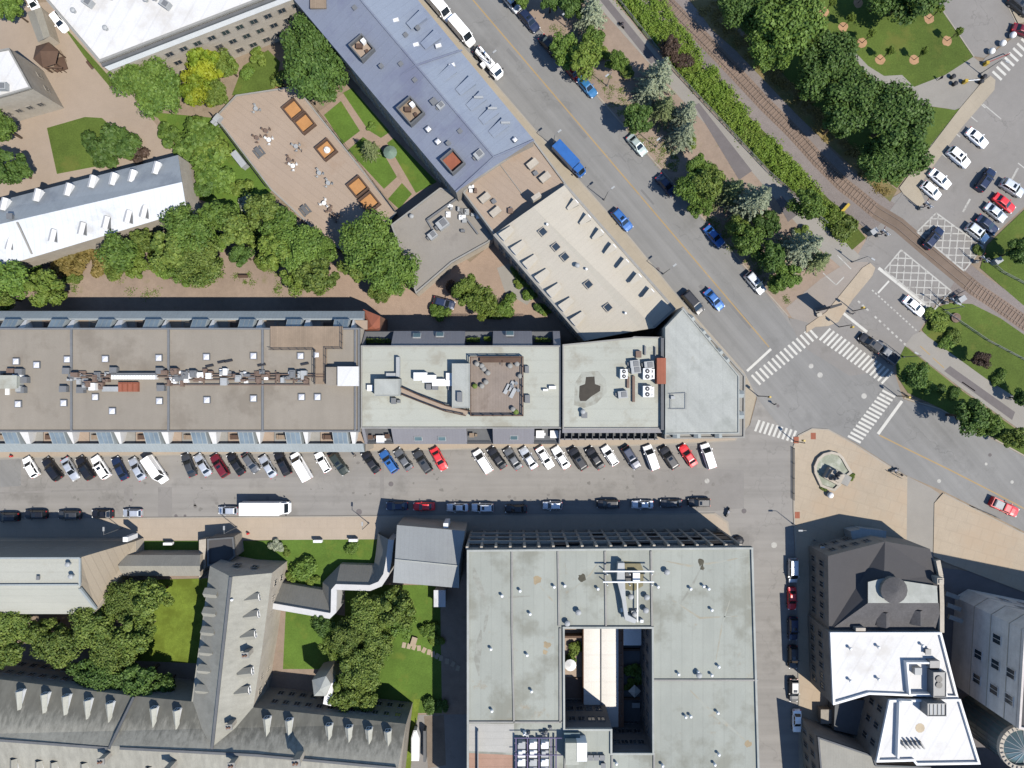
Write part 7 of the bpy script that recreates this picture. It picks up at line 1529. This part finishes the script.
LS = ['black suv deepest in the museum shadow at the west edge of the street', 'black suv parked along the kerb half in the museum shadow', 'dark grey suv parked between two black cars by the museum', 'black sedan parked where the museum shadow ends', 'silver hatchback in the sun beside the museum shadow tip', 'silver hatchback parked just behind the long white box truck', 'dark blue sedan parked in front of the red sedan in the sun', 'red sedan parked in the sun at the south kerb', 'silver sedan in shade directly behind the red one', 'silver suv in shade behind the silver sedan', 'black sedan hardly visible in the middle of the block shadow', 'silver hatchback alone in the block shadow', 'black suv in the block shadow behind a silver sedan', 'silver sedan in the block shadow between two dark cars', 'dark grey sedan in shade behind the corner black suv', 'black suv parked at the corner tip of the block shadow']
for (u, v, k, c), l in zip(SROW, LS): car(u, v, 180, k, c, l, 'cars parked along the south kerb', .92)
VROW = [(793, 570.5, 'minivan', 'silver', 'silver minivan first in the line beside the dark shingle house'), (792, 598.5, 'sedan', 'red', 'red sedan parked beside the stone house wall'), (793, 628.5, 'suv', 'dark blue', 'dark blue suv parked behind the red sedan'), (793, 657, 'suv', 'black', 'black suv parked in the edge of the house shadow'), (793.5, 690, 'suv', 'dark grey', 'dark grey suv parked in the sunlit gap'), (797, 721, 'sedan', 'white', 'white sedan parked last in the line near the dark annex')]
for u, v, k, c, l in VROW: car(u, v, 90, k, c, l, 'cars parked along the side of the stone house', .96)
AV = 49.2
for u, v, k, c, l, a in ((440, 8, 'cargo_van', 'white', 'white cargo van at the top of the avenue beside the blue roof', AV), (462, 32.5, 'cargo_van', 'white', 'white cargo van parked between another van and the tank truck', AV), (622, 220, 'suv', 'blue', 'blue suv driving past the cream dormered building', AV), (693, 302.5, 'minivan', 'black', 'black minivan stopped at the kerb by the corner building', AV), (714, 299.5, 'sedan', 'blue', 'blue sedan overtaking the black minivan', AV),
                     (529, 21, 'suv', 'dark blue', 'dark blue suv parked on the verge side at the top of the avenue', AV), (549, 46, 'sedan', 'black', 'black sedan half hidden in tree shade on the avenue', AV), (573, 72, 'hatchback', 'dark red', 'dark red hatchback under the verge tree', AV), (587, 86.5, 'sedan', 'teal blue', 'bright blue sedan parked by the bare dirt verge', AV), (637, 145, 'sedan', 'silver green', 'pale silver green sedan parked below the round verge tree', AV), (666, 185, 'sedan', 'dark blue', 'dark blue sedan in the shadow of the street trees', AV), (714, 236, 'sedan', 'blue', 'blue sedan parked under the olive street tree', AV), (755, 283, 'suv', 'silver', 'silver suv parked nearest the crossroads under trees', AV), (512, 3, 'hatchback', 'silver', 'silver hatchback partly under the top edge street tree', AV)):
    car(u, v, a, k, c, l, 'vehicles along the avenue', 1.05)
LOT = [((914, 306, 'sedan', 'white', 'white sedan waiting beside the box marking near the track'), 40), ((870, 343, 'suv', 'black', 'black suv at the crosswalk stop ahead of the grey pickup'), 218), ((885.5, 352.5, 'pickup', 'grey', 'grey pickup close behind the black suv at the crosswalk'), 218), ((933, 238, 'suv', 'dark blue', 'dark blue suv driving over the white box marking by the lot'), -50), ((985.5, 180, 'suv', 'dark blue', 'dark blue suv driving up the parking lot aisle'), -55),
       ((977, 138, 'sedan', 'white', 'white sedan at the upper end of the park side bays'), 40), ((958.5, 157.5, 'suv', 'white', 'white suv in the middle of the park side bays'), 40), ((940, 179, 'sedan', 'white', 'white sedan next to the last park side bay'), 40), ((931, 190.5, 'hatchback', 'white', 'white hatchback in the park side bay nearest the track'), 40),
       ((1012, 188, 'suv', 'silver', 'silver suv above the red sedan on the grass side'), 32), ((1004, 203, 'sedan', 'red', 'red sedan parked on the grass side of the lot'), 38), ((995.5, 212.5, 'sedan', 'silver', 'silver sedan between red and dark blue cars'), 38), ((987, 224.5, 'sedan', 'dark blue', 'dark blue sedan between two silver cars'), 38), ((977, 233, 'suv', 'silver', 'silver suv nearest the white box marking on the grass side'), 38),
       ((1024, 31, 'sedan', 'dark red', 'dark red sedan at the lot edge near the globe bollards'), 20), ((1019, 6, 'suv', 'dark grey', 'dark grey suv standing in the top corner lot'), 40), ((1004, 507, 'pickup', 'red', 'red pickup driving on the avenue at the east edge'), 25), ((33, 3, 'sedan', 'white', 'white sedan at the top beside the narrow shed'), 62), ((59, 22, 'hatchback', 'white', 'white hatchback squeezed beside the white hall'), 52), ((444, 303, 'hatchback', 'dark blue', 'dark blue hatchback hidden in the shaded alley'), 15)]
for (u, v, k, c, l), a in LOT: car(u, v, a, k, c, l, 'cars around the crossing and the yards', 1.04)
# trucks
def truck(name, u, v, deg, L, label, colr, box_col, cab=2.0, tank=False, w=2.3, h=2.9):
    q = W(u, v, 1.5); o = bpy.data.objects.new(name, None); COL.objects.link(o); o.location = (q.x, q.y, .012); o.rotation_euler.z = -radians(deg); tag(o, label, 'truck', 'trucks')
    def part(n, bb, m, par=None):
        e = bpy.data.objects.new(n, bb.mesh(n, [m])); COL.objects.link(e); e.parent = par or o; return e
    xf = L / 2; xc = xf - cab
    b = MB(); b.prism([(xc, -w / 2 + .08), (xf - .35, -w / 2 + .08), (xf, -w / 2 + .4), (xf, w / 2 - .4), (xf - .35, w / 2 - .08), (xc, w / 2 - .08)], .45, 1.45); b.prism([(xc, -w / 2 + .15), (xf - .95, -w / 2 + .2), (xf - .95, w / 2 - .2), (xc, w / 2 - .15)], 1.45, 2.25)
    b.face([(xf - .95, -w / 2 + .2, 2.25), (xf - .95, w / 2 - .2, 2.25), (xf - .25, w / 2 - .3, 1.45), (xf - .25, -w / 2 + .3, 1.45)]); part('cab', b, PAINT[colr])
    part('windshield', MB().face([(xf - .9, -w / 2 + .3, 2.2), (xf - .9, w / 2 - .3, 2.2), (xf - .27, w / 2 - .38, 1.52), (xf - .27, -w / 2 + .38, 1.52)]), M['autoglass'])
    for s in (-1, 1): part('side_window', MB().box(xf - 1.3, s * (w / 2 - .17), 1.5, .6, .05, .6), M['autoglass']); part('headlight', MB().box(xf - .02, s * (w / 2 - .55), .75, .1, .3, .2), M['lamp_clear']); part('mirror', MB().box(xf - .7, s * (w / 2 + .12), 1.4, .12, .25, .4), M['black']); part('taillight', MB().box(-L / 2 - .02, s * (w / 2 - .3), .7, .06, .2, .2), M['lamp_red'])
    part('chassis', MB().box(-.3, 0, .45, L - .6, w * .6, .25), M['black'])
    if tank:
        b = MB(); n = 12; xs = [-L / 2 + .5, -L / 2 + .7, xc - .5, xc - .3]; rs = [.6, .85, .85, .6]; rr = [[(x, r * cos(2 * pi * i / n), 1.55 + r * sin(2 * pi * i / n)) for i in range(n)] for x, r in zip(xs, rs)]
        for a, c in zip(rr, rr[1:]):
            for i in range(n): j = (i + 1) % n; b.face([a[i], a[j], c[j], c[i]])
        b.face(rr[0]); b.face(rr[-1]); part('tank', b, PAINT[box_col]); part('walkway', MB().box((xc - L / 2) / 2, 0, 2.38, L - cab - 1.4, .45, .06), M['black']); 
        for x in (-1.5, 0, 1.2): part('hatch', MB().cyl(x - .6, 0, 2.44, 2.55, .28, n=10), M['steel'])
        part('side_hopper', MB().box(-.2, -w / 2 - .05, .7, .9, .7, .8), PAINT['white']); part('hose_reel', MB().tube((-L / 2 + .1, -.5, 1.2), (-L / 2 + .1, .5, 1.2), .4, n=10), M['black'])
    else:
        b = MB(); P = [(-L / 2, -w / 2), (xc - .12, -w / 2), (xc - .12, w / 2), (-L / 2, w / 2)]; b.prism(P, .7, h); b.prism(offset(P, .12), h, h + .04); part('cargo_box', b, PAINT[box_col]); part('rear_door', MB().box(-L / 2 - .02, 0, .75, .04, w * .9, h - .9), M['steel'])
    for x in (xf - .9, -L / 2 + 1.2, -L / 2 + 2.1) if L > 8 else (xf - .9, -L / 2 + 1.2):
        for s in (-1, 1): part('wheel', MB().tube((x, s * (w / 2 - .32), .48), (x, s * (w / 2 - .02), .48), .48, n=14), M['tyre'])
    return o
truck('box_truck', 266, 508, 0, 9.4, 'long white box truck parked at the south kerb of the street', 'white', 'white', cab=1.5, w=2.5, h=3.1)
truck('delivery_truck', 569.5, 159.5, 47, 8.1, 'long bright blue delivery truck driving on the avenue', 'blue', 'blue', cab=2.1, w=2.1, h=2.7)
truck('tank_truck', 488, 61.5, AV, 7.4, 'white vacuum tank truck parked at the avenue kerb', 'white', 'white', tank=True)
# load on red pickup
q = W(998.5, 504.5, 1.2); tag(MB().box(q.x, q.y, 1.1, 1.7, 1.5, .5, -radians(25)).box(q.x, q.y, 1.6, 1.5, 1.3, .08, -radians(25)).build('cargo_load', M['steel']), 'pale grey load carried in the bed of the red pickup', 'load')

# ================================================================== STREET FURNITURE
def lamp(u, v, label, arm=(1, 0), h=7.5, cat='street lamp'):
    p = W(u, v); r = root('street_lamp', label, cat, (p.x, p.y, 0), 'street lamps'); a = Vector((arm[0], -arm[1], 0)).normalized()
    MB().cyl(p.x, p.y, 0, h, .09, .05, 8).cyl(p.x, p.y, 0, .5, .16, n=8).build('pole', M['grey_metal'], r)
    e = Vector((p.x, p.y, h)) + a * 1.1; MB().bar((p.x, p.y, h - .1), tuple(e), .07, .07).build('arm', M['grey_metal'], r)
    MB().box(e.x, e.y, h - .08, .8, .3, .14, atan2(a.y, a.x)).build('lamp_head', M['steel'], r)
for a in ((607, 86, 'street lamp on the dirt verge beside the bright blue car', (-1, .8)), (656, 147, 'street lamp on the dirt verge below the round verge tree', (-1, .8)), (566, 27, 'street lamp at the top of the dirt verge', (-1, .8)), (553, 146, 'street lamp on the avenue pavement by the blue truck', (1, -.8)), (604, 200, 'street lamp on the pavement beside the cream building', (1, -.8)), (663, 274, 'street lamp on the pavement where the cream building ends', (1, -.8)), 
          (491, 70, 'street lamp beside the tank truck', (1, -.8)), (369, 523, 'street lamp on the sandy pavement near the museum hall', (0, -1)), (237, 527, 'street lamp on the sandy pavement behind the box truck', (0, -1)), (122, 528, 'street lamp on the pavement at the museum corner', (0, -1)), (793, 524, 'street lamp on the plaza corner by the stone house', (-1, 0)), (852, 262, 'street lamp at the end of the cycle path', (1, .6)), (903, 357, 'street lamp beside the lower cycle path start', (-1, -.5)), (944, 310, 'street lamp on the grass by the crossing', (-1, -.5)), (980, 74, 'street lamp at the head of the park path', (1, .5)), (814, 540, 'street lamp by the wall of the dark shingle house', (-1, 0))):
    lamp(*a, h=6.2)
def globe(u, v, label, n='globe_bollard'):
    p = W(u, v); r = root(n, label, 'bollard', (p.x, p.y, 0), 'white globe bollards'); MB().cyl(p.x, p.y, 0, .35, .3, .2, 10).build('base', M['concrete'], r); b = MB(); b.dome(p.x, p.y, .8, .62, .62, .62, 14, 5, full=True); b.build('globe', M['white'], r, smooth=True)
globe(1010, 37, 'white globe bollard farthest along the lane mouth'); globe(1000, 45, 'white globe bollard in the middle of the lane mouth'); globe(989, 53, 'white globe bollard beside the yellow barrier post')
def barrier(u, v, u2, v2, label, m='redpaint'):
    p, q = W(u, v), W(u2, v2); r = root('barrier_gate', label, 'barrier', (p.x, p.y, 0)); MB().box(p.x, p.y, 0, .6, .6, 1.2).build('cabinet', M['yellow'], r); MB().bar((p.x, p.y, 1.05), (q.x, q.y, 1.05), .12, .14).build('arm', M[m], r); MB().box(q.x, q.y, 0, .15, .15, 1.1).build('post', M['grey_metal'], r)
barrier(984, 65, 1006, 56, 'red and yellow barrier gate across the service lane'); barrier(963, 83, 976, 82, 'white barrier arm on the park path by the parking lot', 'white')
for i, (u, v, l) in enumerate(((951, 78, 'dark bin at the corner of the park path'), (953, 85, 'dark bicycle rack bin on the park path'), (982, 78, 'dark bin beside the white barrier arm'), (979, 83, 'second dark bin beside the white barrier arm'))):
    p = W(u, v); b = MB(); b.cyl(p.x, p.y, 0, .95, .35, .42, 10); b.cyl(p.x, p.y, .95, 1.15, .46, .2, 10); tag(b.build('litter_bin', M['black']), l, 'bin')
# rail crossing signals
def signal(u, v, deg, label, L=4.5):
    p = W(u, v); r = root('crossing_signal', label, 'crossing signal', (p.x, p.y, 0), 'railway crossing signals'); a = -radians(deg); c, s = cos(a), sin(a)
    MB().cyl(p.x, p.y, 0, 4.0, .09, n=8).build('mast', M['grey_metal'], r); b = MB()
    for t in (-.7, .7): b.bar((p.x - .9 * c, p.y - .9 * s, 3.3 + t * .5), (p.x + .9 * c, p.y + .9 * s, 3.3 - t * .5), .06, .22)
    b.build('crossbuck', M['white'], r)
    for t in (-.55, .55): MB().tube((p.x + t * c, p.y + t * s, 2.5), (p.x + t * c + .15 * s, p.y + t * s - .15 * c, 2.5), .28, n=12).build('signal_light', M['black'], r)
    MB().bar((p.x + .3, p.y, 1.0), (p.x + s * L * .25, p.y + L * .2, 4.4), .1, .12).build('gate_arm', M['redpaint'], r); MB().box(p.x, p.y, 0, .6, .6, 1.0).build('base', M['concrete'], r)
signal(877, 236, 40, 'railway crossing signal between the track and the traffic island'); signal(944, 303, 40, 'railway crossing signal on the south side of the track'); signal(919, 209, 40, 'railway crossing signal at the corner of the parking pavement'); signal(974, 262, 40, 'railway crossing signal beside the railing and grass')
for u, v, l in ((957, 300, 'pale relay cabinet on the gravel south of the crossing'), (993, 262, 'pale relay cabinet on the grass by the curved railing'), (870, 233, 'dark relay cabinet on the brown verge north of the crossing')):
    p = W(u, v); b = MB(); b.box(p.x, p.y, 0, 1.3, .9, 1.7, .6); b.box(p.x, p.y, 1.7, 1.45, 1.05, .1, .6); tag(b.build('relay_cabinet', M['steel']), l, 'cabinet')
p, q = W(838, 216, .8), W(849, 204, .8); b = MB(); b.bar((p.x, p.y, .8), (q.x, q.y, .8), .55, .35); b.box(p.x, p.y, 0, .3, .3, .7); b.box(q.x, q.y, 0, .3, .3, .7); tag(b.build('buffer_bar', M['yellow']), 'yellow bar barrier lying on posts at the end of the weed bank', 'barrier')
p = W(955, 318); b = MB(); b.cyl(p.x, p.y, 0, .45, .95, n=14); b.cyl(p.x, p.y, .45, .6, .75, .5, 14); tag(b.build('planter_tub', M['brown_metal']), 'round rust brown planter on the railside lawn', 'planter')
# totem sign on traffic island
p = W(820.5, 309.5); r = root('totem_sign', 'tall dark totem sign panel on the traffic island', 'sign', (p.x, p.y, 0)); a = radians(18)
MB().box(p.x, p.y, .5, 2.2, .35, 6.0, a).build('panel', M['concrete_dark'], r); MB().box(p.x, p.y, .1, 2.6, .7, .45, a).build('base', M['concrete'], r); MB().box(p.x, p.y, 6.5, 2.3, .45, .12, a).build('cap', M['black'], r)
p = W(818, 315); b = MB(); b.box(p.x, p.y, .13, .9, .6, .5, .3); b.box(p.x, p.y, .63, 1.0, .7, .08, .3); tag(b.build('bollard_box', M['stone_pale']), 'small pale stone block at the foot of the totem sign', 'block')
# traffic lights
def traffic_light(u, v, label, arm):
    p = W(u, v); r = root('traffic_light', label, 'traffic light', (p.x, p.y, 0), 'traffic lights at the junction'); a = Vector((arm[0], -arm[1], 0)).normalized(); MB().cyl(p.x, p.y, 0, 5.2, .1, .07, 8).build('pole', M['black'], r); e = Vector((p.x, p.y, 5)) + a * .5; MB().bar((p.x, p.y, 5), tuple(e), .09, .09).build('arm', M['black'], r); MB().box(e.x, e.y, 4.3, .35, .35, 1.0).build('signal_head', M['yellow'], r)
traffic_light(853, 311, 'traffic light at the end of the white stop line on the side street', (-1, -.3)); traffic_light(758, 396, 'traffic light beside the tip of the corner building', (1, .2)); traffic_light(794, 441, 'traffic light at the crosswalk corner of the plaza', (-.3, -1)); traffic_light(897, 396, 'traffic light on the avenue verge crosswalk end', (-1, .4)); traffic_light(839, 327, 'traffic light at the island end of the side street crosswalk', (.6, 1))
# manholes and repair patches
b = MB(); 
for u, v, s in ((811, 366, .5), (820, 375, .55), (864, 396, .55), (707, 481, .5), (774, 545, .6), (939, 481, .4), (986, 464, .3), (1012, 482, .35)):
    p = W(u, v); b.cyl(p.x, p.y, .017, .019, s, n=12)
structure('road_spots', b, M['worn_line'])
b = MB()
for u, v, s in ((658, 269, .35), (391, 484, .5), (359, 512, .6), (131, 500, .3), (176, 516, .35), (185, 516, .3), (744, 511, .5), (778, 406, .3), (990, 455, .35)):
    p = W(u, v); b.cyl(p.x, p.y, .017, .02, s, n=12)
structure('manhole_covers', b, M['patch'])
b = MB()
for u, v in ((813, 436), (796, 440), (797, 515)): p = W(u, v); b.box(p.x, p.y, SWH, 1.0, 1.3, .01)
structure('tactile_plates', b, M['redroof'])
# fountain
p = W(829, 474); r = root('fountain_monument', 'horseshoe fountain with pale basin and dark bronze monument on the sandy plaza', 'fountain', (p.x, p.y, 0))
FP = [(813, 473), (812.5, 466), (816, 458), (822, 453), (830, 451), (838, 453), (842, 457), (847, 466), (851, 472), (846, 476), (842, 482), (833, 491), (824, 488), (819, 486)]
P = WP(FP); xy = [(q.x, q.y) for q in P]
MB().ring(xy, .5, 0, .75).build('basin_rim', M['stone_pale'], r)
MB().cap([(x, y, .45) for x, y in offset(xy, .45)]).build('basin', surf('verdigris_basin', A(176, 182, 164), .12, .5, 1.2, 5, stain=(A(214, 216, 206), .5, .5, .7)), r)
b = MB(); b.box(p.x + .4, p.y - .3, .4, 3.4, 2.4, 1.2, -.5); b.box(p.x + .3, p.y - .2, 1.6, 2.4, 1.6, .8, -.5); b.build('pedestal', M['stone_pale'], r)
b = MB(); R = random.Random(2)
for i in range(7): b.dome(p.x + R.uniform(-.9, .9), p.y + R.uniform(-.6, .6), 2.3, R.uniform(.25, .5), R.uniform(.25, .5), R.uniform(.7, 2.0), 9, 4)
b.build('bronze_group', M['concrete_dark'], r)
q = W(835, 476); b = MB(); b.bar((q.x - 1.2, q.y + .8, 1.0), (q.x + 2.3, q.y - 1.0, .9), 2.0, .8); b.build('stone_steps', M['concrete'], r)
globe(828.5, 494.5, 'white globe bollard just south of the horseshoe fountain')
# benches, boards, small lawn signs
def bench(u, v, rot, label, m='wood_dark', z=0.):
    p = W(u, v, z); r = root('bench', label, 'bench', (p.x, p.y, z), 'benches'); c, s = cos(rot), sin(rot); T = lambda x, y: (p.x + x * c - y * s, p.y + x * s + y * c)
    MB().box(p.x, p.y, z + .42, 1.9, .5, .07, rot).build('seat', M[m], r); MB().box(*T(0, .27), z + .5, 1.9, .07, .45, rot).build('backrest', M[m], r)
    for x in (-.75, .75): MB().box(*T(x, 0), z, .08, .45, .42, rot).build('leg', M['grey_metal'], r)
bench(244, 277, 0, 'brown bench alone on the garden brick walk'); bench(222, 264, 1.5, 'brown bench beside the hanging green garden tree'); bench(259, 261, 1.5, 'brown bench next to the pale lime tree'); bench(91, 66, -.9, 'thin bench on the tan yard near the hall lawn'); bench(878, 553 - 0, 0.1, 'long bench under the porch side of the stone house') if False else None
p, q = W(165, 277.5), W(187, 278); b = MB(); b.bar((p.x, p.y, .3), (q.x, q.y, .3), .5, .5); b.bar((p.x, p.y, .58), (q.x, q.y, .58), .6, .06); tag(b.build('timber_edging', M['wood_dark']), 'long brown timber edging of the garden bed', 'edging')
for u, v, l in ((168.5, 543.5, 'white board sign on the front lawn by the link gallery'), (318, 541, 'white board sign on the front lawn nearest the circular lawn'), (353.5, 540, 'white board sign on the front lawn nearest the museum hall')):
    p = W(u, v, 1); r = root('board_sign', l, 'sign', (p.x, p.y, 0), 'white board signs'); MB().box(p.x, p.y, .5, 1.7, .5, .95).build('panel', M['white'], r)
    for dx in (-.6, .6): MB().box(p.x + dx, p.y, 0, .1, .1, .5).build('post', M['grey_metal'], r)
for u, v, l in ((249, 533, 'small red hydrant on the sandy pavement by the entry block'), (342, 448, 'small red hydrant on the narrow pavement above the parked cars'), (13, 456, 'small red hydrant at the west end of the narrow pavement')):
    p = W(u, v); b = MB(); b.cyl(p.x, p.y, SWH, .8, .2, n=10); b.dome(p.x, p.y, .8, .22, .22, .18, 10, 3); b.bar((p.x - .32, p.y, .6), (p.x + .32, p.y, .6), .16, .16); tag(b.build('fire_hydrant', M['lamp_red']), l, 'hydrant')
# street trees stumps / corner items
p = W(739, 541, .8); b = MB(); b.dome(p.x, p.y, .3, 1.2, 1.0, .9, 9, 3); b.cyl(p.x, p.y, 0, .4, 1.0, n=10); tag(b.build('cafe_planter', M['black']), 'round dark planter at the corner of the tall grey block', 'planter')
# moored scooters
def motorbike(u, v, rot, label):
    p = W(u, v); r = root('motorcycle', label, 'motorcycle', (p.x, p.y, 0)); c, s = cos(rot), sin(rot); T = lambda x, z, y=0: (p.x + x * c - y * s, p.y + x * s + y * c, z)
    for x in (-.7, .7): MB().tube(T(x, .32, -.07), T(x, .32, .07), .32, n=12).build('wheel', M['tyre'], r)
    MB().bar(T(-.75, .7), T(.1, .72), .3, .2).build('seat', M['black'], r); MB().bar(T(-.1, .75), T(.5, .8), .36, .3).bar(T(-.5, .45), T(.4, .45), .26, .4).build('body', PAINT['dark blue'], r); MB().bar(T(.45, 1.0, -.38), T(.45, 1.0, .38), .06, .06).build('handlebar', M['black'], r)
motorbike(727, 512, 1.2, 'small motorcycle on the sandy pavement behind the corner suv'); motorbike(893, 470, .3, 'dark motorcycle parked at the avenue edge of the plaza')

# ================================================================== PEOPLE
def person(u, v, heading, label, shirt='pale_cloth', trousers='navy_cloth', pose='walk', z=0.):
    p = W(u, v); a = heading
    V = [(0, 0, .95), (0, 0, 1.2), (0, 0, 1.42), (.01, 0, 1.52), (.02, 0, 1.66), (.02, 0, 1.74), (0, .19, 1.40), (.06, .25, 1.14), (.2, .24, .95), (0, -.19, 1.40), (-.06, -.25, 1.14), (.0, -.26, .92), (0, .09, .92), (.16, .10, .5), (.06, .10, .08), (.2, .10, .04), (0, -.09, .92), (-.04, -.10, .5), (-.28, -.10, .14), (-.18, -.10, .05)]
    E = [(0, 1), (1, 2), (2, 3), (3, 4), (4, 5), (2, 6), (6, 7), (7, 8), (2, 9), (9, 10), (10, 11), (0, 12), (12, 13), (13, 14), (14, 15), (0, 16), (16, 17), (17, 18), (18, 19)]
    Rr = [.15, .15, .13, .055, .10, .085, .065, .05, .04, .065, .05, .04, .09, .065, .045, .04, .09, .065, .045, .04]
    if pose == 'ride': V[13] = (.34, .11, .78); V[14] = (.18, .11, .42); V[15] = (.3, .11, .36); V[17] = (.32, -.11, .7); V[18] = (.1, -.11, .28); V[19] = (.22, -.11, .22); V[1] = (.12, 0, 1.15); V[2] = (.25, 0, 1.34); V[3] = (.3, 0, 1.43); V[4] = (.36, 0, 1.56); V[5] = (.37, 0, 1.64); V[6] = (.24, .19, 1.32); V[7] = (.42, .25, 1.12); V[8] = (.62, .25, 1.02); V[9] = (.24, -.19, 1.32); V[10] = (.42, -.25, 1.12); V[11] = (.62, -.25, 1.02)
    me = bpy.data.meshes.new('person'); me.from_pydata(V, E, []); o = bpy.data.objects.new('person', me); COL.objects.link(o)
    sk = o.modifiers.new('skin', 'SKIN'); me.skin_vertices[0].data[0].use_root = True
    for i, q in enumerate(Rr): me.skin_vertices[0].data[i].radius = (q, q)
    ss = o.modifiers.new('sub', 'SUBSURF'); ss.levels = ss.render_levels = 1
    dg = bpy.context.evaluated_depsgraph_get(); ev = o.evaluated_get(dg); nm = bpy.data.meshes.new_from_object(ev); o.modifiers.clear(); o.data = nm
    nm.materials.clear()
    for k in (shirt, trousers, 'skin', 'hair', 'black'): nm.materials.append(M[k])
    hz = V[4][2]
    for f in nm.polygons:
        c = f.center; f.material_index = 2 if (c.z > V[3][2] - .01 or (abs(c.y) > .2 and c.z < 1.08)) else 0 if c.z > .96 else 4 if c.z < .1 else 1
        if c.z > hz + .03 or (c.z > hz - .06 and c.x < V[4][0] - .04): f.material_index = 3
        f.use_smooth = True
    o.location = (p.x, p.y, z); o.rotation_euler.z = a; tag(o, label, 'person'); return o
person(851, 314, 2.4, 'person in pale top walking along the traffic island by the stop line', z=.012); person(356, 456, .4, 'person in pale top walking between the dark green and black angled cars', z=SWH); person(773, 404, 2.0, 'person in dark clothes near the corner building crosswalk', 'navy_cloth', 'black', z=.012); person(898, 474, .2, 'person in dark clothes standing on the plaza by the driveway', 'navy_cloth', 'black', z=SWH)
person(304, 153, .9, 'person in pale top crossing the sandy terrace', z=TH); person(938, 80, .3, 'person in dark clothes walking on the curved park path', 'navy_cloth', 'black', z=.04)
p = W(621, 26); cy = root('bicycle', 'dark bicycle ridden down the cycle path', 'bicycle', (p.x, p.y, .03)); rot = -radians(48); c, s = cos(rot), sin(rot); T = lambda x, z, y=0: (p.x + x * c - y * s, p.y + x * s + y * c, z)
for x in (-.5, .55): MB().tube(T(x, .37, -.03), T(x, .37, .03), .35, n=14).build('wheel', M['tyre'], cy)
MB().bar(T(-.5, .37), T(-.1, .85), .05, .05).bar(T(-.1, .8), T(.45, .85), .05, .05).bar(T(.45, .95), T(.55, .37), .05, .05).bar(T(-.1, .8), T(.0, .35), .05, .05).build('frame', PAINT['dark blue'], cy); MB().bar(T(.45, 1.0, -.28), T(.45, 1.0, .28), .04, .04).build('handlebar', M['black'], cy); MB().box(*T(-.15, 0)[:2], .86, .25, .16, .06, rot).build('saddle', M['black'], cy)
pp = W(621, 26) + Vector((cos(rot) * -.15, sin(rot) * -.15, 0)); o = person(621, 26, rot, 'person in dark clothes riding the bicycle on the cycle path', 'navy_cloth', 'black', 'ride', z=.0); o.location = (pp.x, pp.y, .02)

# ================================================================== LIGHT, SKY, CAMERA
sd = Vector((.55, -.432, 1.0)).normalized(); EL = math.asin(sd.z); AZ = atan2(sd.x, sd.y)
w = bpy.data.worlds.new('World'); scene.world = w; w.use_nodes = True; nt = w.node_tree; nt.nodes.clear()
sky = nt.nodes.new('ShaderNodeTexSky'); sky.sky_type = 'NISHITA'; sky.sun_disc = False; sky.sun_elevation = EL; sky.sun_rotation = AZ; sky.air_density = 1.0; sky.dust_density = 0.0; sky.ozone_density = 6.0
bg = nt.nodes.new('ShaderNodeBackground'); bg.inputs[1].default_value = SKY_STRENGTH if 'SKY_STRENGTH' in globals() else .118; ow = nt.nodes.new('ShaderNodeOutputWorld'); nt.links.new(sky.outputs[0], bg.inputs[0]); nt.links.new(bg.outputs[0], ow.inputs[0])
sl = bpy.data.lights.new('sun', 'SUN'); sl.energy = 4.5; sl.angle = radians(.53); sl.color = (1, .945, .86); so = bpy.data.objects.new('sun', sl); COL.objects.link(so); so.rotation_euler = (-sd).to_track_quat('-Z', 'Y').to_euler(); so.location = sd * 200
cd = bpy.data.cameras.new('camera'); cam = bpy.data.objects.new('camera', cd); COL.objects.link(cam); cam.location = (0, 0, CAMH); cam.rotation_euler = (0, 0, 0); cd.sensor_width = 36; cd.lens = 36 * CAMH / 204.8; cd.clip_end = 3000; scene.camera = cam
scene.view_settings.view_transform = 'Standard'; scene.view_settings.look = 'None'; scene.view_settings.exposure = .92; scene.view_settings.gamma = 1
scene.render.engine = 'CYCLES'; scene.cycles.use_denoising = True; scene.cycles.max_bounces = 6; scene.cycles.diffuse_bounces = 3; scene.cycles.glossy_bounces = 2; scene.cycles.transmission_bounces = 3; scene.cycles.caustics_reflective = False; scene.cycles.caustics_refractive = False
